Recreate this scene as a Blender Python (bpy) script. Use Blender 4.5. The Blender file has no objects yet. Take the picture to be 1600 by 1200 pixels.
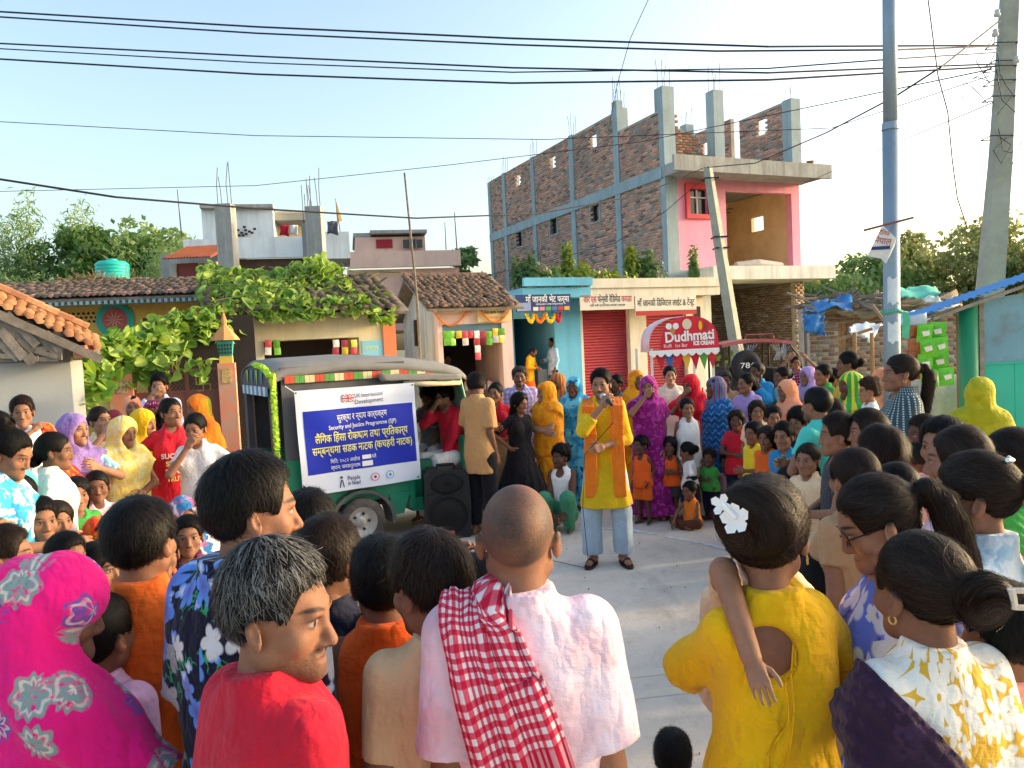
import bpy, math, random
import numpy as np
from mathutils import Vector, Matrix, Euler
random.seed(7)
rng = np.random.default_rng(7)
sc = bpy.context.scene
col = sc.collection
R = math.radians
F32 = np.float32
TAU = 2 * math.pi
# ------------------------------------------------------------ camera
CAM_H, PITCH, ROLL = 1.95, R(2.95), R(2.7)
cam_d = bpy.data.cameras.new('camera')
cam_d.sensor_width = 36.0
cam_d.lens = 27.0
cam_d.clip_start = 0.05
cam_d.clip_end = 3000
cam = bpy.data.objects.new('camera', cam_d)
col.objects.link(cam)
cam.matrix_world = Matrix.Translation((0, 0, CAM_H)) @ Matrix.Rotation(math.pi / 2 - PITCH, 4, 'X') @ Matrix.Rotation(-ROLL, 4, 'Z')
sc.camera = cam
CAM_R = cam.matrix_world.to_3x3()
# ------------------------------------------------------------ world, sun, exposure
SUN_AZ, SUN_EL = R(77), R(11)          # azimuth clockwise from the view direction (+Y)
world = bpy.data.worlds.new('World')
sc.world = world
world.use_nodes = True
wn = world.node_tree.nodes
wn.clear()
sky = wn.new('ShaderNodeTexSky')
sky.sky_type = 'NISHITA'
sky.sun_disc = False
sky.sun_elevation = SUN_EL
sky.sun_rotation = SUN_AZ
sky.air_density = 1.0
sky.dust_density = 4.2
sky.ozone_density = 1.0
bg = wn.new('ShaderNodeBackground')
bg.inputs['Strength'].default_value = 0.15
wo = wn.new('ShaderNodeOutputWorld')
world.node_tree.links.new(sky.outputs[0], bg.inputs[0])
world.node_tree.links.new(bg.outputs[0], wo.inputs[0])
sun_d = bpy.data.lights.new('sun', 'SUN')
sun_d.energy = .9
sun_d.angle = R(5)
sun_d.color = (1.0, 0.78, 0.52)
sun = bpy.data.objects.new('sun', sun_d)
col.objects.link(sun)
sun_dir = Vector((math.sin(SUN_AZ) * math.cos(SUN_EL), math.cos(SUN_AZ) * math.cos(SUN_EL), math.sin(SUN_EL)))
sun.rotation_euler = sun_dir.to_track_quat('Z', 'Y').to_euler()
sun.location = (30, 20, 30)
vs = sc.view_settings
vs.view_transform = 'Standard'
vs.look = 'None'
vs.gamma = 1.0
vs.use_curve_mapping = False
vs.exposure = 1.9
sc.cycles.max_bounces = 5
sc.cycles.diffuse_bounces = 3
sc.cycles.glossy_bounces = 2
sc.cycles.transmission_bounces = 3
sc.cycles.transparent_max_bounces = 4
sc.cycles.caustics_reflective = False
sc.cycles.caustics_refractive = False
def at(px, py, Y):
 """point at depth Y (metres along +Y) seen at photo pixel px, py"""
 d = CAM_R @ Vector(((px - 800) / 1200, (600 - py) / 1200, -1))
 t = Y / d.y
 return Vector((d.x * t, Y, CAM_H + d.z * t))
def ground(px, py, z=0.0):
 d = CAM_R @ Vector(((px - 800) / 1200, (600 - py) / 1200, -1))
 t = (z - CAM_H) / d.z
 return Vector((d.x * t, d.y * t, z))
# ------------------------------------------------------------ objects and tags
def tag(o, label=None, cat=None, group=None, kind=None):
 if label: o['label'] = label
 if cat: o['category'] = cat
 if group: o['group'] = group
 if kind: o['kind'] = kind
 return o
def link(o, parent=None):
 col.objects.link(o)
 if parent is not None:
  o.parent = parent
 return o
def empty(name, loc=(0, 0, 0), rz=0.0, label=None, cat=None, group=None):
 o = bpy.data.objects.new(name, None)
 o.empty_display_size = 0.1
 o.location = loc
 o.rotation_euler = (0, 0, rz)
 col.objects.link(o)
 return tag(o, label, cat, group)
def add_mesh(name, V, F, mat=None, parent=None, smooth=False, colors=None):
 me = bpy.data.meshes.new(name)
 V = np.asarray(V, dtype=F32)
 if isinstance(F, np.ndarray):
  n, k = F.shape
  me.vertices.add(len(V))
  me.vertices.foreach_set('co', V.ravel())
  me.loops.add(n * k)
  me.loops.foreach_set('vertex_index', F.ravel().astype(np.int32))
  me.polygons.add(n)
  me.polygons.foreach_set('loop_start', np.arange(0, n * k, k, dtype=np.int32))
  me.update(calc_edges=True)
 else:
  me.from_pydata([tuple(map(float, v)) for v in V], [], F)
  me.update()
 if smooth:
  me.polygons.foreach_set('use_smooth', np.ones(len(me.polygons), dtype=bool))
 if colors is not None:
  a = me.attributes.new('col', 'FLOAT_COLOR', 'POINT')
  c4 = np.ones((len(V), 4), dtype=F32)
  c4[:, :3] = colors
  a.data.foreach_set('color', c4.ravel())
 if mat is not None:
  me.materials.append(mat)
 o = bpy.data.objects.new(name, me)
 return link(o, parent)
class MB:
 """collects simple shapes, built as one mesh object"""
 def __init__(self):
  self.v, self.f = [], []
 def add(self, vs, fs):
  n = len(self.v)
  self.v += [tuple(x) for x in vs]
  self.f += [tuple(i + n for i in q) for q in fs]
  return self
 def box(self, c, s, rot=None):
  x, y, z = s[0] / 2, s[1] / 2, s[2] / 2
  vs = [Vector((sx * x, sy * y, sz * z)) for sz in (-1, 1) for sx, sy in ((-1, -1), (1, -1), (1, 1), (-1, 1))]
  if rot is not None:
   m = rot if isinstance(rot, Matrix) else Euler(rot).to_matrix()
   vs = [m @ v for v in vs]
  c = Vector(c)
  return self.add([v + c for v in vs], [(3, 2, 1, 0), (4, 5, 6, 7), (0, 1, 5, 4), (1, 2, 6, 5), (2, 3, 7, 6), (3, 0, 4, 7)])
 def bx(self, x0, x1, y0, y1, z0, z1):
  return self.box(((x0 + x1) / 2, (y0 + y1) / 2, (z0 + z1) / 2), (abs(x1 - x0), abs(y1 - y0), abs(z1 - z0)))
 def bar(self, p, q, w, h=None, up=(0, 0, 1)):
  p, q = Vector(p), Vector(q)
  h = h or w
  d = q - p
  y = d.normalized()
  u = Vector(up)
  if abs(y.dot(u)) > .98: u = Vector((1, 0, 0))
  x = y.cross(u).normalized()
  z = x.cross(y)
  return self.box((p + q) / 2, (w, d.length, h), Matrix((x, y, z)).transposed())
 def tube(self, pts, r, n=8, caps=True):
  pts = [Vector(p) for p in pts]
  rs = r if isinstance(r, (list, tuple)) else [r] * len(pts)
  vs, fs = [], []
  for i, p in enumerate(pts):
   a = pts[max(i - 1, 0)]
   b = pts[min(i + 1, len(pts) - 1)]
   y = (b - a).normalized()
   u = Vector((0, 0, 1)) if abs(y.z) < .9 else Vector((1, 0, 0))
   x = y.cross(u).normalized()
   z = x.cross(y)
   for k in range(n):
    t = TAU * k / n
    vs.append(p + (x * math.cos(t) + z * math.sin(t)) * rs[i])
  for i in range(len(pts) - 1):
   for k in range(n):
    k2 = (k + 1) % n
    fs.append((i * n + k, i * n + k2, (i + 1) * n + k2, (i + 1) * n + k))
  if caps:
   fs.append(tuple(range(n - 1, -1, -1)))
   fs.append(tuple(range((len(pts) - 1) * n, len(pts) * n)))
  return self.add(vs, fs)
 def lathe(self, prof, c=(0, 0, 0), n=20, m=None, caps=True):
  c = Vector(c)
  vs, fs = [], []
  for r, z in prof:
   for k in range(n):
    t = TAU * k / n
    v = Vector((r * math.cos(t), r * math.sin(t), z))
    vs.append((m @ v if m else v) + c)
  for i in range(len(prof) - 1):
   for k in range(n):
    k2 = (k + 1) % n
    fs.append((i * n + k, i * n + k2, (i + 1) * n + k2, (i + 1) * n + k))
  if caps:
   fs.append(tuple(range(n - 1, -1, -1)))
   fs.append(tuple(range((len(prof) - 1) * n, len(prof) * n)))
  return self.add(vs, fs)
 def extrude(self, poly, d):
  """poly: list of 3D points, extruded by vector d"""
  d = Vector(d)
  p = [Vector(q) for q in poly]
  n = len(p)
  fs = [tuple(range(n)), tuple(range(2 * n - 1, n - 1, -1))]
  for i in range(n):
   j = (i + 1) % n
   fs.append((i, i + n, j + n, j))
  return self.add(p + [q + d for q in p], fs)
 def build(self, name, mat, parent=None, smooth=False):
  o = add_mesh(name, self.v, self.f, mat, parent, smooth)
  return o
# ------------------------------------------------------------ materials
MATS = {}
def nodes_of(name):
 m = bpy.data.materials.new(name)
 m.use_nodes = True
 nt = m.node_tree
 b = nt.nodes['Principled BSDF']
 return m, nt, b
def lin(c):
 """sRGB 0-255 or hex -> linear"""
 if isinstance(c, str):
  c = c.lstrip('#')
  c = [int(c[i:i + 2], 16) for i in (0, 2, 4)]
 o = []
 for v in c:
  v = v / 255
  o.append(v / 12.92 if v <= .04045 else ((v + .055) / 1.055) ** 2.4)
 return o
def N(nt, kind, **kw):
 n = nt.nodes.new('ShaderNode' + kind)
 for k, v in kw.items():
  if k.startswith('i_'):
   n.inputs[int(k[2:]) if k[2:].isdigit() else k[2:]].default_value = v
  else:
   setattr(n, k, v)
 return n
def mth(nt, op, a, b=None, c=None, clamp=False):
 n = nt.nodes.new('ShaderNodeMath')
 n.operation = op
 n.use_clamp = clamp
 for i, v in enumerate((a, b, c)):
  if v is None: continue
  if isinstance(v, (int, float)): n.inputs[i].default_value = v
  else: nt.links.new(v, n.inputs[i])
 return n.outputs[0]
def mixc(nt, fac, a, b, mode='MIX'):
 n = nt.nodes.new('ShaderNodeMix')
 n.data_type = 'RGBA'
 n.blend_type = mode
 for idx, v in ((0, fac), (6, a), (7, b)):
  if isinstance(v, (int, float)): n.inputs[idx].default_value = v
  elif isinstance(v, (list, tuple)): n.inputs[idx].default_value = (*v[:3], 1)
  else: nt.links.new(v, n.inputs[idx])
 return n.outputs[2]
def ramp(nt, x, a, b):
 """0 at a, 1 at b, clamped"""
 n = nt.nodes.new('ShaderNodeMapRange')
 nt.links.new(x, n.inputs[0])
 n.inputs[1].default_value = a
 n.inputs[2].default_value = b
 return n.outputs[0]
def noise(nt, co, scale, detail=4, rough=.55, out=0):
 n = N(nt, 'TexNoise')
 n.inputs['Scale'].default_value = scale
 n.inputs['Detail'].default_value = detail
 n.inputs['Roughness'].default_value = rough
 if co is not None: nt.links.new(co, n.inputs['Vector'])
 return n.outputs[out]
def vscale(nt, co, s):
 n = nt.nodes.new('ShaderNodeVectorMath')
 n.operation = 'MULTIPLY'
 nt.links.new(co, n.inputs[0])
 n.inputs[1].default_value = s
 return n.outputs[0]
def bump(nt, b, h, strength=.3, dist=.02):
 n = N(nt, 'Bump')
 n.inputs['Strength'].default_value = strength
 n.inputs['Distance'].default_value = dist
 nt.links.new(h, n.inputs['Height'])
 nt.links.new(n.outputs[0], b.inputs['Normal'])
def M(name, c, rough=.8, var=.18, scale=2.0, bmp=.25, bs=30, metal=0, dirt=None, damt=.5, dscale=1.2, streak=False, spec=.4, rand=0, emit=None):
 """general surface: base colour, tonal noise, optional dirt, fine relief"""
 if name in MATS: return MATS[name]
 c = lin(c) if isinstance(c, str) else list(c)
 m, nt, b = nodes_of(name)
 b.inputs['Roughness'].default_value = rough
 b.inputs['Metallic'].default_value = metal
 b.inputs['Specular IOR Level'].default_value = spec
 tc = N(nt, 'TexCoord')
 co = tc.outputs['Object']
 f = noise(nt, co, scale, 6, .65)
 lo = [x * (1 - var) for x in c]
 hi = [min(x * (1 + var), .95) for x in c]
 cc = mixc(nt, ramp(nt, f, .3, .7), lo, hi)
 if rand:
  oi = N(nt, 'ObjectInfo')
  k = mth(nt, 'MULTIPLY_ADD', oi.outputs['Random'], 2 * rand, 1 - rand)
  hsv = N(nt, 'HueSaturation')
  nt.links.new(k, hsv.inputs['Value'])
  nt.links.new(cc, hsv.inputs['Color'])
  cc = hsv.outputs[0]
 if dirt is not None:
  dc = lin(dirt) if isinstance(dirt, str) else dirt
  v = vscale(nt, co, (6, 6, .5)) if streak else co
  df = noise(nt, v, dscale, 6, .7)
  cc = mixc(nt, mth(nt, 'MULTIPLY', ramp(nt, df, .45, .72), damt), cc, dc)
 nt.links.new(cc, b.inputs['Base Color'])
 if bmp:
  bump(nt, b, noise(nt, co, bs, 5, .6), bmp, .01)
 MATS[name] = m
 return m
# ------------------------------------------------------------ lettering
def text_mesh(s, size=1.0, align='CENTER', extrude=0.0, spacing=1.0, bold=0.0):
 cu = bpy.data.curves.new('lettering', 'FONT')
 cu.body = s
 cu.size = size
 cu.align_x = align
 cu.align_y = 'CENTER'
 cu.extrude = extrude
 cu.space_character = spacing
 cu.offset = bold
 cu.resolution_u = 3
 o = bpy.data.objects.new('lettering', cu)
 col.objects.link(o)
 bpy.context.view_layer.update()
 dg = bpy.context.evaluated_depsgraph_get()
 me = bpy.data.meshes.new_from_object(o.evaluated_get(dg))
 bpy.data.objects.remove(o)
 bpy.data.curves.remove(cu)
 return me
def lettering(name, s, size, mat, parent, mtx, width=None, **kw):
 """text laid in the XY plane of matrix mtx (parent space); squeezed to width when given"""
 me = text_mesh(s, size, **kw)
 if width and len(me.vertices):
  xs = [v.co.x for v in me.vertices]
  w = max(xs) - min(xs)
  k = width / w
  mid = (max(xs) + min(xs)) / 2
  for v in me.vertices: v.co.x = (v.co.x - mid) * k
 me.transform(mtx)
 me.materials.clear()
 me.materials.append(mat)
 o = bpy.data.objects.new(name, me)
 return link(o, parent)
# ============================================================ helpers for the place
ANG = R(23.8)                     # the street front runs away to the right
CA, SA = math.cos(ANG), math.sin(ANG)
def hit(org, ang, px, py, axis, val):
 """local point where the line of sight through a pixel meets local plane axis=val"""
 d = CAM_R @ Vector(((px - 800) / 1200, (600 - py) / 1200, -1))
 o = Vector((0, 0, CAM_H)) - Vector((org[0], org[1], 0))
 m = Matrix.Rotation(-ang, 3, 'Z')
 o, d = m @ o, m @ d
 t = (val - o[axis]) / d[axis]
 return o + d * t
def np_boxes(C, S, cols=None, jit=None):
 """many boxes: centres (n,3), sizes (n,3) -> verts, quads"""
 n = len(C)
 cor = np.array([(sx, sy, sz) for sz in (-.5, .5) for sx, sy in ((-.5, -.5), (.5, -.5), (.5, .5), (-.5, .5))])
 V = C[:, None, :] + S[:, None, :] * cor[None]
 q = np.array([(3, 2, 1, 0), (4, 5, 6, 7), (0, 1, 5, 4), (1, 2, 6, 5), (2, 3, 7, 6), (3, 0, 4, 7)])
 Q = (np.arange(n)[:, None, None] * 8 + q[None]).reshape(-1, 4)
 return V.reshape(-1, 3), Q
def attr_mat(name, rough=.9, bs=25, bmp=.3, dirt=None, damt=.5, dscale=.7):
 if name in MATS: return MATS[name]
 m, nt, b = nodes_of(name)
 a = N(nt, 'Attribute')
 a.attribute_name = 'col'
 tc = N(nt, 'TexCoord')
 f = noise(nt, tc.outputs['Object'], 9, 5, .6)
 cc = mixc(nt, mth(nt, 'MULTIPLY', ramp(nt, f, .3, .75), .35), a.outputs['Color'], (.22, .18, .15))
 if dirt:
  g = noise(nt, tc.outputs['Object'], dscale, 6, .65)
  cc = mixc(nt, mth(nt, 'MULTIPLY', ramp(nt, g, .45, .65), damt), cc, lin(dirt))
 nt.links.new(cc, b.inputs['Base Color'])
 b.inputs['Roughness'].default_value = rough
 bump(nt, b, noise(nt, tc.outputs['Object'], bs, 4), bmp, .01)
 MATS[name] = m
 return m
BRICK_M = attr_mat('weathered_brick', dirt='#84736a', damt=.45)
TILE_M = attr_mat('clay_tile', bs=60, dirt='#4a3a2c', damt=.45, dscale=2.5)
MORTAR = M('mortar', '#b4a898', .95, .25, 3, .4)
def brick_wall(parent, L, z0, z1, frame, holes=(), thick=.1, base=(.74, .36, .24), bw=.25, bh=.083, name='brickwork', ragged=0.0, pale=.2, slope=0.0):
 """frame: Matrix mapping local (x along, y outward, z up) to parent space; holes (x0,x1,z0,z1)"""
 r = np.random.default_rng(int(L * 100 + z0 * 10 + z1))
 rows = int((z1 - z0) / bh)
 C, S, K = [], [], []
 for j in range(rows):
  zc = z0 + (j + .5) * bh
  off = (.5 * bw if j % 2 else 0) + r.uniform(-.02, .02)
  x = -off
  while x < L:
   a, b = max(x, 0), min(x + bw, L)
   x += bw
   if b - a < .04: continue
   xm = (a + b) / 2
   if any(h[0] < xm < h[1] and h[2] < zc < h[3] for h in holes): continue
   if ragged and zc > z1 - ragged * (.35 + .65 * abs(math.sin(xm * 1.7 + .4))): continue
   if slope and zc > z1 - slope * xm + .15 * math.sin(xm * 9): continue
   if r.random() < .006: continue
   C.append((xm, thick / 2 + r.uniform(-.004, .006), zc))
   S.append((b - a - .014, thick, bh - .014 - r.uniform(0, .004)))
   t = r.random()
   c = np.array(base) * r.uniform(.6, 1.25)
   if t < pale: c = np.array((.42, .36, .30)) * r.uniform(.7, 1.1)
   elif t < pale + .12: c = np.array((.22, .13, .10)) * r.uniform(.7, 1.2)
   K.append(c)
 V, Q = np_boxes(np.array(C), np.array(S))
 Vh = np.c_[V, np.ones(len(V))] @ np.array(frame).T
 o = add_mesh(name, Vh[:, :3], Q, BRICK_M, parent, False, np.repeat(np.array(K), 8, 0))
 tag(o, kind='stuff')
 xs = sorted({0, L} | {h[i] for h in holes for i in (0, 1)})
 zs_ = sorted({z0, z1} | {h[i] for h in holes for i in (2, 3)})
 mb = MB()
 top = z1 - (ragged if ragged else 0) - slope * L
 for i in range(len(xs) - 1):
  for j in range(len(zs_) - 1):
   xm, zm = (xs[i] + xs[i + 1]) / 2, (zs_[j] + zs_[j + 1]) / 2
   if any(h[0] < xm < h[1] and h[2] < zm < h[3] for h in holes): continue
   mb.bx(xs[i], xs[i + 1], -.06, thick - .006, zs_[j], min(zs_[j + 1], top))
 mo = mb.build('mortar_bed', MORTAR, parent)
 mo.data.transform(frame)
 return o
def frame_mtx(o, xdir, ydir, zdir=(0, 0, 1)):
 m = Matrix.Identity(4)
 for i, v in enumerate((Vector(xdir).normalized(), Vector(ydir).normalized(), Vector(zdir).normalized())):
  m[0][i], m[1][i], m[2][i] = v
 m[0][3], m[1][3], m[2][3] = o
 return m
# ------------------------------------------------------------ ground
def ground_mat():
 m, nt, b = nodes_of('packed_earth')
 tc = N(nt, 'TexCoord')
 co = tc.outputs['Object']
 f, g = noise(nt, co, .25, 6, .65), noise(nt, co, 3.5, 6, .7)
 cc = mixc(nt, ramp(nt, g, .3, .7), (.20, .165, .12), (.32, .28, .22))
 gr = mth(nt, 'MULTIPLY', ramp(nt, f, .42, .56), .85)
 cc = mixc(nt, gr, cc, mixc(nt, g, (.05, .09, .02), (.12, .17, .04)))
 nt.links.new(cc, b.inputs['Base Color'])
 b.inputs['Roughness'].default_value = .95
 bump(nt, b, noise(nt, co, 14, 6, .7), .6, .03)
 return m
def concrete_mat():
 m, nt, b = nodes_of('worn_concrete')
 tc = N(nt, 'TexCoord')
 co = tc.outputs['Object']
 f, g, h = noise(nt, co, .55, 5, .6), noise(nt, co, 5, 6, .7), noise(nt, co, 60, 4, .7)
 cc = mixc(nt, ramp(nt, f, .3, .7), (.60, .53, .44), (.72, .65, .55))
 cc = mixc(nt, mth(nt, 'MULTIPLY', ramp(nt, g, .5, .75), .4), cc, (.32, .285, .235))
 cc = mixc(nt, mth(nt, 'MULTIPLY', ramp(nt, h, .60, .70), .6), cc, (.17, .155, .135))
 st = noise(nt, vscale(nt, co, (1, .45, 1)), 1.3, 7, .75)
 cc = mixc(nt, mth(nt, 'MULTIPLY', ramp(nt, st, .52, .68), .5), cc, (.26, .225, .18))
 cc = mixc(nt, mth(nt, 'MULTIPLY', ramp(nt, st, .42, .30), .35), cc, (.62, .585, .52))
 v = N(nt, 'TexVoronoi', feature='DISTANCE_TO_EDGE')
 v.inputs['Scale'].default_value = .42
 wob = N(nt, 'VectorMath', operation='ADD')
 nt.links.new(co, wob.inputs[0])
 ns = vscale(nt, noise(nt, co, 2.2, 5, .7, 1), (.5, .5, 0))
 nt.links.new(ns, wob.inputs[1])
 nt.links.new(wob.outputs[0], v.inputs['Vector'])
 crack = mth(nt, 'MULTIPLY', ramp(nt, v.outputs['Distance'], .006, .002), ramp(nt, f, .45, .55))
 cc = mixc(nt, mth(nt, 'MULTIPLY', crack, .25), cc, (.14, .12, .10))
 nt.links.new(cc, b.inputs['Base Color'])
 b.inputs['Roughness'].default_value = .9
 hh = mth(nt, 'ADD', mth(nt, 'MULTIPLY', noise(nt, co, 35, 6, .75), .6), mth(nt, 'MULTIPLY', g, .8))
 bump(nt, b, hh, .55, .012)
 return m
gm = MB()
gm.add([(-1500, -60, -.012), (1500, -60, -.012), (1500, 2500, -.012), (-1500, 2500, -.012)], [(0, 1, 2, 3)])
tag(gm.build('ground', ground_mat()), 'bare trodden earth with patches of grass', kind='structure')
gm = MB()
pts = [(-14, -6), (11, -6), (11, 12.5), (8.4, 14.2), (3, 13.5), (-4, 11.6), (-14, 9.5)]
gm.add([(x, y, 0) for x, y in pts], [tuple(range(len(pts)))])
tag(gm.build('road', concrete_mat()), 'pale worn concrete road surface', kind='structure')
CH = M('white_chalk', '#dfe6e6', .95, .25, 14, .2)
arc = [ground(*p) for p in ((852, 818), (880, 824), (905, 826), (940, 826), (985, 828), (1020, 835), (1060, 842), (1100, 850), (1150, 862), (1200, 878), (1245, 896), (1290, 918))]
mb = MB()
for k, (dx, w) in enumerate(((0, .022), (.03, .010), (-.025, .007))):
 for i in range(len(arc) - 1):
  for j in range(6):
   a, b = arc[i].lerp(arc[i + 1], j / 6), arc[i].lerp(arc[i + 1], (j + 1) / 6)
   if random.random() < (.12, .4, .6)[k]: continue
   n_ = Vector((-(b - a).y, (b - a).x, 0)).normalized()
   ww = w * random.uniform(.5, 1.3)
   o_ = n_ * (dx + random.uniform(-.006, .006))
   mb.add([a + o_ - n_ * ww + Vector((0, 0, .004)), b + o_ - n_ * ww + Vector((0, 0, .004)), b + o_ + n_ * ww + Vector((0, 0, .004)), a + o_ + n_ * ww + Vector((0, 0, .004))], [(0, 1, 2, 3)])
tag(mb.build('chalk_line', CH), 'white chalk ring drawn on the concrete around the speaker', kind='stuff')
def faded_mat():
 m, nt, b = nodes_of('faded_yellow_paint')
 tc = N(nt, 'TexCoord')
 f = noise(nt, tc.outputs['Object'], 16, 6, .75)
 cc = mixc(nt, ramp(nt, f, .30, .52), (.74, .62, .36), (.62, .57, .49))
 nt.links.new(cc, b.inputs['Base Color'])
 b.inputs['Roughness'].default_value = .9
 bump(nt, b, noise(nt, tc.outputs['Object'], 35, 5), .4, .01)
 return m
FADE = faded_mat()
for yy in (1045, 1078):
 a, b = ground(930, yy + 16), ground(1330, yy - 30)
 n_ = Vector((-(b - a).y, (b - a).x, 0)).normalized() * .045
 z_ = Vector((0, 0, .0022))
 tag(MB().add([a - n_ + z_, b - n_ + z_, b + n_ + z_, a + n_ + z_], [(0, 1, 2, 3)]).build('road_marking', FADE), 'faded yellow paint stripe on the concrete', kind='structure')
r = np.random.default_rng(31)
gp = np.c_[r.uniform(-6, 7, 900), r.uniform(1.5, 13, 900), np.full(900, .004)]
gs = r.uniform(.004, .012, 900)[:, None] * r.uniform(.5, 1.2, (900, 3))
V_, Q_ = np_boxes(gp, gs)
V_ = V_ + r.normal(size=V_.shape) * .0015
tag(add_mesh('gravel', V_, Q_, M('grit', '#a89c8a', .95, .3, 3, 0)), 'loose grit scattered over the concrete', kind='stuff')
# ------------------------------------------------------------ common materials
CONC = M('grey_concrete', '#a9aaa6', .9, .18, 2, .4, 25, dirt='#5d5a54', damt=.55, dscale=1.0, streak=True)
CONC_B = M('bluish_concrete', '#9fb0b4', .9, .14, 2, .35, 25, dirt='#6d6f6c', damt=.4, dscale=.8, streak=True)
REBAR = M('rusty_rebar', '#5a4a44', .8, .2, 9, 0)
WHITEW = M('white_limewash', '#e6e6dc', .9, .08, 2, .2, 30, dirt='#9a9486', damt=.5, dscale=.9, streak=True)
PINKW = M('pink_paint', '#f6a2ba', .8, .06, 2, .12, 30, dirt='#a8687c', damt=.2, dscale=.7, streak=True)
REDP = M('red_frame_paint', '#d8434e', .6, .1, 3, .1)
CREAM = M('cream_plaster', '#f0d4a4', .85, .07, 2, .15, 20, dirt='#9c7a50', damt=.3)
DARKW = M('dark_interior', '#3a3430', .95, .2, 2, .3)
DGLASS = M('dark_glass', '#1c2326', .15, .1, 2, 0, spec=.6)
WOODG = M('grey_weathered_wood', '#8d8478', .9, .28, 9, .5, 40, dirt='#4a443c', damt=.6, dscale=4, rand=.2)
BLUEP = M('blue_paint', '#6cc0e0', .75, .06, 2, .12, 30, dirt='#5f8793', damt=.3, dscale=.9, streak=True)
def rebars(mb, c, w, h, n=4, r=.008):
 for i in range(n):
  x, y = (-1 if i % 2 else 1) * w * .32, (-1 if i < 2 else 1) * w * .32
  k = random.uniform(.6, 1.0)
  mb.tube([Vector(c) + Vector((x, y, -.1)), Vector(c) + Vector((x + random.uniform(-.02, .02), y, h * k * .5)), Vector(c) + Vector((x + random.uniform(-.05, .05), y + random.uniform(-.04, .04), h * k))], r, 5)
# ------------------------------------------------------------ the tall brick building
BO = (4.91, 23.4)
bld = empty('brick_building', (BO[0], BO[1], 0), ANG, 'tall unfinished brick building with concrete columns and a pink upper front', 'building')
side = frame_mtx((0, 0, 0), (0, 1, 0), (-1, 0, 0))          # side wall: x along local +y, outward -x
hs = lambda px, py: hit(BO, ANG, px, py, 0, 0.0)             # (0, v, z)
cv = [hs(1037, 300).y, hs(970, 300).y, hs(899, 300).y, hs(838, 320).y, hs(793, 340).y, hs(771, 360).y]
cv[0] = .0
ZB1, ZB2 = 3.75, 6.72
top_z = 9.45
tops = [8.75, 9.42, 9.45, 9.45, 9.45, 9.40]
for i in range(5):
 v0, v1 = cv[i] + .14, cv[i + 1] - .14
 holes_hi, holes_lo = [], []
 if i in (1, 2, 3):
  px, py = {1: (929, 202), 2: (866, 237), 3: (812, 264)}[i]
  q = hs(px, py)
  holes_hi.append((q.y - .26 - v0, q.y + .26 - v0, 8.62, 9.1))
 if i in (1, 2, 3):
  px, py = {1: (934, 333), 2: (869, 354), 3: (815, 374)}[i]
  q = hs(px, py)
  holes_lo.append((q.y - .3 - v0, q.y + .3 - v0, q.z - .3, q.z + .3))
 fr = frame_mtx((0, v0, 0), (0, 1, 0), (-1, 0, 0))
 brick_wall(bld, v1 - v0, ZB2 + .32, tops[i], fr, holes_hi, ragged=.0)
 brick_wall(bld, v1 - v0, 1.5, ZB2 + .02, fr, holes_lo)
 for hset, nm in ((holes_lo, 'window'),):
  for hxx in hset:
   mb = MB()
   x0, x1, a, b = hxx
   for bx_ in ((x0 - .06, x0, a - .06, b + .06), (x1, x1 + .06, a - .06, b + .06), (x0, x1, b, b + .06), (x0, x1, a - .06, a)):
    mb.bx(bx_[0], bx_[1], .02, .13, bx_[2], bx_[3])
   wo_ = mb.build('window', CONC, bld)
   wo_.data.transform(fr)
   po = MB().bx(x0, x1, -.04, -.02, a, b).build('pane', DGLASS, wo_)
   po.data.transform(fr)
for i, v in enumerate(cv):
 w = .30
 zt = [9.4, 9.75, 9.46, 9.46, 9.46, 9.41][i]
 if i == 0: continue
 MB().bx(-.135, .1, v - w / 2, v + w / 2, 0, zt).build('column', CONC_B, bld)
 mb = MB()
 rebars(mb, (-.02, v, zt), .28, [0, 1.0, .8, .9, .8, .3][i])
 tag(mb.build('rebar', REBAR, bld), kind='stuff')
MB().bx(-.15, .12, .0, cv[5] + .15, ZB2, ZB2 + .34).build('beam', CONC_B, bld)
FW = hit(BO, ANG, 1250, 350, 1, 0.0).x                        # front width
MB().bx(.16, FW - .2, cv[5] - .2, cv[5] - .05, 0, ZB2 + .3).build('back_wall', MORTAR, bld)
MB().bx(.14, FW - .02, 3.6, cv[5] - .25, ZB2 + .0, ZB2 + .33).build('roof_slab', CONC, bld)
MB().bx(-.12, FW + .1, -1.05, 3.6, ZB2 + .03, ZB2 + .36).build('upper_slab', CONC, bld)
MB().bx(-.5, FW + .25, -1.15, -1.05, ZB2 - .02, ZB2 + .42).build('slab_fascia', CONC, bld)
MB().bx(FW + .1, FW + .25, -1.05, .35, ZB2 + .06, ZB2 + .33).build('slab_overhang', CONC, bld)
hf = lambda px, py: hit(BO, ANG, px, py, 1, 0.0)
for (x, y, w, z0_, zt, rb) in ((.12, .1, .42, 0, hf(1037, 136).z, .9), (hf(1121, 200).x, .1, .38, ZB2 + .36, hf(1121, 142).z, .9), (FW - .15, .1, .40, ZB2 + .36, hf(1238, 155).z, .7),
       (hf(1150, 220).x * 1.12, 2.9, .34, ZB2 + .36, 9.3, .6), (.5, 3.2, .40, ZB2 + .36, 9.75, .8)):
 MB().bx(x - w / 2, x + w / 2, y - w / 2, y + w / 2, z0_, zt).build('column', CONC_B, bld)
 mb = MB()
 rebars(mb, (x, y, zt), w, rb)
 tag(mb.build('rebar', REBAR, bld), kind='stuff')
fr = frame_mtx((FW - .02, .35, 0), (0, 1, 0), (-1, 0, 0))
brick_wall(bld, 2.3, ZB2 + .36, 9.55, fr, [(.9, 1.45, 8.75, 9.3)])
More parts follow.
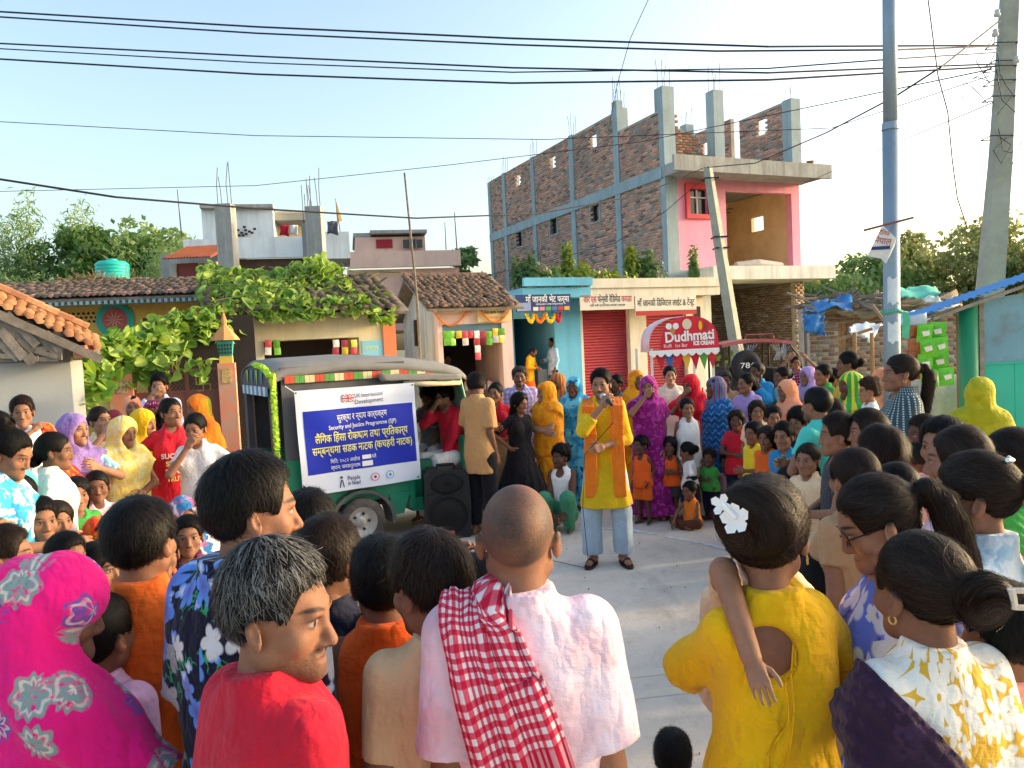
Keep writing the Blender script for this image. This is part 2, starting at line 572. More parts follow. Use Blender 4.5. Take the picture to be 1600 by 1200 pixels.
fr2 = frame_mtx((FW - .02, 3.1, 0), (0, 1, 0), (-1, 0, 0))
brick_wall(bld, 6.0, ZB2 + .36, 9.75, fr2, [(1.2, 1.7, 8.8, 9.3)])
fr = frame_mtx((.35, .35, 0), (1, 0, 0), (0, -1, 0))
brick_wall(bld, 1.45, ZB2 + .36, 8.8, fr, base=(.55, .25, .13), slope=.85)
PX1 = hf(1135, 350).x
wz0, wz1 = hf(1091, 335).z, hf(1091, 296).z
wx0, wx1 = hf(1076, 315).x, hf(1105, 315).x
mb = MB()
mb.bx(.33, wx0, .0, .16, ZB1 + .2, ZB2 + .03).bx(wx1, PX1, 0, .16, ZB1 + .2, ZB2 + .03).bx(wx0, wx1, 0, .16, ZB1 + .2, wz0).bx(wx0, wx1, 0, .16, wz1, ZB2 + .03)
mb.build('pink_wall', PINKW, bld)
mb = MB()
for a in ((wx0 - .14, wx0, wz0 - .14, wz1 + .16), (wx1, wx1 + .14, wz0 - .14, wz1 + .16), (wx0, wx1, wz1, wz1 + .16), (wx0, wx1, wz0 - .14, wz0)):
 mb.bx(a[0], a[1], -.09, .05, a[2], a[3])
wf_ = mb.build('window', REDP, bld)
mb = MB()
mb.bx((wx0 + wx1) / 2 - .02, (wx0 + wx1) / 2 + .02, .04, .09, wz0, wz1).bx(wx0, wx1, .04, .09, wz0 + .5, wz0 + .54)
mb.build('mullion', M('white_window_paint', '#e6ddd8', .5), wf_)
MB().bx(wx0, wx1, .10, .12, wz0, wz1).build('pane', DGLASS, wf_)
MB().bx(FW - .34, FW, 0, .25, ZB1 + .2, ZB2 + .03).build('pink_pillar', PINKW, bld)
MB().bx(PX1, FW - .34, .0, .22, ZB2 - .28, ZB2 + .03).build('lintel', PINKW, bld)
mb = MB()
q = hf(1198, 315)
rx0, rx1, rd = PX1 - .1, FW - .02, 3.4
wxa, wxb, wza, wzb = rx1 - 1.55, rx1 - 1.1, ZB1 + 1.75, ZB1 + 2.25
mb.bx(rx0, rx0 + .1, .17, rd, ZB1 + .2, ZB2)
mb.bx(rx0 + .1, rx1 - .16, rd, rd + .12, ZB1 + .2, ZB2)
mb.build('room_wall', CREAM, bld)
mb = MB()
mb.bx(rx1 - .16, rx1 - .02, .26, 1.5, ZB1 + .2, ZB2).bx(rx1 - .16, rx1 - .02, 2.1, rd, ZB1 + .2, ZB2).bx(rx1 - .16, rx1 - .02, 1.5, 2.1, ZB1 + .2, wza).bx(rx1 - .16, rx1 - .02, 1.5, 2.1, wzb, ZB2)
mb.build('room_side_wall', CREAM, bld)
MB().bx(rx0 + .5, rx0 + 1.4, rd - .05, rd - .01, ZB1 + .2, ZB1 + 2.1).build('room_door', M('brown_door', '#8a5a48', .7), bld)
mb = MB()
mb.tube([(PX1 + 1.15, 1.6, ZB2), (PX1 + 1.15, 1.6, ZB2 - .55)], .012, 6)
mb.lathe([(.02, 0), (.09, .03), (.09, .1), (.02, .12)], (PX1 + 1.15, 1.6, ZB2 - .68), 12)
fan = mb.build('ceiling_fan', M('brown_fan_metal', '#4b3428', .5, metal=.3), bld)
for k in range(3):
 a = k * TAU / 3 + .4
 MB().bar((PX1 + 1.15 + .1 * math.cos(a), 1.6 + .1 * math.sin(a), ZB2 - .62), (PX1 + 1.15 + .6 * math.cos(a), 1.6 + .6 * math.sin(a), ZB2 - .62), .12, .01).build('fan_blade', MATS['brown_fan_metal'], fan)
mb = MB().tube([(PX1 + .15, -.2, ZB1 + .32), (PX1 + 1.0, -.25, ZB1 + .38), (PX1 + 2.0, -.2, ZB1 + .33)], [.12, .15, .1], 9)
mb.build('rolled_mat', M('pale_mat', '#b9b2aa', .95, .2, 8), bld)
MB().bx(.75, FW + .3, -1.15, .5, ZB1 - .18, ZB1 + .22).build('ledge', WHITEW, bld)
MB().bx(-.09, .75, -.06, .5, ZB1 - .18, ZB1 + .22).build('ledge_end', CONC_B, bld)
MB().bx(.35, FW, .5, 3.5, ZB1 - .1, ZB1 + .2).build('floor_slab', CONC, bld)
MB().bx(.33, 1.55, .02, .3, 0, ZB1 - .18).build('ground_wall', WHITEW, bld)
fr = frame_mtx((1.5, 3.3, 0), (1, 0, 0), (0, -1, 0))
brick_wall(bld, FW - 1.7, 0, ZB1 - .1, fr, base=(.24, .15, .10))
fr = frame_mtx((FW - .12, .1, 0), (0, 1, 0), (-1, 0, 0))
brick_wall(bld, 3.2, 0, ZB1 - .1, fr, base=(.26, .16, .10))
fr = frame_mtx((FW - .40, .02, 0), (1, 0, 0), (0, -1, 0))
brick_wall(bld, .42, 0, ZB1 - .18, fr, base=(.36, .20, .11))
MB().lathe([(.08, 0), (.12, .2), (.13, .22)], (FW - .3, -.8, ZB2 + .36), 12).build('clay_pot', M('terracotta', '#9a6a50', .9), bld)
# ------------------------------------------------------------ row of shops
SO = at(806, 600, 19.4)
SO = (SO.x, 19.4)
shp = empty('shop_row', (SO[0], SO[1], 0), ANG, 'single storey row of shops, sky blue at one end and cream beside it', 'building')
sh = lambda px, py, v=0.0: hit(SO, ANG, px, py, 1, v)
ZP = sh(900, 446).z
UB, UE = sh(906, 500).x, sh(1100, 500).x
s1a, s1b, sz = sh(912, 540).x, sh(985, 540).x, sh(950, 484).z
s2a, s2b = sh(1011, 540).x, sh(1074, 540).x
CREAMW = M('cream_limewash', '#e8e0cc', .85, .07, 2, .18, 30, dirt='#a89c84', damt=.35, dscale=.9, streak=True)
mb = MB()
mb.bx(UB, s1a, 0, .3, 0, ZP - .35).bx(s1b, s2a, 0, .3, 0, ZP - .35).bx(s2b, UE, 0, .3, 0, ZP - .35).bx(s1a, s1b, 0, .3, sz, ZP - .35).bx(s2a, s2b, 0, .3, sz, ZP - .35)
mb.build('front_wall', CREAMW, shp)
MB().bx(UE - .12, UE, .3, 4.5, 0, ZP - .35).build('side_wall', WHITEW, shp)
MB().bx(UB + .02, UE + .15, -.55, 4.6, ZP - .35, ZP - .12).build('canopy_slab', CREAMW, shp)
MB().bx(UB + .02, UE + .15, -.60, -.48, ZP - .12, ZP + .12).build('parapet', CREAMW, shp)
MB().bx(.0, UB - .02, -.78, -.66, ZP - .06, ZP + .14).build('parapet', BLUEP, shp)
MB().bx(.0, UB - .02, -.66, 4.6, ZP - .35, ZP - .10).build('canopy_slab', BLUEP, shp)
oa, ob = sh(806, 560).x + .06, sh(868, 560).x
oz = sh(840, 497).z
mb = MB()
mb.bx(ob, UB, -.02, 3.0, 0, ZP - .35).bx(.0, ob, 0, .25, oz, ZP - .35)
mb.build('blue_pillar', BLUEP, shp)
mb = MB()
mb.bx(0, ob, 2.8, 2.95, 0, ZP - .35).bx(-.1, 0.02, .0, 2.95, 0, ZP - .35)
mb.build('shop_wall', M('blue_shop_wall', '#2e6f8c', .8, .2), shp)
MB().bx(-.1, UE, -1.3, 3, 0, .42).build('plinth', CONC, shp)
SHUT = M('red_shutter_paint', '#b8404a', .55, .1, 4, .1, 30, dirt='#7a3036', damt=.4, dscale=2, spec=.5)
for k, (a, b) in enumerate(((s1a, s1b), (s2a, s2b))):
 nsl = 30
 hsl = (sz - .42) / nsl
 shut = MB().bx(a, b, .20, .23, .42, sz).build('shutter', SHUT, shp)
 me = None
 for j in range(nsl):
  if me is None:
   t_ = MB()
   prof = [(0, 0), (.028, .25), (.035, .5), (.028, .75), (0, 1)]
   vs = [(x, .19 - p[0], .42 + p[1] * hsl) for x in (a + .01, b - .01) for p in prof]
   t_.add(vs, [(i, i + 1, i + 6, i + 5) for i in range(4)])
   o_ = t_.build('slat', SHUT, shut)
   me = o_.data
  else:
   o_ = link(bpy.data.objects.new('slat', me), shut)
  o_.location.z = j * hsl
mb = MB().bx(UE - .35, UE - .12, -.012, .1, sz - .35, sz + .02)
mb.build('vent_opening', DARKW, shp)
mb = MB()
for k in range(5): mb.bx(.5, ob - .1, 2.45, 2.78, .6 + k * .38, .63 + k * .38)
mb.build('shelf', WOODG, shp)
GOODS = [M('goods_%s' % n, c, .5, .15, 8, 0) for n, c in (('red', '#c83a34'), ('green', '#58b04a'), ('white', '#d8d8d0'), ('yellow', '#e0b03a'), ('blue', '#4a78b8'), ('pink', '#d888a0'), ('brown', '#7a5a40'))]
packs = {}
for k in range(5):
 x = .55
 while x < ob - .25:
  w, h_ = random.uniform(.1, .2), random.uniform(.15, .3)
  mt = random.choice(GOODS)
  packs.setdefault(mt.name, MB()).bx(x, x + w - .02, 2.42, 2.6, .63 + k * .38, .63 + k * .38 + h_)
  x += w
for n_, mb in packs.items(): tag(mb.build('shelf_goods', MATS[n_], shp), kind='stuff')
MB().bx(.9, 1.6, .55, .95, .42, 1.25).build('counter', M('white_counter', '#cfcfc8', .6), shp)
def dev(s):
 """Devanagari in visual order: the short i sign is drawn before its consonant"""
 out = []
 for ch in s:
  if ch == 'ि':
   k = len(out) - 1
   while k >= 2 and out[k - 1] == '्': k -= 2
   out.insert(max(k, 0), ch)
  else: out.append(ch)
 return ''.join(out)
def sign(parent_name, label, org, ang, x0, x1, z0, z1, v, mat, lines, tilt=0.0, cat='sign', extra=None):
 """board with lettering; lines: (text, rel z, rel height, material, rel width, rel x)"""
 root = empty(parent_name, (org[0], org[1], 0), ang, label, cat)
 MB().bx(x0, x1, v - .03, v, z0, z1).build('board', mat, root)
 W, Hh = x1 - x0, z1 - z0
 for ln in lines:
  t, rz, rh, mt, rw = ln[:5]
  rx_ = ln[5] if len(ln) > 5 else .5
  lettering('lettering', t, Hh * rh, mt, root, Matrix.Translation((x0 + W * rx_, v - .034, z0 + Hh * rz)) @ Matrix.Rotation(math.pi / 2, 4, 'X'), width=W * rw, bold=Hh * rh * .012)
 if extra: extra(root, x0, x1, z0, z1, v - .036)
 return root
T_W, T_R, T_K, T_Y, T_B = (M('ink_' + n, c, .6, 0, 1, 0) for n, c in (('white', '#f2f2ee'), ('red', '#b3202a'), ('black', '#1c1a1c'), ('yellow', '#f1ea7a'), ('blue', '#2a3a70')))
BOARD_NAVY = M('navy_board', '#1d3a70', .45, .05, 3, 0)
def blue_sign_extra(root, x0, x1, z0, z1, v):
 W = x1 - x0
 for k in range(6):
  MB().bx(x0 + W * (.30 + .115 * k), x0 + W * (.395 + .115 * k), v + .0, v + .004, z0 + .02, z0 + .11).build('picture', GOODS[(k * 3 + 2) % 7], root)
 MB().bx(x0 + .02, x0 + W * .26, v, v + .004, z0 + .02, z0 + .22).build('picture', M('pale_blue_panel', '#8ea4d0', .5), root)
a, b = sh(801, 480, -.5), sh(886, 480, -.5)
sign('shop_sign', 'navy blue signboard over the sky blue shop', SO, ANG, a.x, b.x, sh(850, 487, -.5).z, sh(850, 461, -.5).z, -.68, BOARD_NAVY,
  [(dev('माँ जानकी भेट फर्मा'), .70, .52, T_W, .80, .57), (dev('प्रोप्राइटर तथा सप्लायर्स'), .42, .12, T_W, .5, .6)], extra=blue_sign_extra)
a, b = sh(905, 480, -.6), sh(989, 480, -.6)
sign('shop_sign', 'off white signboard with red and black lettering above the large shutter', SO, ANG, a.x, b.x, sh(950, 484, -.6).z, sh(950, 461, -.6).z, -.63, M('offwhite_board', '#dcd6c4', .6, .08, 3, 0),
  [(dev('आर एस'), .70, .62, T_R, .24, .18), (dev('फेन्सी रेडिमेड'), .70, .6, T_K, .42, .53), (dev('कपडा'), .70, .6, T_R, .2, .86), (dev('यहाँ सबै प्रकारका कपडा पाइन्छ'), .3, .18, T_K, .66)])
a, b = sh(991, 480, -.6), sh(1087, 480, -.6)
sign('shop_sign', 'pale signboard with black lettering and a red strip above the ice cream cart', SO, ANG, a.x + .02, b.x, sh(1040, 492, -.6).z, sh(1040, 462, -.6).z, -.60, M('pale_board', '#e4dccc', .6, .08, 3, 0),
  [(dev('माँ जानकी डिजिटल लाईट & टेन्ट'), .62, .46, T_K, .94), (dev('प्रोप्राइटर'), .14, .15, T_W, .3)],
  extra=lambda r_, x0, x1, z0, z1, v: MB().bx(x0, x1, v - .001, v + .003, z0, z0 + .12).build('red_strip', T_R, r_))
FL = {'y': M('marigold_yellow', '#f0d838', .8, .1, 9, 0), 'o': M('marigold_orange', '#ee8a2a', .8, .1, 9, 0), 'r': M('red_flower', '#c8243c', .8, .1, 9, 0)}
def garland(label, pts, mats, r=.045, sag=.25, seg=10):
 mbs = {}
 root = empty('flower_garland', pts[0], 0, label, 'garland')
 o = Vector(pts[0])
 for i in range(len(pts) - 1):
  a, b = Vector(pts[i]) - o, Vector(pts[i + 1]) - o
  mb = MB()
  for j in range(seg):
   t = (j + .5) / seg
   p = a.lerp(b, t) - Vector((0, 0, sag * (1 - (2 * t - 1) ** 2)))
   rr = r * random.uniform(.85, 1.15)
   mb.lathe([(rr * .3, -rr), (rr * .9, -rr * .5), (rr, 0), (rr * .9, rr * .5), (rr * .3, rr)], p, 7)
  tag(mb.build('blossom_string', FL[mats[i % len(mats)]], root), kind='stuff')
 return root
def shw(px, py, v):                     # shop row pixel -> world
 p = sh(px, py, v)
 return Matrix.Rotation(ANG, 3, 'Z') @ p + Vector((SO[0], SO[1], 0))
garland('red, yellow and orange flower garland looped under the navy signboard', [shw(x, y, -.5) for x, y in ((822, 488), (835, 489), (851, 489), (868, 488), (876, 487))], 'yoyr', .05, .22, 8)
# ------------------------------------------------------------ pink tiled shop with hanging packets
PO = at(688, 600, 16.4)
PO = (PO.x, 16.4)
pk = lambda px, py, v=0.0: hit(PO, ANG, px, py, 1, v)
psh = empty('tiled_shop', (PO[0], PO[1], 0), ANG, 'pale pink little shop with an old brown tiled roof', 'building')
PW = pk(803, 560).x
PE = pk(740, 481, -.35).z
pa, pb, pz = pk(692, 560).x + .02, pk(786, 560).x, pk(740, 506).z
PPINK = M('pale_pink_wall', '#eccfc8', .88, .08, 2, .2, 30, dirt='#b09488', damt=.45, dscale=1.0, streak=True)
PWHITE = M('blotchy_white_wall', '#d4d6d4', .9, .12, 2, .25, 30, dirt='#7f8488', damt=.7, dscale=.8, streak=True)
mb = MB()
mb.bx(0, PW, 0, .2, pz, PE + .1).bx(pb, PW, 0, .2, 0, pz).bx(0, pa, 0, .2, 0, pz)
mb.build('front_wall', PPINK, psh)
SD = 2.6
mb = MB().extrude([(0, .2, 0), (0, SD, 0), (0, SD, PE - .1), (0, SD * .52, PE + .62), (0, .2, PE + .1)], (.15, 0, 0))
mb.build('side_wall', PWHITE, psh)
MB().extrude([(PW - .15, .2, 0), (PW - .15, SD, 0), (PW - .15, SD, PE - .1), (PW - .15, SD * .52, PE + .62), (PW - .15, .2, PE + .1)], (.15, 0, 0)).build('side_wall', PPINK, psh)
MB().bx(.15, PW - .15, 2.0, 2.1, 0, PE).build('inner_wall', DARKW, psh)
MB().bx(pa, pb, .02, .12, pz - .26, pz).build('lintel', M('grey_blue_lintel', '#5d7f90', .7), psh)
MB().bx(pa, pb, .3, .8, 0, .95).build('counter', M('brown_counter', '#6a4a3a', .7), psh)
mb = MB().bar((-.012, SD * .55, PE - .75), (-.012, SD * .55, PE - .15), .12)
mb.build('side_window', DARKW, psh)
def tile_sheet(name, parent, org, ux, uv, W, Lg, mat, tw=.15, tl=.22, base=(.30, .14, .075), jit=.012, ridge=True, cap=None, indiv=0):
 """barrel tiles over a slope: ux along the eave, uv up the slope (vectors in parent space)"""
 ux, uv = Vector(ux).normalized(), Vector(uv).normalized()
 nn = ux.cross(uv).normalized()
 if nn.z < 0: nn = -nn
 nx, ny = int(W / tw), int(Lg / tl)
 K = 5
 arc_ = [(math.cos(math.pi * i / (K - 1)), math.sin(math.pi * i / (K - 1))) for i in range(K)]
 Vs, Qs, Cs = [], [], []
 r = np.random.default_rng(nx * 7 + ny)
 o = Vector(org)
 def tmpl(w):
  vs = []
  for t, k in ((0, 1.0), (1, .82)):
   for ca, sa in arc_:
    vs.append(((-ca * w * .56 * k, t * tl * 1.22, sa * w * .42 * k + (1 - t) * .03)))
  vs.append((0, 0, .0))
  fs = [(i, i + 1, K + i + 1, K + i) for i in range(K - 1)] + [(2 * K, i + 1, i) for i in range(K - 1)]
  return vs, fs
 vs0, fs0 = tmpl(tw)
 me = None
 base_v = []
 cells = [(i, j) for j in range(ny) for i in range(nx)]
 ind = []
 if indiv:
  cells_s = cells[:]
  ind = cells_s[:indiv]
  cells = cells_s[indiv:]
 rot = Matrix((ux, uv, nn)).transposed()
 if ind:
  mt = bpy.data.meshes.new('tile')
  mt.from_pydata([tuple(v) for v in vs0], [], fs0)
  mt.materials.append(indiv_mat)
  for p_ in mt.polygons: p_.use_smooth = True
  for i, j in ind:
   t_ = link(bpy.data.objects.new('tile', mt), parent)
   mm = (rot @ Matrix.Rotation(r.normal() * .05, 3, 'Z')).to_4x4()
   mm.translation = o + ux * ((i + .5) * tw + r.normal() * jit) + uv * (j * tl + r.normal() * jit) + nn * r.uniform(0, .012)
   t_.matrix_local = mm
 tv = np.array(vs0)
 nv = len(tv)
 fl = [f for f in fs0]
 F_all = []
 rn = np.array(rot)
 cnt = 0
 for i, j in cells:
  c = np.array(o + ux * ((i + .5) * tw + r.normal() * jit) + uv * (j * tl + r.normal() * jit) + nn * r.uniform(0, .014))
  a = r.normal() * .06
  rz_ = np.array([[math.cos(a), -math.sin(a), 0], [math.sin(a), math.cos(a), 0], [0, 0, 1]])
  Vs.append(tv @ (rn @ rz_).T + c)
  F_all += [tuple(x + cnt for x in f) for f in fl]
  cnt += nv
  k = r.uniform(.55, 1.3)
  t = r.random()
  bc = np.array(base) * k if t > .18 else np.array((.16, .12, .09)) * k
  Cs.append(np.tile(bc, (nv, 1)))
 if Vs:
  ob_ = add_mesh(name, np.concatenate(Vs), F_all, mat, parent, True, np.concatenate(Cs))
  tag(ob_, kind='stuff')
 c4 = [o - nn * .03, o + ux * W - nn * .03, o + ux * W + uv * Lg - nn * .03, o + uv * Lg - nn * .03]
 MB().extrude(c4, -nn * .05).build('roof_boards', WOODG, parent)
ov = .35
rz_top = PE + .80
tile_sheet('roof_tiles', psh, (-.3, -ov, PE + .02), (1, 0, 0), (0, SD * .52 + ov, rz_top - PE), PW + .45, math.hypot(SD * .52 + ov, rz_top - PE), TILE_M, .13, .17, base=(.20, .125, .085), jit=.022)
tile_sheet('roof_tiles', psh, (PW + .15, SD + .2, PE - .1), (-1, 0, 0), (0, -(SD * .48 + .2), rz_top - PE + .1), PW + .45, math.hypot(SD * .48 + .2, rz_top - PE + .1), TILE_M, .13, .17, base=(.20, .125, .085), jit=.022)
mb = MB()
for i in range(int((PW + .4) / .2)):
 mb.tube([(-.28 + i * .2, SD * .52, rz_top + .04), (-.06 + i * .2, SD * .52, rz_top + .05)], [.085, .07], 8)
tag(mb.build('ridge_tiles', TILE_M, psh), kind='stuff')
_c = mb
psh_ridge = [o for o in psh.children if o.name.startswith('ridge_tiles')][0]
a_ = psh_ridge.data.attributes.new('col', 'FLOAT_COLOR', 'POINT')
a_.data.foreach_set('color', np.tile(np.array((.2, .12, .08, 1), F32), len(psh_ridge.data.vertices)))
def pkw(px, py, v=0.0):
 p = pk(px, py, v)
 return Matrix.Rotation(ANG, 3, 'Z') @ p + Vector((PO[0], PO[1], 0))
garland('dry brown leaf garland swagged across the pink tiled shop front', [pkw(672 + 0, 478, -.05), pkw(733, 477, -.05)], 'o', .022, .42, 34)
garland('dry marigold garland swagged over the yellow sign of the tiled shop', [pkw(746, 476, -.09), pkw(800, 474, -.09)], 'o', .022, .40, 30)
a, b = pk(745, 480, -.03), pk(797, 480, -.03)
sign('shop_sign', 'faded yellow signboard on the pink tiled shop', PO, ANG, a.x, b.x, pk(770, 503, -.03).z, pk(770, 474, -.03).z, -.03, M('faded_yellow_board', '#ecd2a0', .7, .2, 3, 0),
  [(dev('जनकपुर चिया पसल'), .8, .28, T_R, .8), (dev('तथा खाजा नास्ता'), .5, .18, T_K, .6), (dev('स्वागत छ'), .22, .2, M('ink_orange', '#e08a30', .7, 0, 1, 0), .5)])
GREENP = M('green_packet', '#7fc93e', .35, .15, 12, .1, spec=.6)
PACK_M = [GREENP, M('red_white_packet', '#d8505a', .35, .35, 30, .1, spec=.6), M('white_packet', '#e6e2da', .35, .2, 25, .1, spec=.6), M('maroon_packet', '#8a2a34', .35, .3, 20, .1, spec=.6), M('yellow_packet', '#e8c83c', .35, .2, 20, .1, spec=.6)]
def packet_mesh(w, h, mats, name='packet'):
 v, f = [], []
 nx, nz = 3, 4
 for s_ in (-1, 1):
  for j in range(nz + 1):
   for i in range(nx + 1):
    x, z = -w / 2 + w * i / nx, -h * j / nz
    b_ = math.sin(math.pi * i / nx) * math.sin(math.pi * j / nz) ** .6 * w * .13
    v.append((x, s_ * (b_ + .002), z))
 n = (nx + 1) * (nz + 1)
 for k in (0, 1):
  for j in range(nz):
   for i in range(nx):
    q = (k * n + j * (nx + 1) + i, k * n + j * (nx + 1) + i + 1, k * n + (j + 1) * (nx + 1) + i + 1, k * n + (j + 1) * (nx + 1) + i)
    f.append(q if k else q[::-1])
 me = bpy.data.meshes.new(name)
 me.from_pydata(v, [], f)
 for p in me.polygons: p.use_smooth = True
 me.materials.append(mats)
 return me
PK_ME = [packet_mesh(.13, .15, m) for m in PACK_M]
def strip(label, top, n, kinds, rot=0.0, scale=1.0, group=None):
 root = empty('packet_strip', top, rot, label, 'packets', group)
 for k in range(n):
  o = link(bpy.data.objects.new('packet', PK_ME[kinds[k % len(kinds)]]), root)
  o.location = (random.uniform(-.006, .006), random.uniform(-.01, .01), -k * .15 * scale)
  o.rotation_euler = (random.uniform(-.08, .08), random.uniform(-.08, .08), random.uniform(-.3, .3))
  o.scale = (scale,) * 3
 return root
wrd = ['leftmost', 'second from the left', 'third from the left', 'fourth from the left', 'fifth from the left', 'sixth from the left', 'seventh from the left', 'eighth from the left', 'ninth from the left', 'rightmost']
for i in range(10):
 px = 697 + i * 9.6
 kd = [[0], [0], [4, 0], [1, 2], [1], [2, 1], [1, 3], [0], [4, 2], [0, 4]][i]
 strip('%s packet strip hanging in the tiled shop opening' % wrd[i].capitalize(), pkw(px, 517 - (4 if i > 7 else 0), -.02), [2, 2, 1, 2, 1, 4, 2, 2, 2, 2][i], kd, ANG, 1.05, 'packets hanging in the tiled shop')
JAR = M('jar_plastic', '#c8b8b0', .2, .2, 9, 0, spec=.6)
for i, px in enumerate((728, 742, 752, 763)):
 p = pkw(px, 556, .5)
 r_ = empty('jar', (p.x, p.y, .95), 0, '%s sweet jar with red lid on the tiled shop counter' % ('first', 'second', 'third', 'last')[i].capitalize(), 'jar', 'jars on the tiled shop counter')
 MB().lathe([(.07, 0), (.08, .02), (.08, .17), (.06, .2)], (0, 0, 0), 12).build('jar_body', JAR, r_)
 MB().lathe([(.065, .2), (.068, .24)], (0, 0, 0), 12).build('lid', REDP, r_)
# ------------------------------------------------------------ cream house under the vine (behind the rickshaw)
YO = at(372, 600, 12.0)
YO = (YO.x, 12.0)
yh = lambda px, py, v=0.0: hit(YO, ANG, px, py, 1, v)
yho = empty('vine_house', (YO[0], YO[1], 0), ANG, 'cream walled house with an orange corner pillar beneath the green vine', 'building')
YW = yh(600, 560).x
YE = yh(500, 490).z
CREAMY = M('pale_cream_wall', '#ecdfba', .85, .06, 2, .15, 30, dirt='#b8a884', damt=.3, dscale=.9, streak=True)
ORANGEP = M('orange_pillar_paint', '#f0875a', .8, .08, 2, .15, 30, dirt='#b89a80', damt=.3)
ya, yb, yt, yl = yh(413, 550).x, yh(562, 550).x, yh(480, 530).z, .9
mb = MB()
mb.bx(0, ya, 0, .2, 0, YE).bx(yb, YW, 0, .2, 0, YE).bx(ya, yb, 0, .2, yt, YE).bx(ya, yb, 0, .2, 0, yl)
mb.build('front_wall', CREAMY, yho)
MB().bx(YW, YW + .22, -.03, .25, 0, YE + .05).build('corner_pillar', ORANGEP, yho)
MB().bx(0, .2, .2, 3.2, 0, YE).build('side_wall', CREAMY, yho)
MB().bx(YW, YW + .2, .25, 3.2, 0, YE).build('side_wall', CREAMY, yho)
MB().bx(.2, YW, 3.0, 3.2, 0, YE).build('back_wall', CREAMY, yho)
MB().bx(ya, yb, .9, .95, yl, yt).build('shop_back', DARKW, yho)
mb = MB()
for k in range(2): mb.bx(ya, yb, .45, .75, yl + .05 + k * .28, yl + .08 + k * .28)
mb.build('shelf', WOODG, yho)
packs = {}
for k in range(2):
 x = ya + .05
 while x < yb - .2:
  w, h_ = random.uniform(.06, .12), random.uniform(.12, .22)
  mt = random.choice(GOODS)
  packs.setdefault(mt.name, MB()).bx(x, x + w - .015, .46, .6, yl + .08 + k * .28, yl + .08 + k * .28 + h_)
  x += w
for n_, mb in packs.items(): tag(mb.build('shelf_goods', MATS[n_], yho), kind='stuff')
psr = empty('poster', (YO[0], YO[1], 0), ANG, 'light blue poster on the cream wall beside the orange pillar', 'poster')
MB().bx(yh(563, 548).x + .03, yh(598, 548).x, -.014, -.004, yh(580, 556).z, yh(580, 532).z).build('sheet', M('light_blue_sheet', '#8ccfe2', .6, .05), psr)
lettering('lettering', dev('पसल'), .09, T_Y, psr, Matrix.Translation((yh(580, 545).x, -.018, yh(580, 544).z)) @ Matrix.Rotation(math.pi / 2, 4, 'X'), width=.24)
tile_sheet('roof_tiles', yho, (-.4, -.35, YE + .02), (1, 0, 0), (0, 2.0, .75), YW + .8, 2.1, TILE_M, .16, .2, base=(.12, .09, .07), jit=.02)
tile_sheet('roof_tiles', yho, (YW + .4, 3.6, YE + .02), (-1, 0, 0), (0, -2.0, .75), YW + .8, 2.1, TILE_M, .16, .2, base=(.12, .09, .07), jit=.02)
# ------------------------------------------------------------ house with the round medallion, and its tank
MO = at(85, 600, 14.0)
MO = (MO.x, 14.0)
mh = lambda px, py, v=0.0: hit(MO, R(8), px, py, 1, v)
mho = empty('medallion_house', (MO[0], MO[1], 0), R(8), 'ochre house with a painted round medallion under its tiled eave', 'building')
MW = mh(345, 500).x
ME_ = mh(200, 478).z
OCHRE = M('ochre_wall', '#d9ae5c', .85, .08, 2, .15, 30, dirt='#96753c', damt=.3)
MB().bx(-1.5, MW, 0, .2, 0, ME_ + .1).build('front_wall', OCHRE, mho)
mb = MB()
mb.bx(-1.8, MW + .2, -.55, 3.0, ME_ + .02, ME_ + .12)
mb.build('eave_slab', CONC, mho)
TEAL = M('teal_paint', '#3aa79e', .75, .1, 3, .1)
c_ = mh(181, 500)
m_ = frame_mtx((c_.x, -.0, c_.z), (1, 0, 0), (0, 0, 1), (0, -1, 0))
ring = MB().lathe([(.0, 0), (.33, 0), (.33, .04), (.29, .05), (.0, .05)], (0, 0, 0), 36)
o_ = ring.build('medallion', TEAL, mho)
o_.data.transform(m_)
MEDR = M('brick_red_paint', '#b45a56', .8, .15, 5, .1)
MB().lathe([(0, .05), (.22, .05), (.21, .07), (0, .07)], (0, 0, 0), 32).build('disc', MEDR, o_).data.transform(m_)
for k in range(10):
 a = k * TAU / 10
 pt = MB().add([(0, 0, .075), (.07 * math.cos(a - .16), .07 * math.sin(a - .16), .075), (.19 * math.cos(a), .19 * math.sin(a), .075), (.07 * math.cos(a + .16), .07 * math.sin(a + .16), .075)], [(0, 1, 2, 3)])
 pt.build('petal', M('pale_petal_paint', '#d49a8c', .8), o_).data.transform(m_)
mb = MB()
vb = mh(128, 497)
for i in range(6):
 for j in range(3):
  mb.box((vb.x - .22 + i * .085 + (.04 if j % 2 else 0), -.004, vb.z - .07 + j * .075), (.045, .02, .04), (0, .5 if (i + j) % 2 else -.5, 0))
tag(mb.build('vent_holes', DARKW, mho), kind='stuff')
tile_sheet('roof_tiles', mho, (-1.9, -.62, ME_ + .14), (1, 0, 0), (0, 1.5, .42), MW + 2.2, 1.55, TILE_M, .12, .18, base=(.20, .14, .105), jit=.02)
tile_sheet('eave_tiles', mho, (-.6, -.72, ME_ + .13), (1, 0, 0), (0, 1.5, .42), MW + .9, .2, TILE_M, .10, .2, base=(.55, .30, .24), jit=.004)
mb = MB()
for i in range(int((MW + .8) / .1)):
 mb.bx(-.5 + i * .1, -.45 + i * .1, -.70, -.66, ME_ + .0, ME_ + .10)
tag(mb.build('eave_dentils', M('pale_blue_trim', '#8fb6c4', .8), mho), kind='stuff')
tk = at(177, 440, 17.5)
tnk = empty('water_tank', (tk.x, 17.5, tk.z - .05), 0, 'ribbed turquoise plastic water tank on the roof', 'tank')
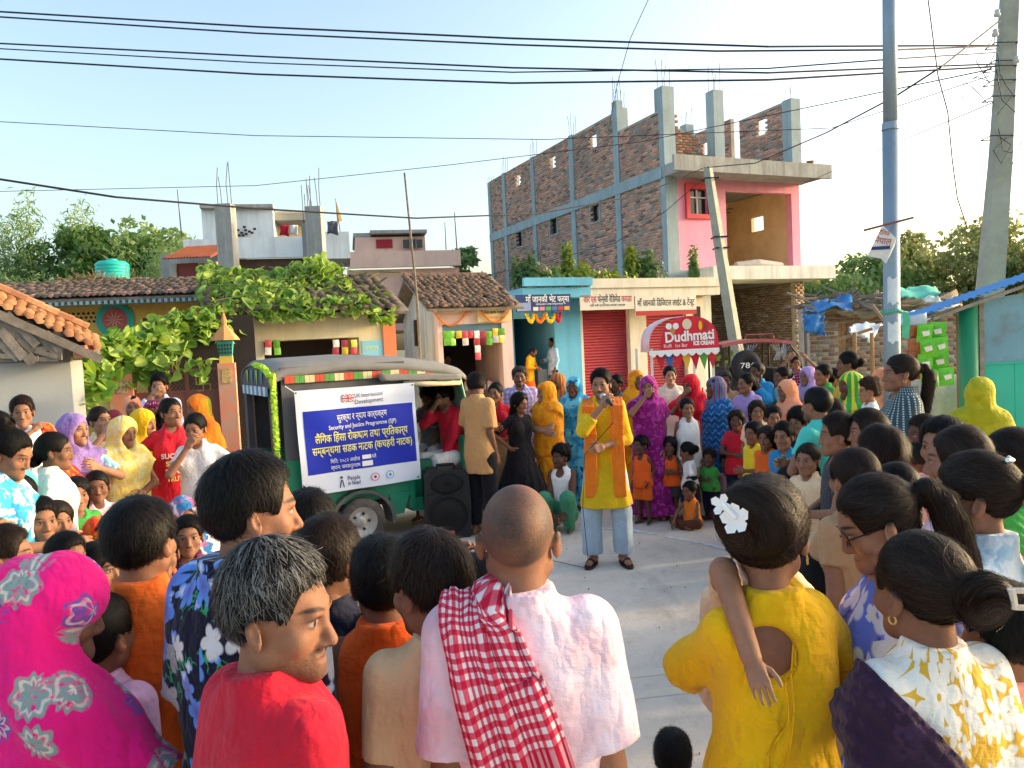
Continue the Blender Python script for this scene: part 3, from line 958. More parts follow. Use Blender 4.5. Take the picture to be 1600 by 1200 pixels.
TQ = M('turquoise_plastic', '#1fbfb0', .45, .06, 2, .05, spec=.5)
rr = (at(201, 430, 17.5).x - at(152, 430, 17.5).x) / 2
hh = at(177, 407, 17.5).z - tk.z + .05
prof = [(rr * .97, 0)]
for k in range(6):
 z_ = hh * .86 * k / 6
 prof += [(rr * .97, z_ + hh * .01), (rr, z_ + hh * .03), (rr, z_ + hh * .11), (rr * .97, z_ + hh * .13)]
prof += [(rr * .95, hh * .87), (rr * .8, hh * .95), (rr * .35, hh)]
MB().lathe(prof, (0, 0, 0), 32).build('tank_body', TQ, tnk, True)
MB().lathe([(rr * .33, hh), (rr * .33, hh * 1.05), (rr * .1, hh * 1.08)], (0, 0, 0), 20).build('lid', TQ, tnk)
MB().bx(-rr * 1.6, rr * 1.6, -.8, .8, -tk.z + .05, -.002).build('tank_plinth', MORTAR, tnk)
ST = M('dry_straw', '#8f7a58', .95, .3, 20, 0)
mb = MB()
p_ = at(160, 452, 15.2)
for i in range(520):
 a = random.uniform(-1, 1)
 c = Vector((p_.x + a * .82, 15.2 + random.uniform(-.35, .35), p_.z + random.uniform(-.02, .24) * (1 - a * a * .8)))
 d_ = Vector((random.gauss(0, 1), random.gauss(0, .6), random.gauss(0, .3))).normalized() * random.uniform(.1, .28)
 mb.bar(c - d_, c + d_, .011)
tag(mb.build('straw_heap', ST), 'heap of dry straw on the tiled roof beside the tank', 'straw', kind='stuff')
# ------------------------------------------------------------ gate, its pillars and yard wall
GO = at(357, 600, 10.2)
GY = 10.2
GANG = R(16)
GOo = (GO.x, GY)
gt = lambda px, py, v=0.0: hit(GOo, GANG, px, py, 1, v)
TERRA = M('terracotta_roof', '#cf9058', .8, .15, 4, .2)
SALM = M('salmon_plaster', '#f0926e', .85, .08, 2, .2, 30, dirt='#8fbcae', damt=.75, dscale=2.2)
def gate_pillar(label, pxa, pxb, py_top, finial):
 x0, x1 = gt(pxa, 620).x, gt(pxb, 620).x
 zt = gt((pxa + pxb) / 2, py_top).z
 r_ = empty('gate_pillar', (GOo[0], GOo[1], 0), GANG, label, 'pillar')
 MB().bx(x0, x1, -.11, .11, 0, zt).build('shaft', SALM, r_)
 xm = (x0 + x1) / 2
 if finial:
  w = (x1 - x0) / 2
  f = MB().bx(xm - w * .75, xm + w * .75, -.09, .09, zt, zt + .09).build('yellow_band', M('yellow_paint', '#e6c052', .8), r_)
  m4 = Matrix.Rotation(math.pi / 4, 3, 'Z')
  MB().lathe([(w * 1.0, zt + .09), (w * 1.35, zt + .30)], (xm, 0, 0), 4, m4).build('lantern', TEAL, r_)
  mb = MB()
  for i in range(5):
   for j in range(3):
    mb.box((xm + (i - 2) * .036, -.118 - .02 * j / 3 + .0, zt + .135 + j * .05), (.022, .02, .032))
  tag(mb.build('lantern_holes', DARKW, r_), kind='stuff')
  MB().lathe([(w * 1.75, zt + .30), (w * 1.6, zt + .33), (w * .55, zt + .47), (w * .3, zt + .5), (w * .35, zt + .56), (w * .1, zt + .66)], (xm, 0, 0), 8).build('roof', TERRA, r_)
 return r_, x0, x1, zt
r_, gx0, gx1, gzt = gate_pillar('salmon gate pillar with lattice lantern and small tiled cap', 344, 371, 567, True)
MB().bx(gx0 + .05, gx1 - .05, -.122, -.112, gt(357, 598).z, gt(357, 575).z).build('picture', M('gilded_picture', '#d8b074', .6, .5, 30, 0), r_)
r2, hx0, hx1, hzt = gate_pillar('plain salmon gate pillar with a small poster behind the women', 174, 211, 584, False)
mb = MB().bx(hx0 + .09, hx1 - .06, -.122, -.112, gt(190, 614).z, gt(190, 592).z)
mb.build('picture', M('poster_print', '#c8a888', .6, .7, 45, 0), r2)
wl = empty('yard_wall', (GOo[0], GOo[1], 0), GANG, 'pale yellow yard wall beside the plain salmon pillar', 'wall')
MB().bx(gt(150, 620).x, hx0 - .004, -.06, .06, 0, hzt - .02).build('wall_panel', M('pale_yellow_wall', '#ecd48c', .85, .08, 2, .2), wl)
GATE = M('brown_gate_paint', '#7d4a40', .5, .1, 3, .08, spec=.5)
BRASS = M('brass_paint', '#c8a04a', .5, .1, 5, 0, metal=.3)
SWK = M('dull_brass', '#a08a50', .5, .1, 5, 0, metal=.3)
gzg = gt(300, 577).z
for k, (a, b) in enumerate(((210, 291), (293, 343))):
 xa, xb = max(gt(a, 600).x, hx1 + .01), min(gt(b, 600).x, gx0 - .01)
 g_ = empty('steel_gate', (GOo[0], GOo[1], 0), GANG, ('wide brown steel gate leaf behind the young man', 'narrow brown steel gate leaf beside the lantern pillar')[k], 'gate')
 n = (3, 2)[k]
 for j in range(n):
  u0, u1 = xa + (xb - xa) * j / n, xa + (xb - xa) * (j + 1) / n
  MB().bx(u0 + .012, u1 - .012, -.015, .015, .1, gzg - .28).build('panel', GATE, g_)
 mb = MB()
 for j in range(n + 1):
  u = xa + (xb - xa) * j / n
  mb.bx(u - .012, u + .012, -.025, .025, .05, gzg)
 mb.bx(xa, xb, -.024, .024, gzg - .02, gzg + .012).bx(xa, xb, -.024, .024, gzg - .30, gzg - .27).bx(xa, xb, -.024, .024, .05, .1)
 mb.build('gate_frame', GATE, g_)
 mb = MB()
 u = xa
 while u < xb - .02:
  z0_, z1_ = gzg - .27, gzg - .02
  mb.bar((u, 0, z0_), (min(u + .2, xb), 0, z0_ + (min(u + .2, xb) - u) * 1.2), .006)
  mb.bar((u, .008, z1_), (min(u + .2, xb), .008, z1_ - (min(u + .2, xb) - u) * 1.2), .006)
  u += .05
 tag(mb.build('mesh_grille', GATE, g_), kind='stuff')
 u = xa + .05
 while u < xb:
  mb = MB()
  for a_ in (-.5, 0, .5):
   mb.tube([(u, 0, gzg + .01), (u + .11 * math.sin(a_), 0, gzg + .02 + .11 * math.cos(a_))], [.008, .003], 5)
  mb.build('spike', BRASS, g_)
  u += .115
 if k == 1:
  c = gt(318, 600)
  mb = MB()
  L_ = .085
  for q in range(4):
   m4 = Matrix.Rotation(q * math.pi / 2, 3, 'Y')
   for p, s_ in (((0, 0, L_ / 2), (.014, .012, L_)), ((L_ / 2, 0, L_), (L_, .012, .014))):
    mb.box(m4 @ Vector(p) + Vector((c.x, -.03, c.z)), s_, m4)
  mb.build('gate_emblem', SWK, g_)
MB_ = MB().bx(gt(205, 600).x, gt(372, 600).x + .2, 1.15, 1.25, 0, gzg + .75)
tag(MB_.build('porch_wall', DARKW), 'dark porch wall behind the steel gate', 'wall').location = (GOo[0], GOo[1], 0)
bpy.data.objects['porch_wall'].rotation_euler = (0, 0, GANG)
# ------------------------------------------------------------ near house at the left with the orange tiles
def tile_obj_mat():
 m, nt, b = nodes_of('orange_clay_tile')
 oi = N(nt, 'ObjectInfo')
 tc = N(nt, 'TexCoord')
 f = noise(nt, tc.outputs['Object'], 14, 4)
 cc = mixc(nt, oi.outputs['Random'], (.30, .13, .06), (.56, .29, .14))
 cc = mixc(nt, mth(nt, 'MULTIPLY', ramp(nt, f, .45, .7), .5), cc, (.20, .11, .06))
 nt.links.new(cc, b.inputs['Base Color'])
 b.inputs['Roughness'].default_value = .9
 bump(nt, b, noise(nt, tc.outputs['Object'], 60, 4), .3, .005)
 MATS['orange_clay_tile'] = m
 return m
indiv_mat = tile_obj_mat()
LH = at(160, 600, 8.6)
lho = empty('orange_tiled_house', (0, 0, 0), 0, 'whitewashed house with a bright orange clay tile roof', 'building')
A_ = at(2, 482, 8.0)      # eave line, near-left end
B_ = at(160, 552, 8.4)    # eave line, right end
C_ = at(175, 522, 9.6)    # ridge, right end
D_ = at(2, 464, 7.4)
ux_ = (B_ - A_)
A2 = A_ - ux_.normalized() * 1.0
uv_ = (C_ - B_)
uvp = Vector((-.42, .75, .19))
Lr = uvp.length
tile_sheet('roof_tiles', lho, A2, ux_, uvp, (B_ - A2).length, Lr, TILE_M, .10, .155, base=(.58, .27, .11), jit=.010, indiv=250)
mb = MB()
nrm = ux_.normalized()
n_t = int((B_ - A2).length / .17)
ridge_c = []
for i in range(n_t):
 p = A2 + uvp + nrm * (i * .17) + Vector((0, 0, .05))
 t_ = MB().tube([p, p + nrm * .19], [.06, .072], 8)
 t_.build('ridge_tile', indiv_mat, lho)
WW = M('whitewash_wall', '#a3a8a8', .9, .05, 2, .2, 30, dirt='#b0aca0', damt=.35)
wallb = A_.z - .62
g0, g1 = A2.copy(), B_ - nrm * .25
g0.y += .25; g1.y += .25
MB().extrude([Vector((g0.x, g0.y, 0)), Vector((g1.x - .25, g1.y, 0)), Vector((g1.x - .25, g1.y, at(140, 562, g1.y).z)), Vector((g0.x, g0.y, at(0, 568, g0.y).z))], (0.05, .15, 0)).build('wall', WW, lho)
def plank(pa, ya, pb, yb, w, dpt):
 a, b = at(pa, ya, dpt), at(pb, yb, dpt + (pb - pa) * .002)
 MB().bar(a, b, .03, w, (0, 0, 1)).build('plank', WOODG, lho)
for q in ((0, 500, 55, 548, .10), (0, 515, 38, 560, .09), (10, 490, 58, 540, .08), (0, 535, 30, 562, .08), (38, 552, 92, 540, .06), (0, 556, 60, 560, .05), (0, 562, 90, 561, .05), (92, 533, 92, 562, .07), (62, 522, 90, 552, .09), (42, 555, 52, 568, .10), (20, 520, 24, 560, .08), (70, 520, 95, 548, .09), (55, 548, 90, 558, .05)):
 plank(*q, 8.02 + q[0] * .002 + random.uniform(-.03, .03))
bd = MB().add([at(-30, 480, 8.2), at(110, 538, 8.5), at(110, 565, 8.5), at(-30, 570, 8.2)], [(0, 1, 2, 3)])
bd.extrude([at(-30, 480, 8.21), at(110, 538, 8.51), at(110, 565, 8.51), at(-30, 570, 8.21)], (0, .05, 0))
bd.build('gable_boarding', M('dusty_boards', '#8a8272', .95, .3, 5, .4), lho)
bb = MB()
bb.bar(A2 + Vector((0, -.02, -.07)), B_ + Vector((0, -.02, -.07)), .05, .09)
bb.build('bargeboard', WOODG, lho)
MB().bx(at(106, 545, 8.2).x, at(125, 545, 8.2).x, 8.3, 8.5, at(110, 560, 8.2).z, at(110, 540, 8.2).z).build('salmon_post', M('salmon_post_paint', '#d8806a', .85), lho)
# ------------------------------------------------------------ vine
def leaf_mat(name, c1, c2, trans=.35):
 m, nt, b = nodes_of(name)
 oi = N(nt, 'ObjectInfo')
 at_ = N(nt, 'Attribute')
 at_.attribute_name = 'col'
 tc = N(nt, 'TexCoord')
 sp = N(nt, 'SeparateColor')
 nt.links.new(at_.outputs['Color'], sp.inputs[0])
 f = mth(nt, 'FRACT', mth(nt, 'ADD', oi.outputs['Random'], sp.outputs[0]))
 cc = mixc(nt, f, c1, c2)
 nt.links.new(cc, b.inputs['Base Color'])
 b.inputs['Roughness'].default_value = .5
 b.inputs['Specular IOR Level'].default_value = .35
 tr = N(nt, 'BsdfTranslucent')
 hv = N(nt, 'HueSaturation')
 hv.inputs['Value'].default_value = 1.5
 hv.inputs['Saturation'].default_value = 1.1
 nt.links.new(cc, hv.inputs['Color'])
 nt.links.new(hv.outputs[0], tr.inputs['Color'])
 mx = N(nt, 'MixShader')
 mx.inputs[0].default_value = trans
 nt.links.new(b.outputs[0], mx.inputs[1])
 nt.links.new(tr.outputs[0], mx.inputs[2])
 nt.links.new(mx.outputs[0], nt.nodes['Material Output'].inputs[0])
 MATS[name] = m
 return m
VINE = leaf_mat('vine_leaf', (.11, .25, .04), (.38, .50, .10))
STEM = M('vine_stem', '#6a7a3a', .8, .2, 9, 0)
def gourd_leaf():
 v = [(0, 0, 0)]
 out = [(0, -.06), (.32, -.22), (.52, .05), (.46, .42), (.30, .72), (0, .95), (-.30, .72), (-.46, .42), (-.52, .05), (-.32, -.22)]
 for x, y in out: v.append((x, y + .1, .16 * abs(x) - .10 * (y ** 2)))
 f = [(0, i, i + 1) for i in range(1, 10)] + [(0, 10, 1)]
 return np.array(v, F32), f
LV, LF = gourd_leaf()
def rand_leaf_mtx(r, p, size, up=(0, -.45, .8), spread=.7):
 n = Vector(up) + Vector((r.normal() * spread, r.normal() * spread, r.normal() * spread * .6))
 n.normalize()
 t = Vector((r.normal(), r.normal(), r.normal() - .9))
 t = (t - n * t.dot(n)).normalized()
 x = t.cross(n)
 m = Matrix((x, t, n)).transposed() * size
 m = m.to_4x4()
 m.translation = p
 return m
def leaves_mesh(name, mats, pts, sizes, tmplV, tmplF, parent, seed, up=(0, -.45, .8), spread=.7):
 r = np.random.default_rng(seed)
 n = len(pts)
 nv = len(tmplV)
 P = np.asarray(pts, F32)
 N_ = np.array(up, F32) + r.normal(size=(n, 3)) * np.array((spread, spread, spread * .7))
 N_ /= np.linalg.norm(N_, axis=1)[:, None]
 T_ = r.normal(size=(n, 3)) - np.array((0, 0, .8))
 T_ -= (T_ * N_).sum(1)[:, None] * N_
 T_ /= np.linalg.norm(T_, axis=1)[:, None]
 X_ = np.cross(T_, N_)
 S_ = np.asarray(sizes, F32)[:, None, None]
 V = P[:, None] + S_ * (tmplV[None, :, 0:1] * X_[:, None] + tmplV[None, :, 1:2] * T_[:, None] + tmplV[None, :, 2:3] * N_[:, None])
 k = len(tmplF[0])
 F_ = (np.arange(n)[:, None, None] * nv + np.array(tmplF)[None]).reshape(-1, k)
 C = np.repeat(r.random((n, 1)) * np.ones((1, 3)), nv, 0)
 return add_mesh(name, V.reshape(-1, 3), F_.astype(np.int32), mats, parent, False, C)
r_v = np.random.default_rng(5)
vine_pts = []
Rm = Matrix.Rotation(ANG, 3, 'Z')
def yw(u, v, z): return Rm @ Vector((u, v, z)) + Vector((YO[0], YO[1], 0))
for i in range(2300):
 u, v = r_v.uniform(-.4, YW + .15), r_v.uniform(-.45, 1.7)
 z = YE + .10 + max(v, -.2) * .40 + r_v.uniform(-.04, .20) * (1 + .5 * math.sin(u * 3.1) * math.sin(v * 2.7 + 1))
 if u > YW - .3: z -= .15
 vine_pts.append(yw(u, v, z))
for i in range(90):
 u = r_v.uniform(-.4, YW * .6)
 vine_pts.append(yw(u, -.46, YE + .05 - r_v.uniform(0, .14)))
for i in range(60):          # the sprout climbing above the mound
 t = r_v.random()
 vine_pts.append(yw(YW * .68 + r_v.normal() * .16, 1.2 + r_v.normal() * .15, YE + .5 + t * .6))
path = [(345, 505, 11.3, .20), (300, 495, 11.0, .42), (255, 515, 10.7, .5), (215, 530, 10.3, .5), (180, 545, 9.8, .55), (140, 560, 9.4, .55), (105, 582, 9.0, .45), (75, 600, 8.8, .35)]
for i in range(len(path) - 1):
 for k in range(170):
  t = r_v.random()
  a, b = path[i], path[i + 1]
  p = at(a[0] + (b[0] - a[0]) * t, a[1] + (b[1] - a[1]) * t + 4, a[2] + (b[2] - a[2]) * t)
  w = a[3] + (b[3] - a[3]) * t
  p += Vector((r_v.normal() * .12, r_v.normal() * .12, r_v.uniform(-.75, .42) * w))
  vine_pts.append(p)
for i in range(240):         # the fall of leaves over the salmon pillar
 p = at(r_v.uniform(110, 330), r_v.uniform(560, 592), 9.85)
 if p.x > at(262, 580, 9.85).x and r_v.random() < .75: continue
 vine_pts.append(p)
for i in range(70): vine_pts.append(at(r_v.uniform(50, 170), r_v.uniform(590, 640), 8.9 + r_v.normal() * .1))
vine = empty('gourd_vine', (YO[0], YO[1], 0), 0, 'broad leaved green gourd vine over the cream house roof and the gate', 'vine')
vo = Vector((YO[0], YO[1], 0))
sz_ = [.125 * r_v.uniform(.4, 1.35) for _ in vine_pts]
order = sorted(range(len(vine_pts)), key=lambda i: -sz_[i] / vine_pts[i].y)
lm = bpy.data.meshes.new('leaf')
lm.from_pydata([tuple(map(float, v)) for v in LV], [], LF)
lm.materials.append(VINE)
for i in order[:280]:
 o = link(bpy.data.objects.new('leaf', lm), vine)
 o.matrix_local = rand_leaf_mtx(r_v, vine_pts[i] - vo, sz_[i])
rest = order[280:]
o = leaves_mesh('foliage', VINE, [vine_pts[i] - vo for i in rest], [sz_[i] for i in rest], LV, LF, vine, 3)
tag(o, kind='stuff')
mb = MB()
prev = None
for a in path:
 p = at(a[0], a[1] + 10, a[2]) - vo
 if prev: mb.tube([prev, prev.lerp(p, .5) - Vector((0, 0, .08)), p], .014, 5)
 prev = p
for k in range(26):
 u, v = r_v.uniform(0, YW), r_v.uniform(-.3, 1.5)
 a = yw(u, v, YE + .15 + v * .4) - vo
 mb.tube([a, a + Vector((r_v.normal() * .3, r_v.normal() * .2, .22)), a + Vector((r_v.normal() * .5, r_v.normal() * .3, .12))], .009, 5)
tag(mb.build('stem', STEM, vine), kind='stuff')
# ------------------------------------------------------------ houses further back
WB = M('bluish_white_wall', '#dfeaf0', .88, .06, 2, .15, 30, dirt='#8a949a', damt=.45, dscale=.7, streak=True)
DKB = M('sooty_brick_paint', '#5c4a42', .9, .3, 3, .5, 20)
bh = empty('white_house', (0, 0, 0), R(12), 'bluish white upper storey house with pierced wall and washing on its terrace', 'building')
Y1 = 19.5
w_ = lambda px, py, Y=Y1: Matrix.Rotation(-R(12), 3, 'Z') @ at(px, py, Y)
def wbox(name, mat, pa, ya, pb, yb, Y, dep, parent=bh):
 a, b = w_(pa, yb, Y), w_(pb, ya, Y)
 y0 = (a.y + b.y) / 2
 return MB().bx(a.x, b.x, y0, y0 + dep, a.z, w_(pa, ya, Y).z * .5 + b.z * .5).build(name, mat, parent)
wbox('upper_wall', WB, 320, 326, 425, 385, 20.0, 2.5)
wbox('terrace_wall', WB, 372, 370, 478, 405, 19.4, .15)
wbox('terrace_wall', WB, 288, 374, 345, 388, 19.4, .15)
wbox('terrace_wall', WB, 502, 362, 545, 405, 19.3, 2.0)
wbox('lower_wall', DKB, 372, 404, 480, 520, 19.6, 3.0)
wbox('lower_wall', CONC, 264, 396, 372, 560, 20.2, 2.5)
a_ = wbox('roof_edge', CONC, 314, 319, 425, 327, 19.8, 3.0)
wbox('porch_wall', CREAM, 425, 330, 476, 372, 21.5, .2)
wbox('porch_roof', M('asbestos_sheet', '#b0aa9a', .9, .2, 3, .3), 420, 333, 480, 345, 20.6, 1.8)
mb = MB()
for (px, py) in ((372, 360), (378, 364), (374, 368), (384, 360), (385, 366), (390, 362), (394, 364), (382, 355), (366, 352), (398, 358), (380, 368)):
 p = w_(px, py, 19.97)
 mb.box((p.x, p.y - .03, p.z), (.07, .05, .05))
tag(mb.build('pierced_holes', DARKW, bh), kind='stuff')
RUST = M('rusty_tin', '#a0583c', .8, .25, 3, .2, 20, dirt='#6d4a38', damt=.5)
a, b = at(265, 410, 18.6), at(345, 410, 18.8)
sd_ = empty('tin_shed', (0, 0, 0), 0, 'small shed with a rusty tin roof and a red brown door', 'building')
mb = MB()
n = 16
for i in range(n):
 x0, x1 = a.x + (b.x - a.x) * i / n, a.x + (b.x - a.x) * (i + 1) / n
 xm = (x0 + x1) / 2
 z0_, z1_ = at(300, 405, 18.3).z, at(300, 386, 19.2).z
 mb.add([(x0, 18.2, z0_), (xm, 18.2, z0_ + .05), (x1, 18.2, z0_), (x1 + .15, 19.3, z1_), (xm + .15, 19.3, z1_ + .05), (x0 + .15, 19.3, z1_)], [(0, 1, 4, 5), (1, 2, 3, 4)])
mb.build('tin_roof', RUST, sd_)
dx0, dx1 = at(277, 430, 18.6).x, at(313, 430, 18.6).x
dz0, dz1 = 0, at(295, 411, 18.6).z
MB().bx(dx0, dx1, 18.6, 18.7, at(295, 455, 18.6).z - .3, dz1).build('door', M('red_brown_door', '#7a3a34', .7, .1), sd_)
MB().bx(a.x, dx0, 18.55, 18.75, 0, dz1).build('side_pier', CONC, sd_)
fr = frame_mtx((dx1, 18.62, 0), (1, 0, 0), (0, -1, 0))
brick_wall(sd_, b.x - dx1, 2.0, dz1, fr, base=(.30, .13, .09))
MB().bx(a.x, b.x, 18.75, 20, 0, dz1).build('shed_core', MORTAR, sd_)
for k, (px, pt, pb_, wd) in enumerate(((354, 320, 450, .34), (492, 324, 445, .34), (481, 350, 445, .24))):
 Yc = 16.8 + .2 * k
 p, q = at(px, pt, Yc), at(px + 6, pb_, Yc)
 c_ = empty('concrete_column', (q.x, Yc, 0), 0, ('bare concrete column beside the tin shed', 'bare concrete column with tall rods beside the white house', 'short dark concrete stub next to the taller column')[k], 'column')
 MB().bx(-wd / 2, wd / 2, -wd / 2, wd / 2, 0, p.z).build('shaft', CONC, c_)
 mb = MB()
 rebars(mb, (0, 0, p.z), wd, (1.0, .9, .9)[k] * 1.0)
 tag(mb.build('rebar', REBAR, c_), kind='stuff')
for k, (px, pt, px2, pb_, Yc, r_) in enumerate(((632, 270, 652, 470, 15.8, .028), (277, 296, 284, 372, 20, .018), (710, 332, 714, 390, 30, .025), (524, 310, 532, 365, 19.5, .014), (695, 347, 697, 390, 30, .02))):
 a, b = at(px2, pb_, Yc), at(px, pt, Yc)
 lb = ('tall bamboo pole rising above the tiled shop roof', 'thin rod standing on the roof beside the bamboo grove', 'thin rod on the terrace of the pink house', 'slim flagstaff with a small pennant behind the washing', 'short rod on the pink house terrace')[k]
 o_ = empty('roof_pole', (a.x, Yc, a.z if k else 0), 0, lb, 'pole')
 MB().tube([(0, 0, 0 if k else a.z - .4), ((b - a).x, 0, b.z - (a.z if k else 0))] if k else [((a.x - a.x), 0, 0), (0, 0, a.z), ((b - a).x, 0, b.z)], [r_, r_ * .6] if k else [r_ * 1.1, r_, r_ * .7], 7).build('rod', WOODG, o_)
 if k == 3:
  MB().extrude([((b - a).x, 0, b.z - a.z), ((b - a).x + .13, .05, b.z - a.z - .55), ((b - a).x + .01, 0, b.z - a.z - .6)], (0, .01, 0)).build('pennant', M('ochre_cloth', '#d8b060', .9), o_)
for k, (px0, px1, py0, py1, mt, lb) in enumerate(((437, 452, 352, 368, M('red_laundry', '#c02440', .9, .1), 'red cloth drying on the terrace line'), (452, 466, 352, 367, M('white_laundry', '#e4e4e2', .9, .1), 'white garment drying on the terrace line'),
            (511, 529, 346, 366, M('patterned_laundry', '#6a6874', .9, .6, 30), 'grey patterned cloth drying beside the column'))):
 a, b = at(px0, py0, 18.9), at(px1, py1, 18.9)
 V_, F_ = [], []
 for j in range(5):
  for i in range(6):
   V_.append((a.x + (b.x - a.x) * i / 5, 18.9 + .05 * math.sin(i * 1.7 + j), a.z + (b.z - a.z) * j / 4 * (1 - .1 * math.sin(i))))
 F_ = [(j * 6 + i, j * 6 + i + 1, (j + 1) * 6 + i + 1, (j + 1) * 6 + i) for j in range(4) for i in range(5)]
 o_ = add_mesh('hanging_cloth', V_, F_, mt, None, True)
 sm_ = o_.modifiers.new('thick', 'SOLIDIFY')
 sm_.thickness = .01
 tag(o_, lb, 'laundry')
PH = M('salmon_house_wall', '#f6cbb6', .88, .06, 2, .15, 30, dirt='#b08a78', damt=.35, dscale=.5, streak=True)
ph = empty('salmon_house', (0, 0, 0), R(12), 'salmon pink flat roofed house behind the tiled shop', 'building')
wbox('main_block', PH, 548, 420, 720, 520, 27, 6, ph)
wbox('parapet', PH, 543, 392, 722, 421, 26.6, .2, ph)
wbox('upper_block', PH, 556, 370, 665, 395, 29, 4, ph)
wbox('roof_slab', CONC, 552, 364, 580, 371, 28.8, 3.8, ph)
wbox('roof_slab', CONC, 578, 359, 668, 366, 28.7, 4.0, ph)
wbox('window', DGLASS, 630, 374, 660, 388, 28.9, .1, ph)
wbox('door', M('crimson_door', '#a82a3a', .7), 588, 374, 613, 388, 28.9, .1, ph)
wbox('blue_panel', WB, 558, 376, 580, 388, 28.9, .1, ph)
mb = MB()
for px in (640, 650):
 p = w_(px, 381, 28.8)
 mb.box((p.x, p.y, p.z), (.04, .04, .4))
mb.build('window_bar', WOODG, ph)
for (pa, pb_) in ((553, 630), (638, 712)):
 wbox('wall_recess', M('salmon_recess', '#f0b8a2', .9, .05), pa, 428, pb_, 500, 26.85, .1, ph)
# ------------------------------------------------------------ trees
TV = np.array([(0, 0, 0), (.28, .45, .05), (0, 1, -.08), (-.28, .45, .05)], F32)
TF = [(0, 1, 2, 3)]
BV = np.array([(0, 0, 0), (.09, .4, .03), (0, 1, -.15), (-.09, .4, .03)], F32)
LEAF_D = leaf_mat('tree_leaf_dark', (.05, .12, .03), (.12, .21, .05))
LEAF_M = leaf_mat('tree_leaf_mid', (.11, .21, .06), (.27, .36, .12))
LEAF_Y = leaf_mat('tree_leaf_warm', (.18, .22, .07), (.38, .37, .16))
LEAF_B = leaf_mat('bamboo_leaf', (.14, .24, .09), (.36, .46, .20), .5)
BARK = M('bark', '#5d4d40', .95, .3, 6, .5)
BAMB = M('bamboo_culm', '#8a9a5a', .6, .2, 4, .1)
def tree(label, base, H_, rx_, rz_, nleaf, mat, seed, lsize=.16, clumps=26, gap=.55, group=None, name='broadleaf_tree', trunk=.12):
 r = np.random.default_rng(seed)
 root = empty(name, base, 0, label, 'tree', group)
 cz = H_ - rz_
 cl = []
 for _ in range(clumps):
  d = r.normal(size=3)
  d /= np.linalg.norm(d)
  d *= r.uniform(.35, 1.0) ** .6
  cl.append((np.array([d[0] * rx_, d[1] * rx_, cz + d[2] * rz_]), r.uniform(.16, .36) * min(rx_, rz_)))
 pts, szs = [], []
 per = nleaf // clumps
 for c, cr in cl:
  q = r.normal(size=(per, 3))
  q /= np.linalg.norm(q, axis=1)[:, None]
  q *= (r.uniform(.3, 1.0, per) ** .45)[:, None] * cr * np.array([1.25, 1.25, .8])
  pts.append(c + q)
  szs.append(r.uniform(.6, 1.3, per) * lsize)
 tag(leaves_mesh('crown', mat, np.concatenate(pts), np.concatenate(szs), TV, TF, root, seed + 1, (0, -.2, .7), .8), kind='stuff')
 mb = MB()
 mb.tube([(0, 0, 0), (.03 * H_ * r.normal() * .3, 0, H_ * .25), (0, 0, cz), (0, 0, H_ * .85)], [trunk, trunk * .8, trunk * .55, trunk * .1], 8)
 for c, cr in cl[:12]:
  z0_ = max(.2 * H_, min(c[2] - rx_ * .4, cz))
  mb.tube([(0, 0, z0_), (c[0] * .5, c[1] * .5, (z0_ + c[2]) / 2 + .1), tuple(c)], [trunk * .4, trunk * .25, trunk * .06], 6)
 mb.build('trunk', BARK, root)
 return root
def bamboo(label, base, H_, n, seed, spread=1.2, group=None, leaves=240):
 r = np.random.default_rng(seed)
 root = empty('bamboo_clump', base, 0, label, 'bamboo', group)
 pts, szs = [], []
 mb = MB()
 for k in range(n):
  x, y = r.normal(size=2) * spread * .35
  h_ = H_ * r.uniform(.7, 1.05)
  lx, ly = r.normal(size=2) * spread * .6
  P_ = [np.array([x + lx * t * t, y + ly * t * t, h_ * t * (1 - .06 * t)]) for t in np.linspace(0, 1, 7)]
  mb.tube([tuple(p) for p in P_], [.045 * (1 - .85 * t) for t in np.linspace(0, 1, 7)], 5)
  for q in range(leaves):
   t = r.uniform(.18, 1.0)
   i = min(int(t * 6), 5)
   p = P_[i] + (P_[i + 1] - P_[i]) * (t * 6 - i)
   node = round(t * 14) / 14
   w = .55 * (1.15 - t) + .12
   d = r.normal(size=3) * w
   d[2] = -abs(d[2]) * .5 + .1
   pts.append(p + d)
   szs.append(r.uniform(.22, .42))
 tag(leaves_mesh('foliage', LEAF_B, pts, szs, BV, TF, root, seed + 2, (0, -.3, .5), .8), kind='stuff')
 mb.build('culms', BAMB, root)
 return root
def tbase(px, Y): return (at(px, 600, Y).x, Y, 0)
gB, gT = 'bamboo grove at the left', 'trees behind the far houses'
for k, (px, top, Y, lb) in enumerate(((5, 350, 32, 'bamboo clump at the left edge of the picture'), (38, 335, 33, 'loose bamboo clump with arching tips near the left edge'), (80, 318, 34, 'tallest feathery bamboo clump, left of the water tank'), (125, 315, 33, 'tall feathery bamboo clump behind the water tank'),
          (225, 372, 31, 'dense bamboo clump right of the water tank'), (255, 375, 30, 'bamboo clump next to the tin shed'), (15, 420, 28, 'low bamboo thicket at the far left'))):
 bamboo(lb, tbase(px, Y), at(px, top, Y).z * 1.07, 10, 40 + k, 1.6, gB, 380)
for k, (px, top, Y, rx_, rz_, mat, lb) in enumerate(((172, 362, 33, 2.2, 2.4, LEAF_D, 'dark bushy tree behind the turquoise tank'), (205, 352, 36, 1.9, 2.4, LEAF_M, 'green bushy tree between tank and tin shed'), (255, 360, 38, 2.0, 2.4, LEAF_M, 'mid green tree behind the tin shed'), (60, 425, 37, 3.0, 2.4, LEAF_M, 'broad tree low behind the bamboo'))):
 tree(lb, tbase(px, Y), at(px, top, Y).z, rx_ * 1.25, rz_, 6500, mat, 60 + k, .32, 36, group=gT)
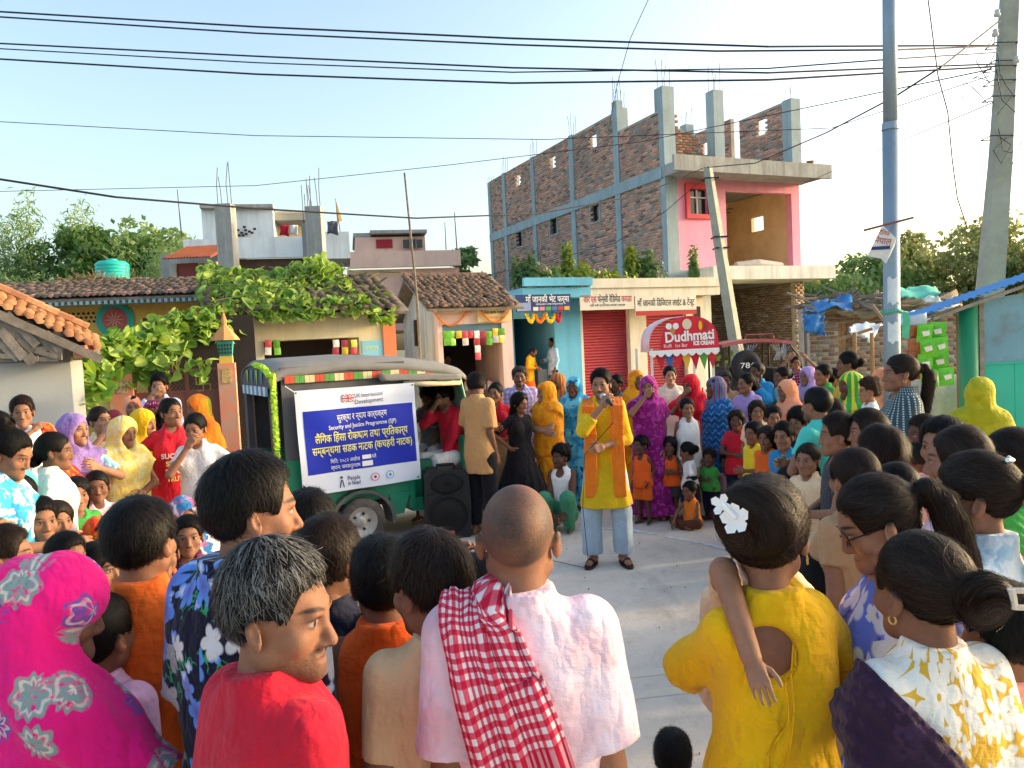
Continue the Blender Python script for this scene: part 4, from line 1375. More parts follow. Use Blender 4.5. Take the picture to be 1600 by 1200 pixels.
tree('slim drooping tree between salmon house and brick building', tbase(741, 32), at(741, 368, 32).z, .75, 2.1, 3600, LEAF_B, 71, .30, 34, name='weeping_tree', trunk=.06)
gR = 'trees beyond the hut at the right'
for k, (px, top, Y, rx_, rz_, mat, lb) in enumerate(((1340, 402, 40, 3.0, 2.6, LEAF_M, 'rounded green tree left of the steel pole'), (1410, 378, 44, 3.2, 2.8, LEAF_M, 'bushy tree just right of the steel pole'), (1470, 358, 42, 3.2, 3.2, LEAF_Y, 'thin crowned warm tree between the two poles'),
              (1530, 372, 40, 3.0, 3.0, LEAF_M, 'dense tree behind the leaning concrete pole'), (1590, 345, 38, 3.2, 4.0, LEAF_Y, 'sunlit tree at the right edge'), (1300, 428, 48, 2.4, 1.6, LEAF_Y, 'low hazy tree beside the brick building'), (1640, 360, 40, 3.5, 4, LEAF_M, 'tree just beyond the right edge'))):
 tree(lb, tbase(px, Y), at(px, top, Y).z, rx_ * 1.25, rz_ * 1.15, 7000, mat, 80 + k, .36, 38, group=gR)
def shrub(label, c, rx_, rz_, n, mat, seed, ls=.12, name='roof_shrub', cat='plant'):
 r = np.random.default_rng(seed)
 root = empty(name, c, 0, label, cat)
 q = r.normal(size=(n, 3))
 q /= np.linalg.norm(q, axis=1)[:, None]
 q *= (r.uniform(.1, 1, n) ** .5)[:, None] * np.array([rx_, rx_ * .6, rz_])
 q *= (1 + .25 * np.sin(q[:, :1] * 9 / rx_))
 q[:, 2] = np.abs(q[:, 2])
 tag(leaves_mesh('foliage', mat, q, r.uniform(.6, 1.3, n) * ls, TV, TF, root, seed, (0, -.4, .6), .8), kind='stuff')
 mb = MB()
 for k in range(7):
  d = Vector((r.normal() * rx_ * .5, r.normal() * rx_ * .3, abs(r.normal()) * rz_ * .6))
  mb.tube([(0, 0, 0), d * .5 + Vector((0, 0, .05)), d], [.02, .014, .006], 5)
 tag(mb.build('stem', STEM, root), kind='stuff')
 return root
LEAF_V = leaf_mat('creeper_leaf', (.08, .17, .02), (.34, .38, .05))
for k, (px, py, top, rx_, mat, lb) in enumerate(((826, 443, 400, .55, LEAF_D, 'dark bushy creeper at the left end of the shop roof'), (862, 443, 420, .5, LEAF_M, 'low green creeper on the shop roof'), (905, 442, 415, .8, LEAF_V, 'bright yellow green creeper in the middle of the shop roof'), (950, 442, 425, .7, LEAF_V, 'trailing light creeper on the shop roof'), (1010, 440, 392, .5, LEAF_D, 'dark leafy bush on the roof beside the corner column'),
             (888, 425, 378, .16, LEAF_V, 'yellow green sprig climbing the brick wall'), (986, 430, 385, .18, LEAF_V, 'leafy sprig climbing a rod beside the dark bush'), (1085, 432, 388, .13, LEAF_M, 'small dangling plant against the pink wall'))):
 c = shw(px, py, .9)
 t = shw(px, top, .9)
 shrub(lb, c, rx_, t.z - c.z, int(300 + 900 * rx_), mat, 120 + k, .15)
for k, (px, py, top, Y, rx_, mat, lb) in enumerate(((1275, 560, 500, 17, .5, LEAF_D, 'dark weedy bush beside the brick pillar'), (1300, 570, 535, 16, .35, LEAF_V, 'tall yellowish weeds by the hut wall'), (1138, 562, 545, 15.5, .3, LEAF_V, 'low bush behind the ice cream cart'), (1262, 600, 590, 14, .5, LEAF_V, 'patch of weeds by the road edge'))):
 g_ = at(px, py, Y)
 shrub(lb, (g_.x, Y, 0), rx_, at(px, top, Y).z, 650, mat, 140 + k, .12, 'weed_bush')
r = np.random.default_rng(9)
GV = np.array([(-.03, 0, 0), (.03, 0, 0), (.0, .2, 1)], F32)
pts = np.c_[r.uniform(3.5, 11, 9000), r.uniform(14.2, 22, 9000), np.zeros(9000)]
nn = len(pts)
a = r.uniform(0, 6.28, nn)
hgt = r.uniform(.06, .2, nn)
V_ = np.stack([pts + np.c_[np.cos(a), np.sin(a), 0 * a] * .012, pts - np.c_[np.cos(a), np.sin(a), 0 * a] * .012, pts + np.c_[r.normal(size=nn) * .05, r.normal(size=nn) * .05, hgt]], 1).reshape(-1, 3)
o = add_mesh('grass', V_, np.arange(nn * 3, dtype=np.int32).reshape(-1, 3), LEAF_V, None, False, np.repeat(r.random((nn, 1)) * np.ones((1, 3)), 3, 0))
tag(o, 'short green grass beyond the road', 'grass', kind='stuff')
# ============================================================ poles and wires
STEELP = M('galvanised_pole', '#8ea0ae', .55, .12, 6, .15, 40, metal=.35, dirt='#5f6c78', damt=.4, dscale=3)
sp0, sp1 = at(1389, -90, 7.4), at(1394, 560, 7.4)
dirp = (sp0 - sp1) / (sp0.z - sp1.z)
pz = lambda z: (dirp * z)
pb = sp1 - dirp * sp1.z
pole = empty('steel_pole', (pb.x, pb.y, 0), 0, 'tall grey tubular steel pole behind the ponytailed girl', 'pole')
zj = at(1390, 195, 7.4).z
MB().tube([pz(0), pz(zj)], [.078, .072], 16).build('lower_tube', STEELP, pole, True)
MB().tube([pz(zj - .0), pz(sp0.z)], [.064, .060], 16).build('upper_tube', STEELP, pole, True)
MB().tube([pz(zj - .05), pz(zj + .02)], [.079, .072], 16).build('collar', STEELP, pole)
for k, (py0, py1, sx) in enumerate(((435, 475, -.01), (505, 535, -.015))):
 z0_, z1_ = at(1390, py1, 7.4).z, at(1390, py0, 7.4).z
 V_, F_ = [], []
 for j in range(2):
  for i in range(7):
   a = math.pi * (1.2 + .55 * i / 6)
   z = z0_ + (z1_ - z0_) * j + .02 * math.sin(i * 2 + k)
   c = pz(z)
   V_.append((c.x + .0785 * math.cos(a), c.y + .0785 * math.sin(a), z))
 F_ = [(i, i + 1, i + 8, i + 7) for i in range(6)]
 add_mesh('paper_notice', V_, F_, M('paper_white', '#d4dce2', .8, .12, 14, 0), pole)
mb = ring_mb_pole = MB()
zt = at(1390, 487, 7.4).z
c0 = pz(zt)
mb.tube([Vector((c0.x + .085 * math.cos(a), c0.y + .085 * math.sin(a), zt + .01 * math.sin(3 * a))) for a in np.linspace(0, TAU, 18)], .016, 6)
GC = M('green_cloth_strip', '#4fb08a', .9, .15, 8)
tie = mb.build('cloth_tie', GC, pole, True)
V_ = []
for j in range(6):
 for i in range(3):
  V_.append((c0.x + .055 + .035 * i + .01 * math.sin(j), c0.y - .07 - .004 * j, zt - .05 * j - .01 * i))
add_mesh('cloth_tail', V_, [(j * 3 + i, j * 3 + i + 1, j * 3 + i + 4, j * 3 + i + 3) for j in range(5) for i in range(2)], GC, tie, True)
a, b = at(1350, 360, 7.28), at(1427, 340, 7.28)
stk = empty('crossbar_stick', (pb.x, pb.y, 0), 0, 'thin reddish stick tied across the steel pole', 'stick')
MB().tube([a - Vector((pb.x, pb.y, 0)), b - Vector((pb.x, pb.y, 0))], .012, 6).build('stick', M('red_brown_stick', '#7a4f44', .8), stk)
kt = empty('paper_kite', at(1379, 352, 7.27), R(-8), 'tattered white diamond paper with red lettering hung on the steel pole', 'paper sign')
kw, kh = .15, .30
k_pts = [(0, 0, 0), (.12, 0, -.13), (.105, .01, -.20), (.02, -.01, -.36), (-.02, 0, -.31), (-.14, 0, -.28)]
MB().extrude([(p[0], p[1], p[2]) for p in k_pts], (0, .006, 0)).build('sheet', M('dirty_paper', '#dcdcd4', .9, .12, 8), kt)
for k, (t, x, z, s_, mt) in enumerate(((dev('दैनिक'), .015, -.075, .06, T_R), (dev('नेपाल'), .0, -.15, .085, T_R))):
 lettering('lettering', t, s_, mt, kt, Matrix.Translation((x, -.006, z)) @ Matrix.Rotation(math.pi / 2, 4, 'X') @ Matrix.Rotation(R(-12), 4, 'Z'), width=.10 + .05 * k)
MB().bx(-.105, .06, -.008, -.004, -.225, -.195).build('dark_strip', T_B, kt)
CP = M('concrete_pole', '#a3a698', .9, .12, 5, .35, 40, dirt='#6f7466', damt=.4, dscale=2)
cpts = [(1580, -60, .095), (1574, 60, .105), (1563, 250, .125), (1547, 450, .15)]
CY = 11.2
P_ = [at(x, y, CY) for x, y, w in cpts]
sl = (P_[3] - P_[2])
foot = P_[3] + sl * (P_[3].z / -sl.z)
cpole = empty('concrete_pole', (foot.x, foot.y, 0), 0, 'leaning concrete utility pole with tangled wires at the right', 'pole')
fo = Vector((foot.x, foot.y, 0))
mb = MB()
ring_ = []
seq = [(foot, .22)] + [(P_[i], cpts[i][2]) for i in (3, 2, 1, 0)]
for p, w in seq:
 q = p - fo
 ring_ += [q + Vector((-w, -w * .7, 0)), q + Vector((w, -w * .7, 0)), q + Vector((w, w * .7, 0)), q + Vector((-w, w * .7, 0))]
fs = [(4 * i + k, 4 * i + (k + 1) % 4, 4 * i + 4 + (k + 1) % 4, 4 * i + 4 + k) for i in range(4) for k in range(4)] + [(3, 2, 1, 0), (16, 17, 18, 19)]
mb.add(ring_, fs)
mb.build('shaft', CP, cpole)
INS = M('porcelain_insulator', '#c9c9c4', .3, .1, 4, 0)
WIRE = M('black_wire', '#2a2a30', .6, .05, 4, 0)
for px, py in ((1558, 22), (1555, 53), (1588, 95)):
 p = at(px, py, CY - .2) - fo
 MB().lathe([(.015, -.04), (.04, -.03), (.045, 0), (.03, .03), (.04, .05), (.01, .07)], p, 12).build('insulator', INS, cpole, True)
for py in (72, 100, 108, 130, 155, 216):
 c = at(1568 - py * .05, py, CY) - fo
 w = .16
 MB().tube([c + Vector((-w, -w * .8, .01)), c + Vector((w, -w * .8, 0)), c + Vector((w, w * .8, .02)), c + Vector((-w, w * .8, 0)), c + Vector((-w, -w * .8, .01))], .008, 5).build('wire_band', WIRE, cpole)
r = random.Random(3)
for k in range(7):
 x0, y0 = 1553 + r.uniform(-6, 12), r.uniform(60, 220)
 pts_ = [at(x0, y0, CY - .12) - fo]
 for j in range(4):
  x0 += r.uniform(-26, 22)
  y0 += r.uniform(-25, 40)
  pts_.append(at(x0, y0, CY - .14 - .05 * r.random()) - fo)
 MB().tube(pts_, .006, 5).build('loose_wire', WIRE, cpole)
def wire(label, pts, r=.008, sag=0.0, seg=14, group='overhead wires'):
 P = [Vector(p) for p in pts]
 out = []
 for i in range(len(P) - 1):
  for j in range(seg + (i == len(P) - 2)):
   t = j / seg
   out.append(P[i].lerp(P[i + 1], t) - Vector((0, 0, sag * 4 * t * (1 - t))))
 o = P[0]
 root = MB().tube([p - o for p in out], r, 5).build('overhead_wire', WIRE)
 root.location = o
 return tag(root, label, 'wire', group)
def pwire(label, pts, r=.012): return wire(label, [at(x, y, Y) for x, y, Y in pts], r, 0, 6)
pwire('topmost long black wire across the sky', ((-40, 16, 11), (400, 42, 10.5), (800, 60, 10), (1200, 73, 9.5), (1560, 71, 11.0)), .013)
pwire('second long black wire across the sky', ((-40, 24, 11), (400, 52, 10.5), (800, 70, 10), (1120, 80, 9.5), (1400, 78, 9), (1558, 72, 11.0)), .012)
pwire('third long wire across the sky, with a slight dip', ((-40, 66, 11), (400, 88, 10.5), (800, 106, 10), (1200, 114, 9.5), (1556, 100, 11.0)), .012)
pwire('fourth long wire, running close above the lowest of the upper bundle', ((-40, 74, 11), (400, 98, 10.5), (800, 113, 10), (1200, 107, 9.5), (1400, 92, 9), (1558, 82, 11.0)), .009)
pwire('lowest wire of the upper bundle', ((-40, 90, 11), (400, 116, 10.5), (800, 130, 10), (1200, 125, 9.5), (1555, 104, 11.0)), .013)
pwire('thin grey wire crossing the middle of the sky', ((-40, 188, 14), (400, 212, 14), (850, 218, 14), (1300, 200, 14), (1548, 118, 11.0)), .007)
pwire('thin faint wire sloping from left to the brick building', ((-40, 300, 24), (400, 290, 24), (700, 258, 23), (1000, 222, 22), (1300, 160, 16), (1550, 108, 11.0)), .010)
pwire('thick sagging cable from the left to the leaning pole', ((-40, 274, 9), (180, 308, 9.5), (400, 326, 11), (650, 341, 13), (840, 334, 16), (1000, 305, 19), (1098, 263, 20.5)), .014)
pwire('cable rising from the leaning pole to the concrete pole', ((1100, 262, 20.5), (1180, 255, 17), (1290, 208, 13), (1400, 150, 10), (1470, 105, 9.3), (1562, 32, 11.0)), .012)
pwire('long loose wire dangling between the two poles', ((1449, -10, 8.2), (1458, 60, 8.2), (1466, 120, 8.2), (1481, 175, 8.2), (1488, 250, 8.2), (1496, 310, 8.2), (1512, 358, 8.2)), .007)
pwire('faint wire from the pink building to the concrete pole', ((1250, 290, 26), (1380, 232, 18), (1552, 160, 11.0)), .008)
pwire('thin drop wire hanging down the brick corner from the sky', ((1015, -5, 16), (985, 60, 16), (965, 130, 18), (950, 205, 22)), .008)
pwire('thin wire looping across the shop roof', ((700, 445, 19), (840, 412, 20), (960, 380, 21), (1040, 330, 21), (1098, 280, 20.5)), .009)
lp = [at(1106, 262, 20.3), at(1127, 400, 20.0), at(1153, 560, 19.6)]
sl = lp[2] - lp[1]
ft = lp[2] + sl * (lp[2].z / -sl.z)
lpo = empty('leaning_pole', (ft.x, ft.y, 0), 0, 'thin leaning concrete pole before the pink building', 'pole')
f0 = Vector((ft.x, ft.y, 0))
mb = MB()
mb.tube([ft - f0, lp[1] - f0, lp[0] - f0], [.19, .16, .12], 4)
mb.build('shaft', CP, lpo)
for py in (280, 371, 388):
 c = at(1107 + (py - 262) * .155, py, 20.1) - f0
 MB().tube([c + Vector((-.17, -.17, 0)), c + Vector((.17, -.17, 0)), c + Vector((.17, .17, .02)), c + Vector((-.17, .17, 0)), c + Vector((-.17, -.17, 0))], .02, 5).build('wire_band', WIRE, lpo)
# ============================================================ hut and stall at the right
def sheet(name, corners, mat, parent, nu=10, nv=7, amp=.05, seed=0, thick=.012, drop=0.0):
 r = np.random.default_rng(seed)
 a, b, c, d = (np.array(x) for x in corners)
 ph = r.uniform(0, 6, 4)
 V_ = []
 nrm = np.cross(b - a, d - a)
 nrm = nrm / np.linalg.norm(nrm)
 for j in range(nv + 1):
  for i in range(nu + 1):
   u, v = i / nu, j / nv
   p = (a * (1 - u) + b * u) * (1 - v) + (d * (1 - u) + c * u) * v
   w = math.sin(u * 9 + ph[0] + v * 3) * .5 + math.sin(v * 11 + ph[1] + u * 5) * .4 + math.sin(u * 23 + v * 17 + ph[2]) * .25
   p = p + nrm * amp * w
   e = 1 if (i in (0, nu) or j in (0, nv)) else 0
   if e: p = p + r.normal(size=3) * amp * .5
   V_.append(p)
 F_ = [(j * (nu + 1) + i, j * (nu + 1) + i + 1, (j + 1) * (nu + 1) + i + 1, (j + 1) * (nu + 1) + i) for j in range(nv) for i in range(nu)]
 o = add_mesh(name, V_, F_, mat, parent, True)
 m_ = o.modifiers.new('thick', 'SOLIDIFY')
 m_.thickness = thick
 return o
TARPB = M('blue_tarpaulin', '#2f7fc0', .5, .2, 4, .3, 12, dirt='#3d5a70', damt=.4, spec=.5)
TARPG = M('sea_green_tarpaulin', '#5cc4a4', .6, .15, 4, .3, 12, spec=.5)
TARPW = M('grey_white_tarpaulin', '#bcc8d0', .6, .12, 4, .3, 12, spec=.5)
hut = empty('brick_hut', (0, 0, 0), 0, 'low brick hut with a sagging roof patched with tarpaulins', 'building')
HY = 15.5
a, b = at(1262, 520, HY), at(1500, 520, HY)
fr = frame_mtx((a.x, HY, 0), (1, 0, 0), (0, -1, 0))
zt = at(1380, 475, HY).z
brick_wall(hut, b.x - a.x, 0, zt, fr, [(at(1307, 540, HY).x - a.x, at(1330, 540, HY).x - a.x, .2, zt - .35)], base=(.36, .22, .13))
MB().bx(a.x, b.x, HY + .2, HY + .5, 0, zt).build('hut_core', MORTAR, hut)
for k in range(3):
 x0 = at(1307 + k * 8, 540, HY).x
 MB().bx(x0, x0 + .095, HY - .02, HY + .02, .2, zt - .35).build('door_plank', M('bare_planks', '#b08a60', .9, .25, 6, .3), hut)
sheet('roof_sheet', (at(1255, 490, 15.0), at(1500, 478, 15.0), at(1490, 452, 17.5), at(1270, 470, 17.5)), M('old_thatch', '#8a7a5c', .95, .3, 8, .6, 30), hut, 26, 8, .07, 3, .08)
mb = MB()
r = random.Random(5)
for k in range(60):
 p = at(r.uniform(1260, 1480), r.uniform(462, 482), 15.2 + r.random())
 d_ = Vector((r.gauss(0, 1), r.gauss(0, .4), r.gauss(.1, .2))).normalized() * r.uniform(.2, .6)
 mb.bar(p - d_, p + d_, .035)
tag(mb.build('roof_sticks', WOODG, hut), kind='stuff')
tp = empty('blue_tarp', (0, 0, 0), 0, 'crumpled blue tarpaulin hanging off the hut roof corner', 'tarpaulin')
sheet('tarp_top', (at(1256, 490, 14.8), at(1332, 478, 14.8), at(1325, 462, 15.4), at(1262, 474, 15.4)), TARPB, tp, 14, 5, .06, 8)
sheet('tarp_fall', (at(1256, 492, 14.75), at(1290, 488, 14.75), at(1288, 527, 14.7), at(1258, 518, 14.7)), TARPB, tp, 9, 9, .07, 9)
tp = empty('green_tarp', (0, 0, 0), 0, 'sea green tarpaulin spread over the hut roof right of the steel pole', 'tarpaulin')
sheet('tarp_top', (at(1404, 466, 14.7), at(1468, 462, 14.7), at(1464, 446, 15.4), at(1404, 449, 15.4)), TARPG, tp, 12, 5, .05, 10)
sheet('tarp_fall', (at(1440, 464, 14.68), at(1466, 462, 14.68), at(1469, 472, 14.6), at(1446, 474, 14.6)), M('striped_tarp', '#c8d8d4', .7, .3, 20), tp, 6, 4, .03, 11)
aw = empty('stall_awning', (0, 0, 0), 0, 'ragged grey white awning sheet on bamboo left of the steel pole', 'awning')
sheet('awning_sheet', (at(1326, 518, 10.10), at(1360, 532, 10.10), at(1378, 508, 10.80), at(1335, 503, 10.80)), TARPW, aw, 10, 6, .03, 12)
mb = MB()
for p, q in (((1300, 534, 10.10), (1362, 514, 10.20)), ((1364, 478, 10.50), (1385, 506, 9.90))):
 mb = MB().tube([at(*p), at(*q)], .022, 7)
 mb.build('bamboo_stick', M('bamboo_stick', '#9a7a50', .7), aw)
for px in (1335, 1362):
 q = at(px, 520, 8.6)
 MB().tube([(q.x, 8.6, 0), (q.x, 8.6, q.z)], .022, 7).build('bamboo_stick', MATS['bamboo_stick'], aw)
aw = empty('stall_awning', (0, 0, 0), 0, 'pale awning sheet stretched between the steel pole and the green kiosk', 'awning')
sheet('awning_sheet', (at(1404, 508, 9.40), at(1450, 500, 9.30), at(1500, 475, 9.90), at(1408, 486, 10.10)), TARPW, aw, 12, 6, .025, 13)
sheet('awning_flap', (at(1420, 494, 9.20), at(1448, 488, 9.20), at(1447, 508, 9.18), at(1422, 512, 9.18)), TARPW, aw, 5, 4, .012, 14)
sheet('blue_flap', (at(1416, 496, 9.22), at(1428, 495, 9.22), at(1427, 512, 9.20), at(1418, 513, 9.20)), TARPB, aw, 4, 4, .012, 15)
q = at(1496, 480, 9.80)
MB().tube([(q.x, 9.8, 0), (q.x, 9.8, q.z)], .025, 7).build('bamboo_stick', MATS['bamboo_stick'], aw)
MB().tube([at(1402, 512, 9.35), at(1500, 478, 9.35)], .014, 6).build('rope_rail', MATS['bamboo_stick'], aw)
SNG = M('lime_snack_pack', '#5fc32a', .3, .3, 22, .1, spec=.6)
SNR = M('brown_snack_pack', '#9a5a34', .35, .5, 20, .1, spec=.6)
big = [packet_mesh(.135, .17, SNG, 'snack_packet'), packet_mesh(.11, .13, SNR, 'snack_packet'), packet_mesh(.12, .15, M('red_snack_pack', '#b02a30', .35, .5, 25, .1, spec=.6), 'snack_packet')]
WLAB = M('white_label_print', '#e8ecd8', .5, .2, 20, 0)
lab_me = MB()
lab_me.add([(-.035, -.026, -.07), (.03, -.027, -.055), (.038, -.026, -.10), (-.02, -.026, -.115)], [(0, 1, 2, 3)])
lab_o = lab_me.build('packet_label', WLAB)
lab_me = lab_o.data
bpy.data.objects.remove(lab_o)
for k, (px, py, n, kd, lb) in enumerate(((1446, 506, 4, 0, 'left strip of lime green snack packets by the kiosk'), (1464, 503, 4, 0, 'right strip of lime green snack packets by the kiosk'), (1428, 508, 3, 1, 'strip of brown snack packets left of the green ones'), (1428, 548, 2, 2, 'short strip of red snack packets below the brown ones'))):
 p = at(px, py, 9.0 + .05 * k)
 rt = empty('packet_strip', p, R(-20), lb, 'packets')
 rt.scale = (1.28,) * 3
 for j in range(n):
  o = link(bpy.data.objects.new('snack_packet', big[kd]), rt)
  st = .14 if kd == 0 else .12
  o.location = (.012 * math.sin(j * 2.1 + k) + .018 * j * (1 if k == 1 else .2), -.02 * (j % 2), -j * st)
  o.rotation_euler = (.1, .06 * (-1) ** j, .25 * (-1) ** (j + k))
  if kd == 0: link(bpy.data.objects.new('packet_label', lab_me), o)
KY = 9.5
kio = empty('green_kiosk', (0, 0, 0), 0, 'green tin kiosk with a blue sloping roof at the right edge', 'kiosk')
KGREEN = M('emerald_gloss_paint', '#1f8a5c', .4, .08, 3, .05, spec=.5)
KTEAL = M('teal_board_paint', '#2fb394', .6, .1, 2, .1, 20, dirt='#6f9a8a', damt=.3)
KTIN = M('weathered_tin', '#6f9aa8', .6, .15, 1.5, .2, 20, dirt='#6a5e50', damt=.95, dscale=1.6)
q0, q1 = at(1499, 540, KY), at(1527, 540, KY)
MB().tube([(q0.x + .11, KY, 0), (q0.x + .11, KY, at(1512, 478, KY).z)], .11, 16).build('post', KGREEN, kio, True)
tz = at(1560, 568, KY).z
zr = at(1527, 470, KY).z
MB().bx(q1.x + .0, q1.x + .06, KY - .05, KY + .05, 0, zr + .05).build('edge_post', WOODG, kio)
xs = [q1.x + .06 + k * .4 for k in range(8)]
for k in range(7):
 MB().bx(xs[k], xs[k + 1] - .005, KY, KY + .03, 0, tz - .003).build('board', KTEAL, kio)
MB().bx(xs[0], xs[-1], KY - .012, KY + .02, tz - .01, tz + .015).build('batten', KTEAL, kio)
MB().extrude([(xs[0], KY, tz), (xs[-1], KY, tz), (xs[-1], KY, at(1700, 415, KY).z), (xs[0], KY, zr)], (0, .02, 0)).build('tin_panel', KTIN, kio)
e0, e1 = at(1448, 492, 9.3), at(1720, 398, 9.3)
rise = (e1 - e0)
mb = MB()
ncor = 22
for i in range(ncor):
 t0, t1 = i / ncor, (i + 1) / ncor
 a, b = e0 + rise * t0, e0 + rise * t1
 m_ = (a + b) / 2 + Vector((0, 0, .03))
 bk = Vector((0, .5, .01))
 mb.add([a, m_, b, b + bk, m_ + bk, a + bk], [(0, 1, 4, 5), (1, 2, 3, 4)])
mb.build('roof_sheet', M('blue_tin_roof', '#3f8fd0', .45, .1, 3, .05, spec=.5, dirt='#5f7f98', damt=.3), kio)
MB().bar(e0 + Vector((.1, .05, -.05)), e1 + Vector((0, .05, -.05)), .05, .04).build('rafter', WOODG, kio)
bn = empty('plank_bench', (0, 0, 0), 0, 'rough pale plank bench beside the kiosk', 'bench')
by = 11.0
for k in range(3):
 a, b = at(1424, 662, by - .18 * k), at(1520, 656, by - .18 * k + .1)
 MB().bar(a, b, .15, .03).build('plank', M('pale_planks', '#c9bfae', .9, .2, 7, .3, rand=.15), bn)
for px in (1432, 1512):
 q = at(px, 672, by - .2)
 MB().bx(q.x - .03, q.x + .03, by - .35, by + .05, 0, .35).build('leg', WOODG, bn)
chx = at(1592, 655, 8.4)
chr_ = empty('steel_chair', (chx.x, 8.4, 0), R(-150), 'grey steel tube chair at the right edge', 'chair')
CHM = M('grey_chair_metal', '#7c8486', .35, .1, 5, 0, metal=.7)
zb = at(1592, 640, 8.4).z
mb = MB().tube([(-.2, .2, 0), (-.2, .2, .45), (-.2, .24, zb - .12), (-.13, .25, zb - .02), (.13, .25, zb - .02), (.2, .24, zb - .12), (.2, .2, .45), (.2, .2, 0)], .014, 8)
mb.build('back_frame', CHM, chr_, True)
MB().bx(-.16, .16, .225, .245, zb - .28, zb - .08).build('backrest', CHM, chr_)
MB().bx(-.21, .21, -.2, .2, .44, .465).build('seat', CHM, chr_)
for sx in (-1, 1): MB().tube([(sx * .19, -.18, .44), (sx * .19, -.2, 0)], .013, 8).build('leg', CHM, chr_)
Ry = Matrix.Rotation(ANG, 3, 'Z')
for i, px in enumerate((418, 432, 524, 538, 552)):
 q = Ry @ yh(px, 531, -.03) + Vector((YO[0], YO[1], 0))
 strip('%s packet strip hanging in the cream house window' % ('leftmost', 'second', 'middle', 'fourth', 'rightmost')[i].capitalize(), q, 2, [[1, 2], [0], [2, 1], [1, 4], [4, 1]][i], ANG, .8, 'packets in the cream house window')
# ============================================================ ice cream cart
IY = 11.2
ic = at(1066, 545, IY)
cart = empty('ice_cream_cart', (ic.x, IY, 0), R(6), 'ice cream cart under a red arched canopy with white lettering', 'cart')
l_ = lambda px, py, v=-.35: (lambda p: p)(hit((ic.x, IY), R(6), px, py, 1, v))
x0, x1, zb_, zt_ = l_(1013, 550).x, l_(1122, 545).x, l_(1066, 548).z, l_(1066, 494).z
REDC = M('red_canopy', '#d81f38', .5, .05, 3, .05, spec=.4)
PINKC = M('pale_pink_canopy', '#e8c4cc', .6, .15, 3, .05)
arcn = 18
prof = [(x0 + (x1 - x0) * (.5 - .5 * math.cos(math.pi * i / arcn)), zb_ + (zt_ - zb_) * math.sin(math.pi * i / arcn) ** .62) for i in range(arcn + 1)]
xf0 = x0 + (x1 - x0) * .17
fp = [(xf0 + (x1 - xf0) * (.5 - .5 * math.cos(math.pi * i / arcn)), zb_ + (zt_ - zb_) * math.sin(math.pi * i / arcn) ** .62) for i in range(arcn + 1)]
MB().extrude([(x, -.385, z) for x, z in fp], (0, .02, 0)).build('canopy_front', REDC, cart)
mb = MB()
vs = [(x, y, z) for y in (-.36, .05) for x, z in prof]
mb.add(vs, [(i, i + 1, arcn + 2 + i, arcn + 1 + i) for i in range(arcn)])
co_ = mb.build('canopy_cover', PINKC, cart, True)
sm = co_.modifiers.new('thick', 'SOLIDIFY')
sm.thickness = .01
mb = MB()
nsc = 9
for k in range(nsc):
 a, b = x0 + (x1 - x0) * k / nsc, x0 + (x1 - x0) * (k + 1) / nsc
 pts_ = [(a, -.395, zb_ + .02)] + [(a + (b - a) * t, -.395, zb_ - .03 - .045 * math.sin(math.pi * t)) for t in np.linspace(0, 1, 6)] + [(b, -.395, zb_ + .02)]
 MB().extrude(pts_, (0, .008, 0)).build('scallop', T_W, cart)
lettering('lettering', 'Dudhmati', .20, T_W, cart, Matrix.Translation((x0 + (x1 - x0) * .585, -.392, zb_ + .20)) @ Matrix.Rotation(math.pi / 2, 4, 'X') @ Matrix.Rotation(R(2), 4, 'Z'), width=(x1 - x0) * .70, bold=.006)
lettering('lettering', 'Kulfi   Ice Bar', .07, T_W, cart, Matrix.Translation((x0 + (x1 - x0) * .38, -.392, zb_ + .075)) @ Matrix.Rotation(math.pi / 2, 4, 'X'), width=.34)
lettering('lettering', 'ICE CREAM', .075, T_W, cart, Matrix.Translation((x0 + (x1 - x0) * .78, -.392, zb_ + .095)) @ Matrix.Rotation(math.pi / 2, 4, 'X'), width=.3, bold=.004)
ICY, ICO = M('ice_yellow', '#f2c020', .6, .05), M('cone_brown', '#c88a50', .7, .1)
def disc(c, r_, n=12, sx=1.0): return [(c[0] + r_ * sx * math.cos(TAU * i / n), -.388, c[1] + r_ * math.sin(TAU * i / n)) for i in range(n)]
W_ = x1 - x0
cx_, cz_ = x0 + W_ * .34, zb_ + .32
MB().extrude([(cx_ - .05, -.388, cz_), (cx_ + .05, -.388, cz_), (cx_ + .01, -.388, cz_ - .12)], (0, -.004, 0)).build('cone_picture', ICO, cart)
for dx in (-.05, .05): MB().extrude(disc((cx_ + dx, cz_ + .03), .045), (0, -.005, 0)).build('scoop_picture', T_W, cart)
cx_ = x0 + W_ * .74
MB().extrude(disc((cx_, zb_ + .345), .065, 14, .42), (0, -.004, 0)).build('ice_bar_picture', ICY, cart)
MB().extrude(disc((cx_ + .085, zb_ + .335), .06, 14, .42), (0, -.004, 0)).build('ice_bar_picture', M('ice_choc', '#8a4038', .6), cart)
MB().extrude(disc((x0 + W_ * .55, zb_ + .37), .075, 16, .9), (0, -.003, 0)).build('cream_swirl_picture', M('cream_print', '#e8dcb8', .7), cart)
POSTM = M('cart_post', '#d8dcd8', .5)
for sx in (x0 + .06, x1 - .06):
 for y in (-.3, .5):
  MB().bx(sx - .015, sx + .015, y - .015, y + .015, .3, zb_ + .05).build('post', POSTM, cart)
MB().bx(x0 + .03, x1 - .03, -.33, .53, .35, 1.0).build('cart_box', M('cart_box_white', '#d4d8dc', .4, .1), cart)
BUNT = [M('bunt_%d' % i, c, .7, .05) for i, c in enumerate(('#c02a34', '#3a68b0', '#d82838', '#e8b838', '#c81830', '#58a048'))]
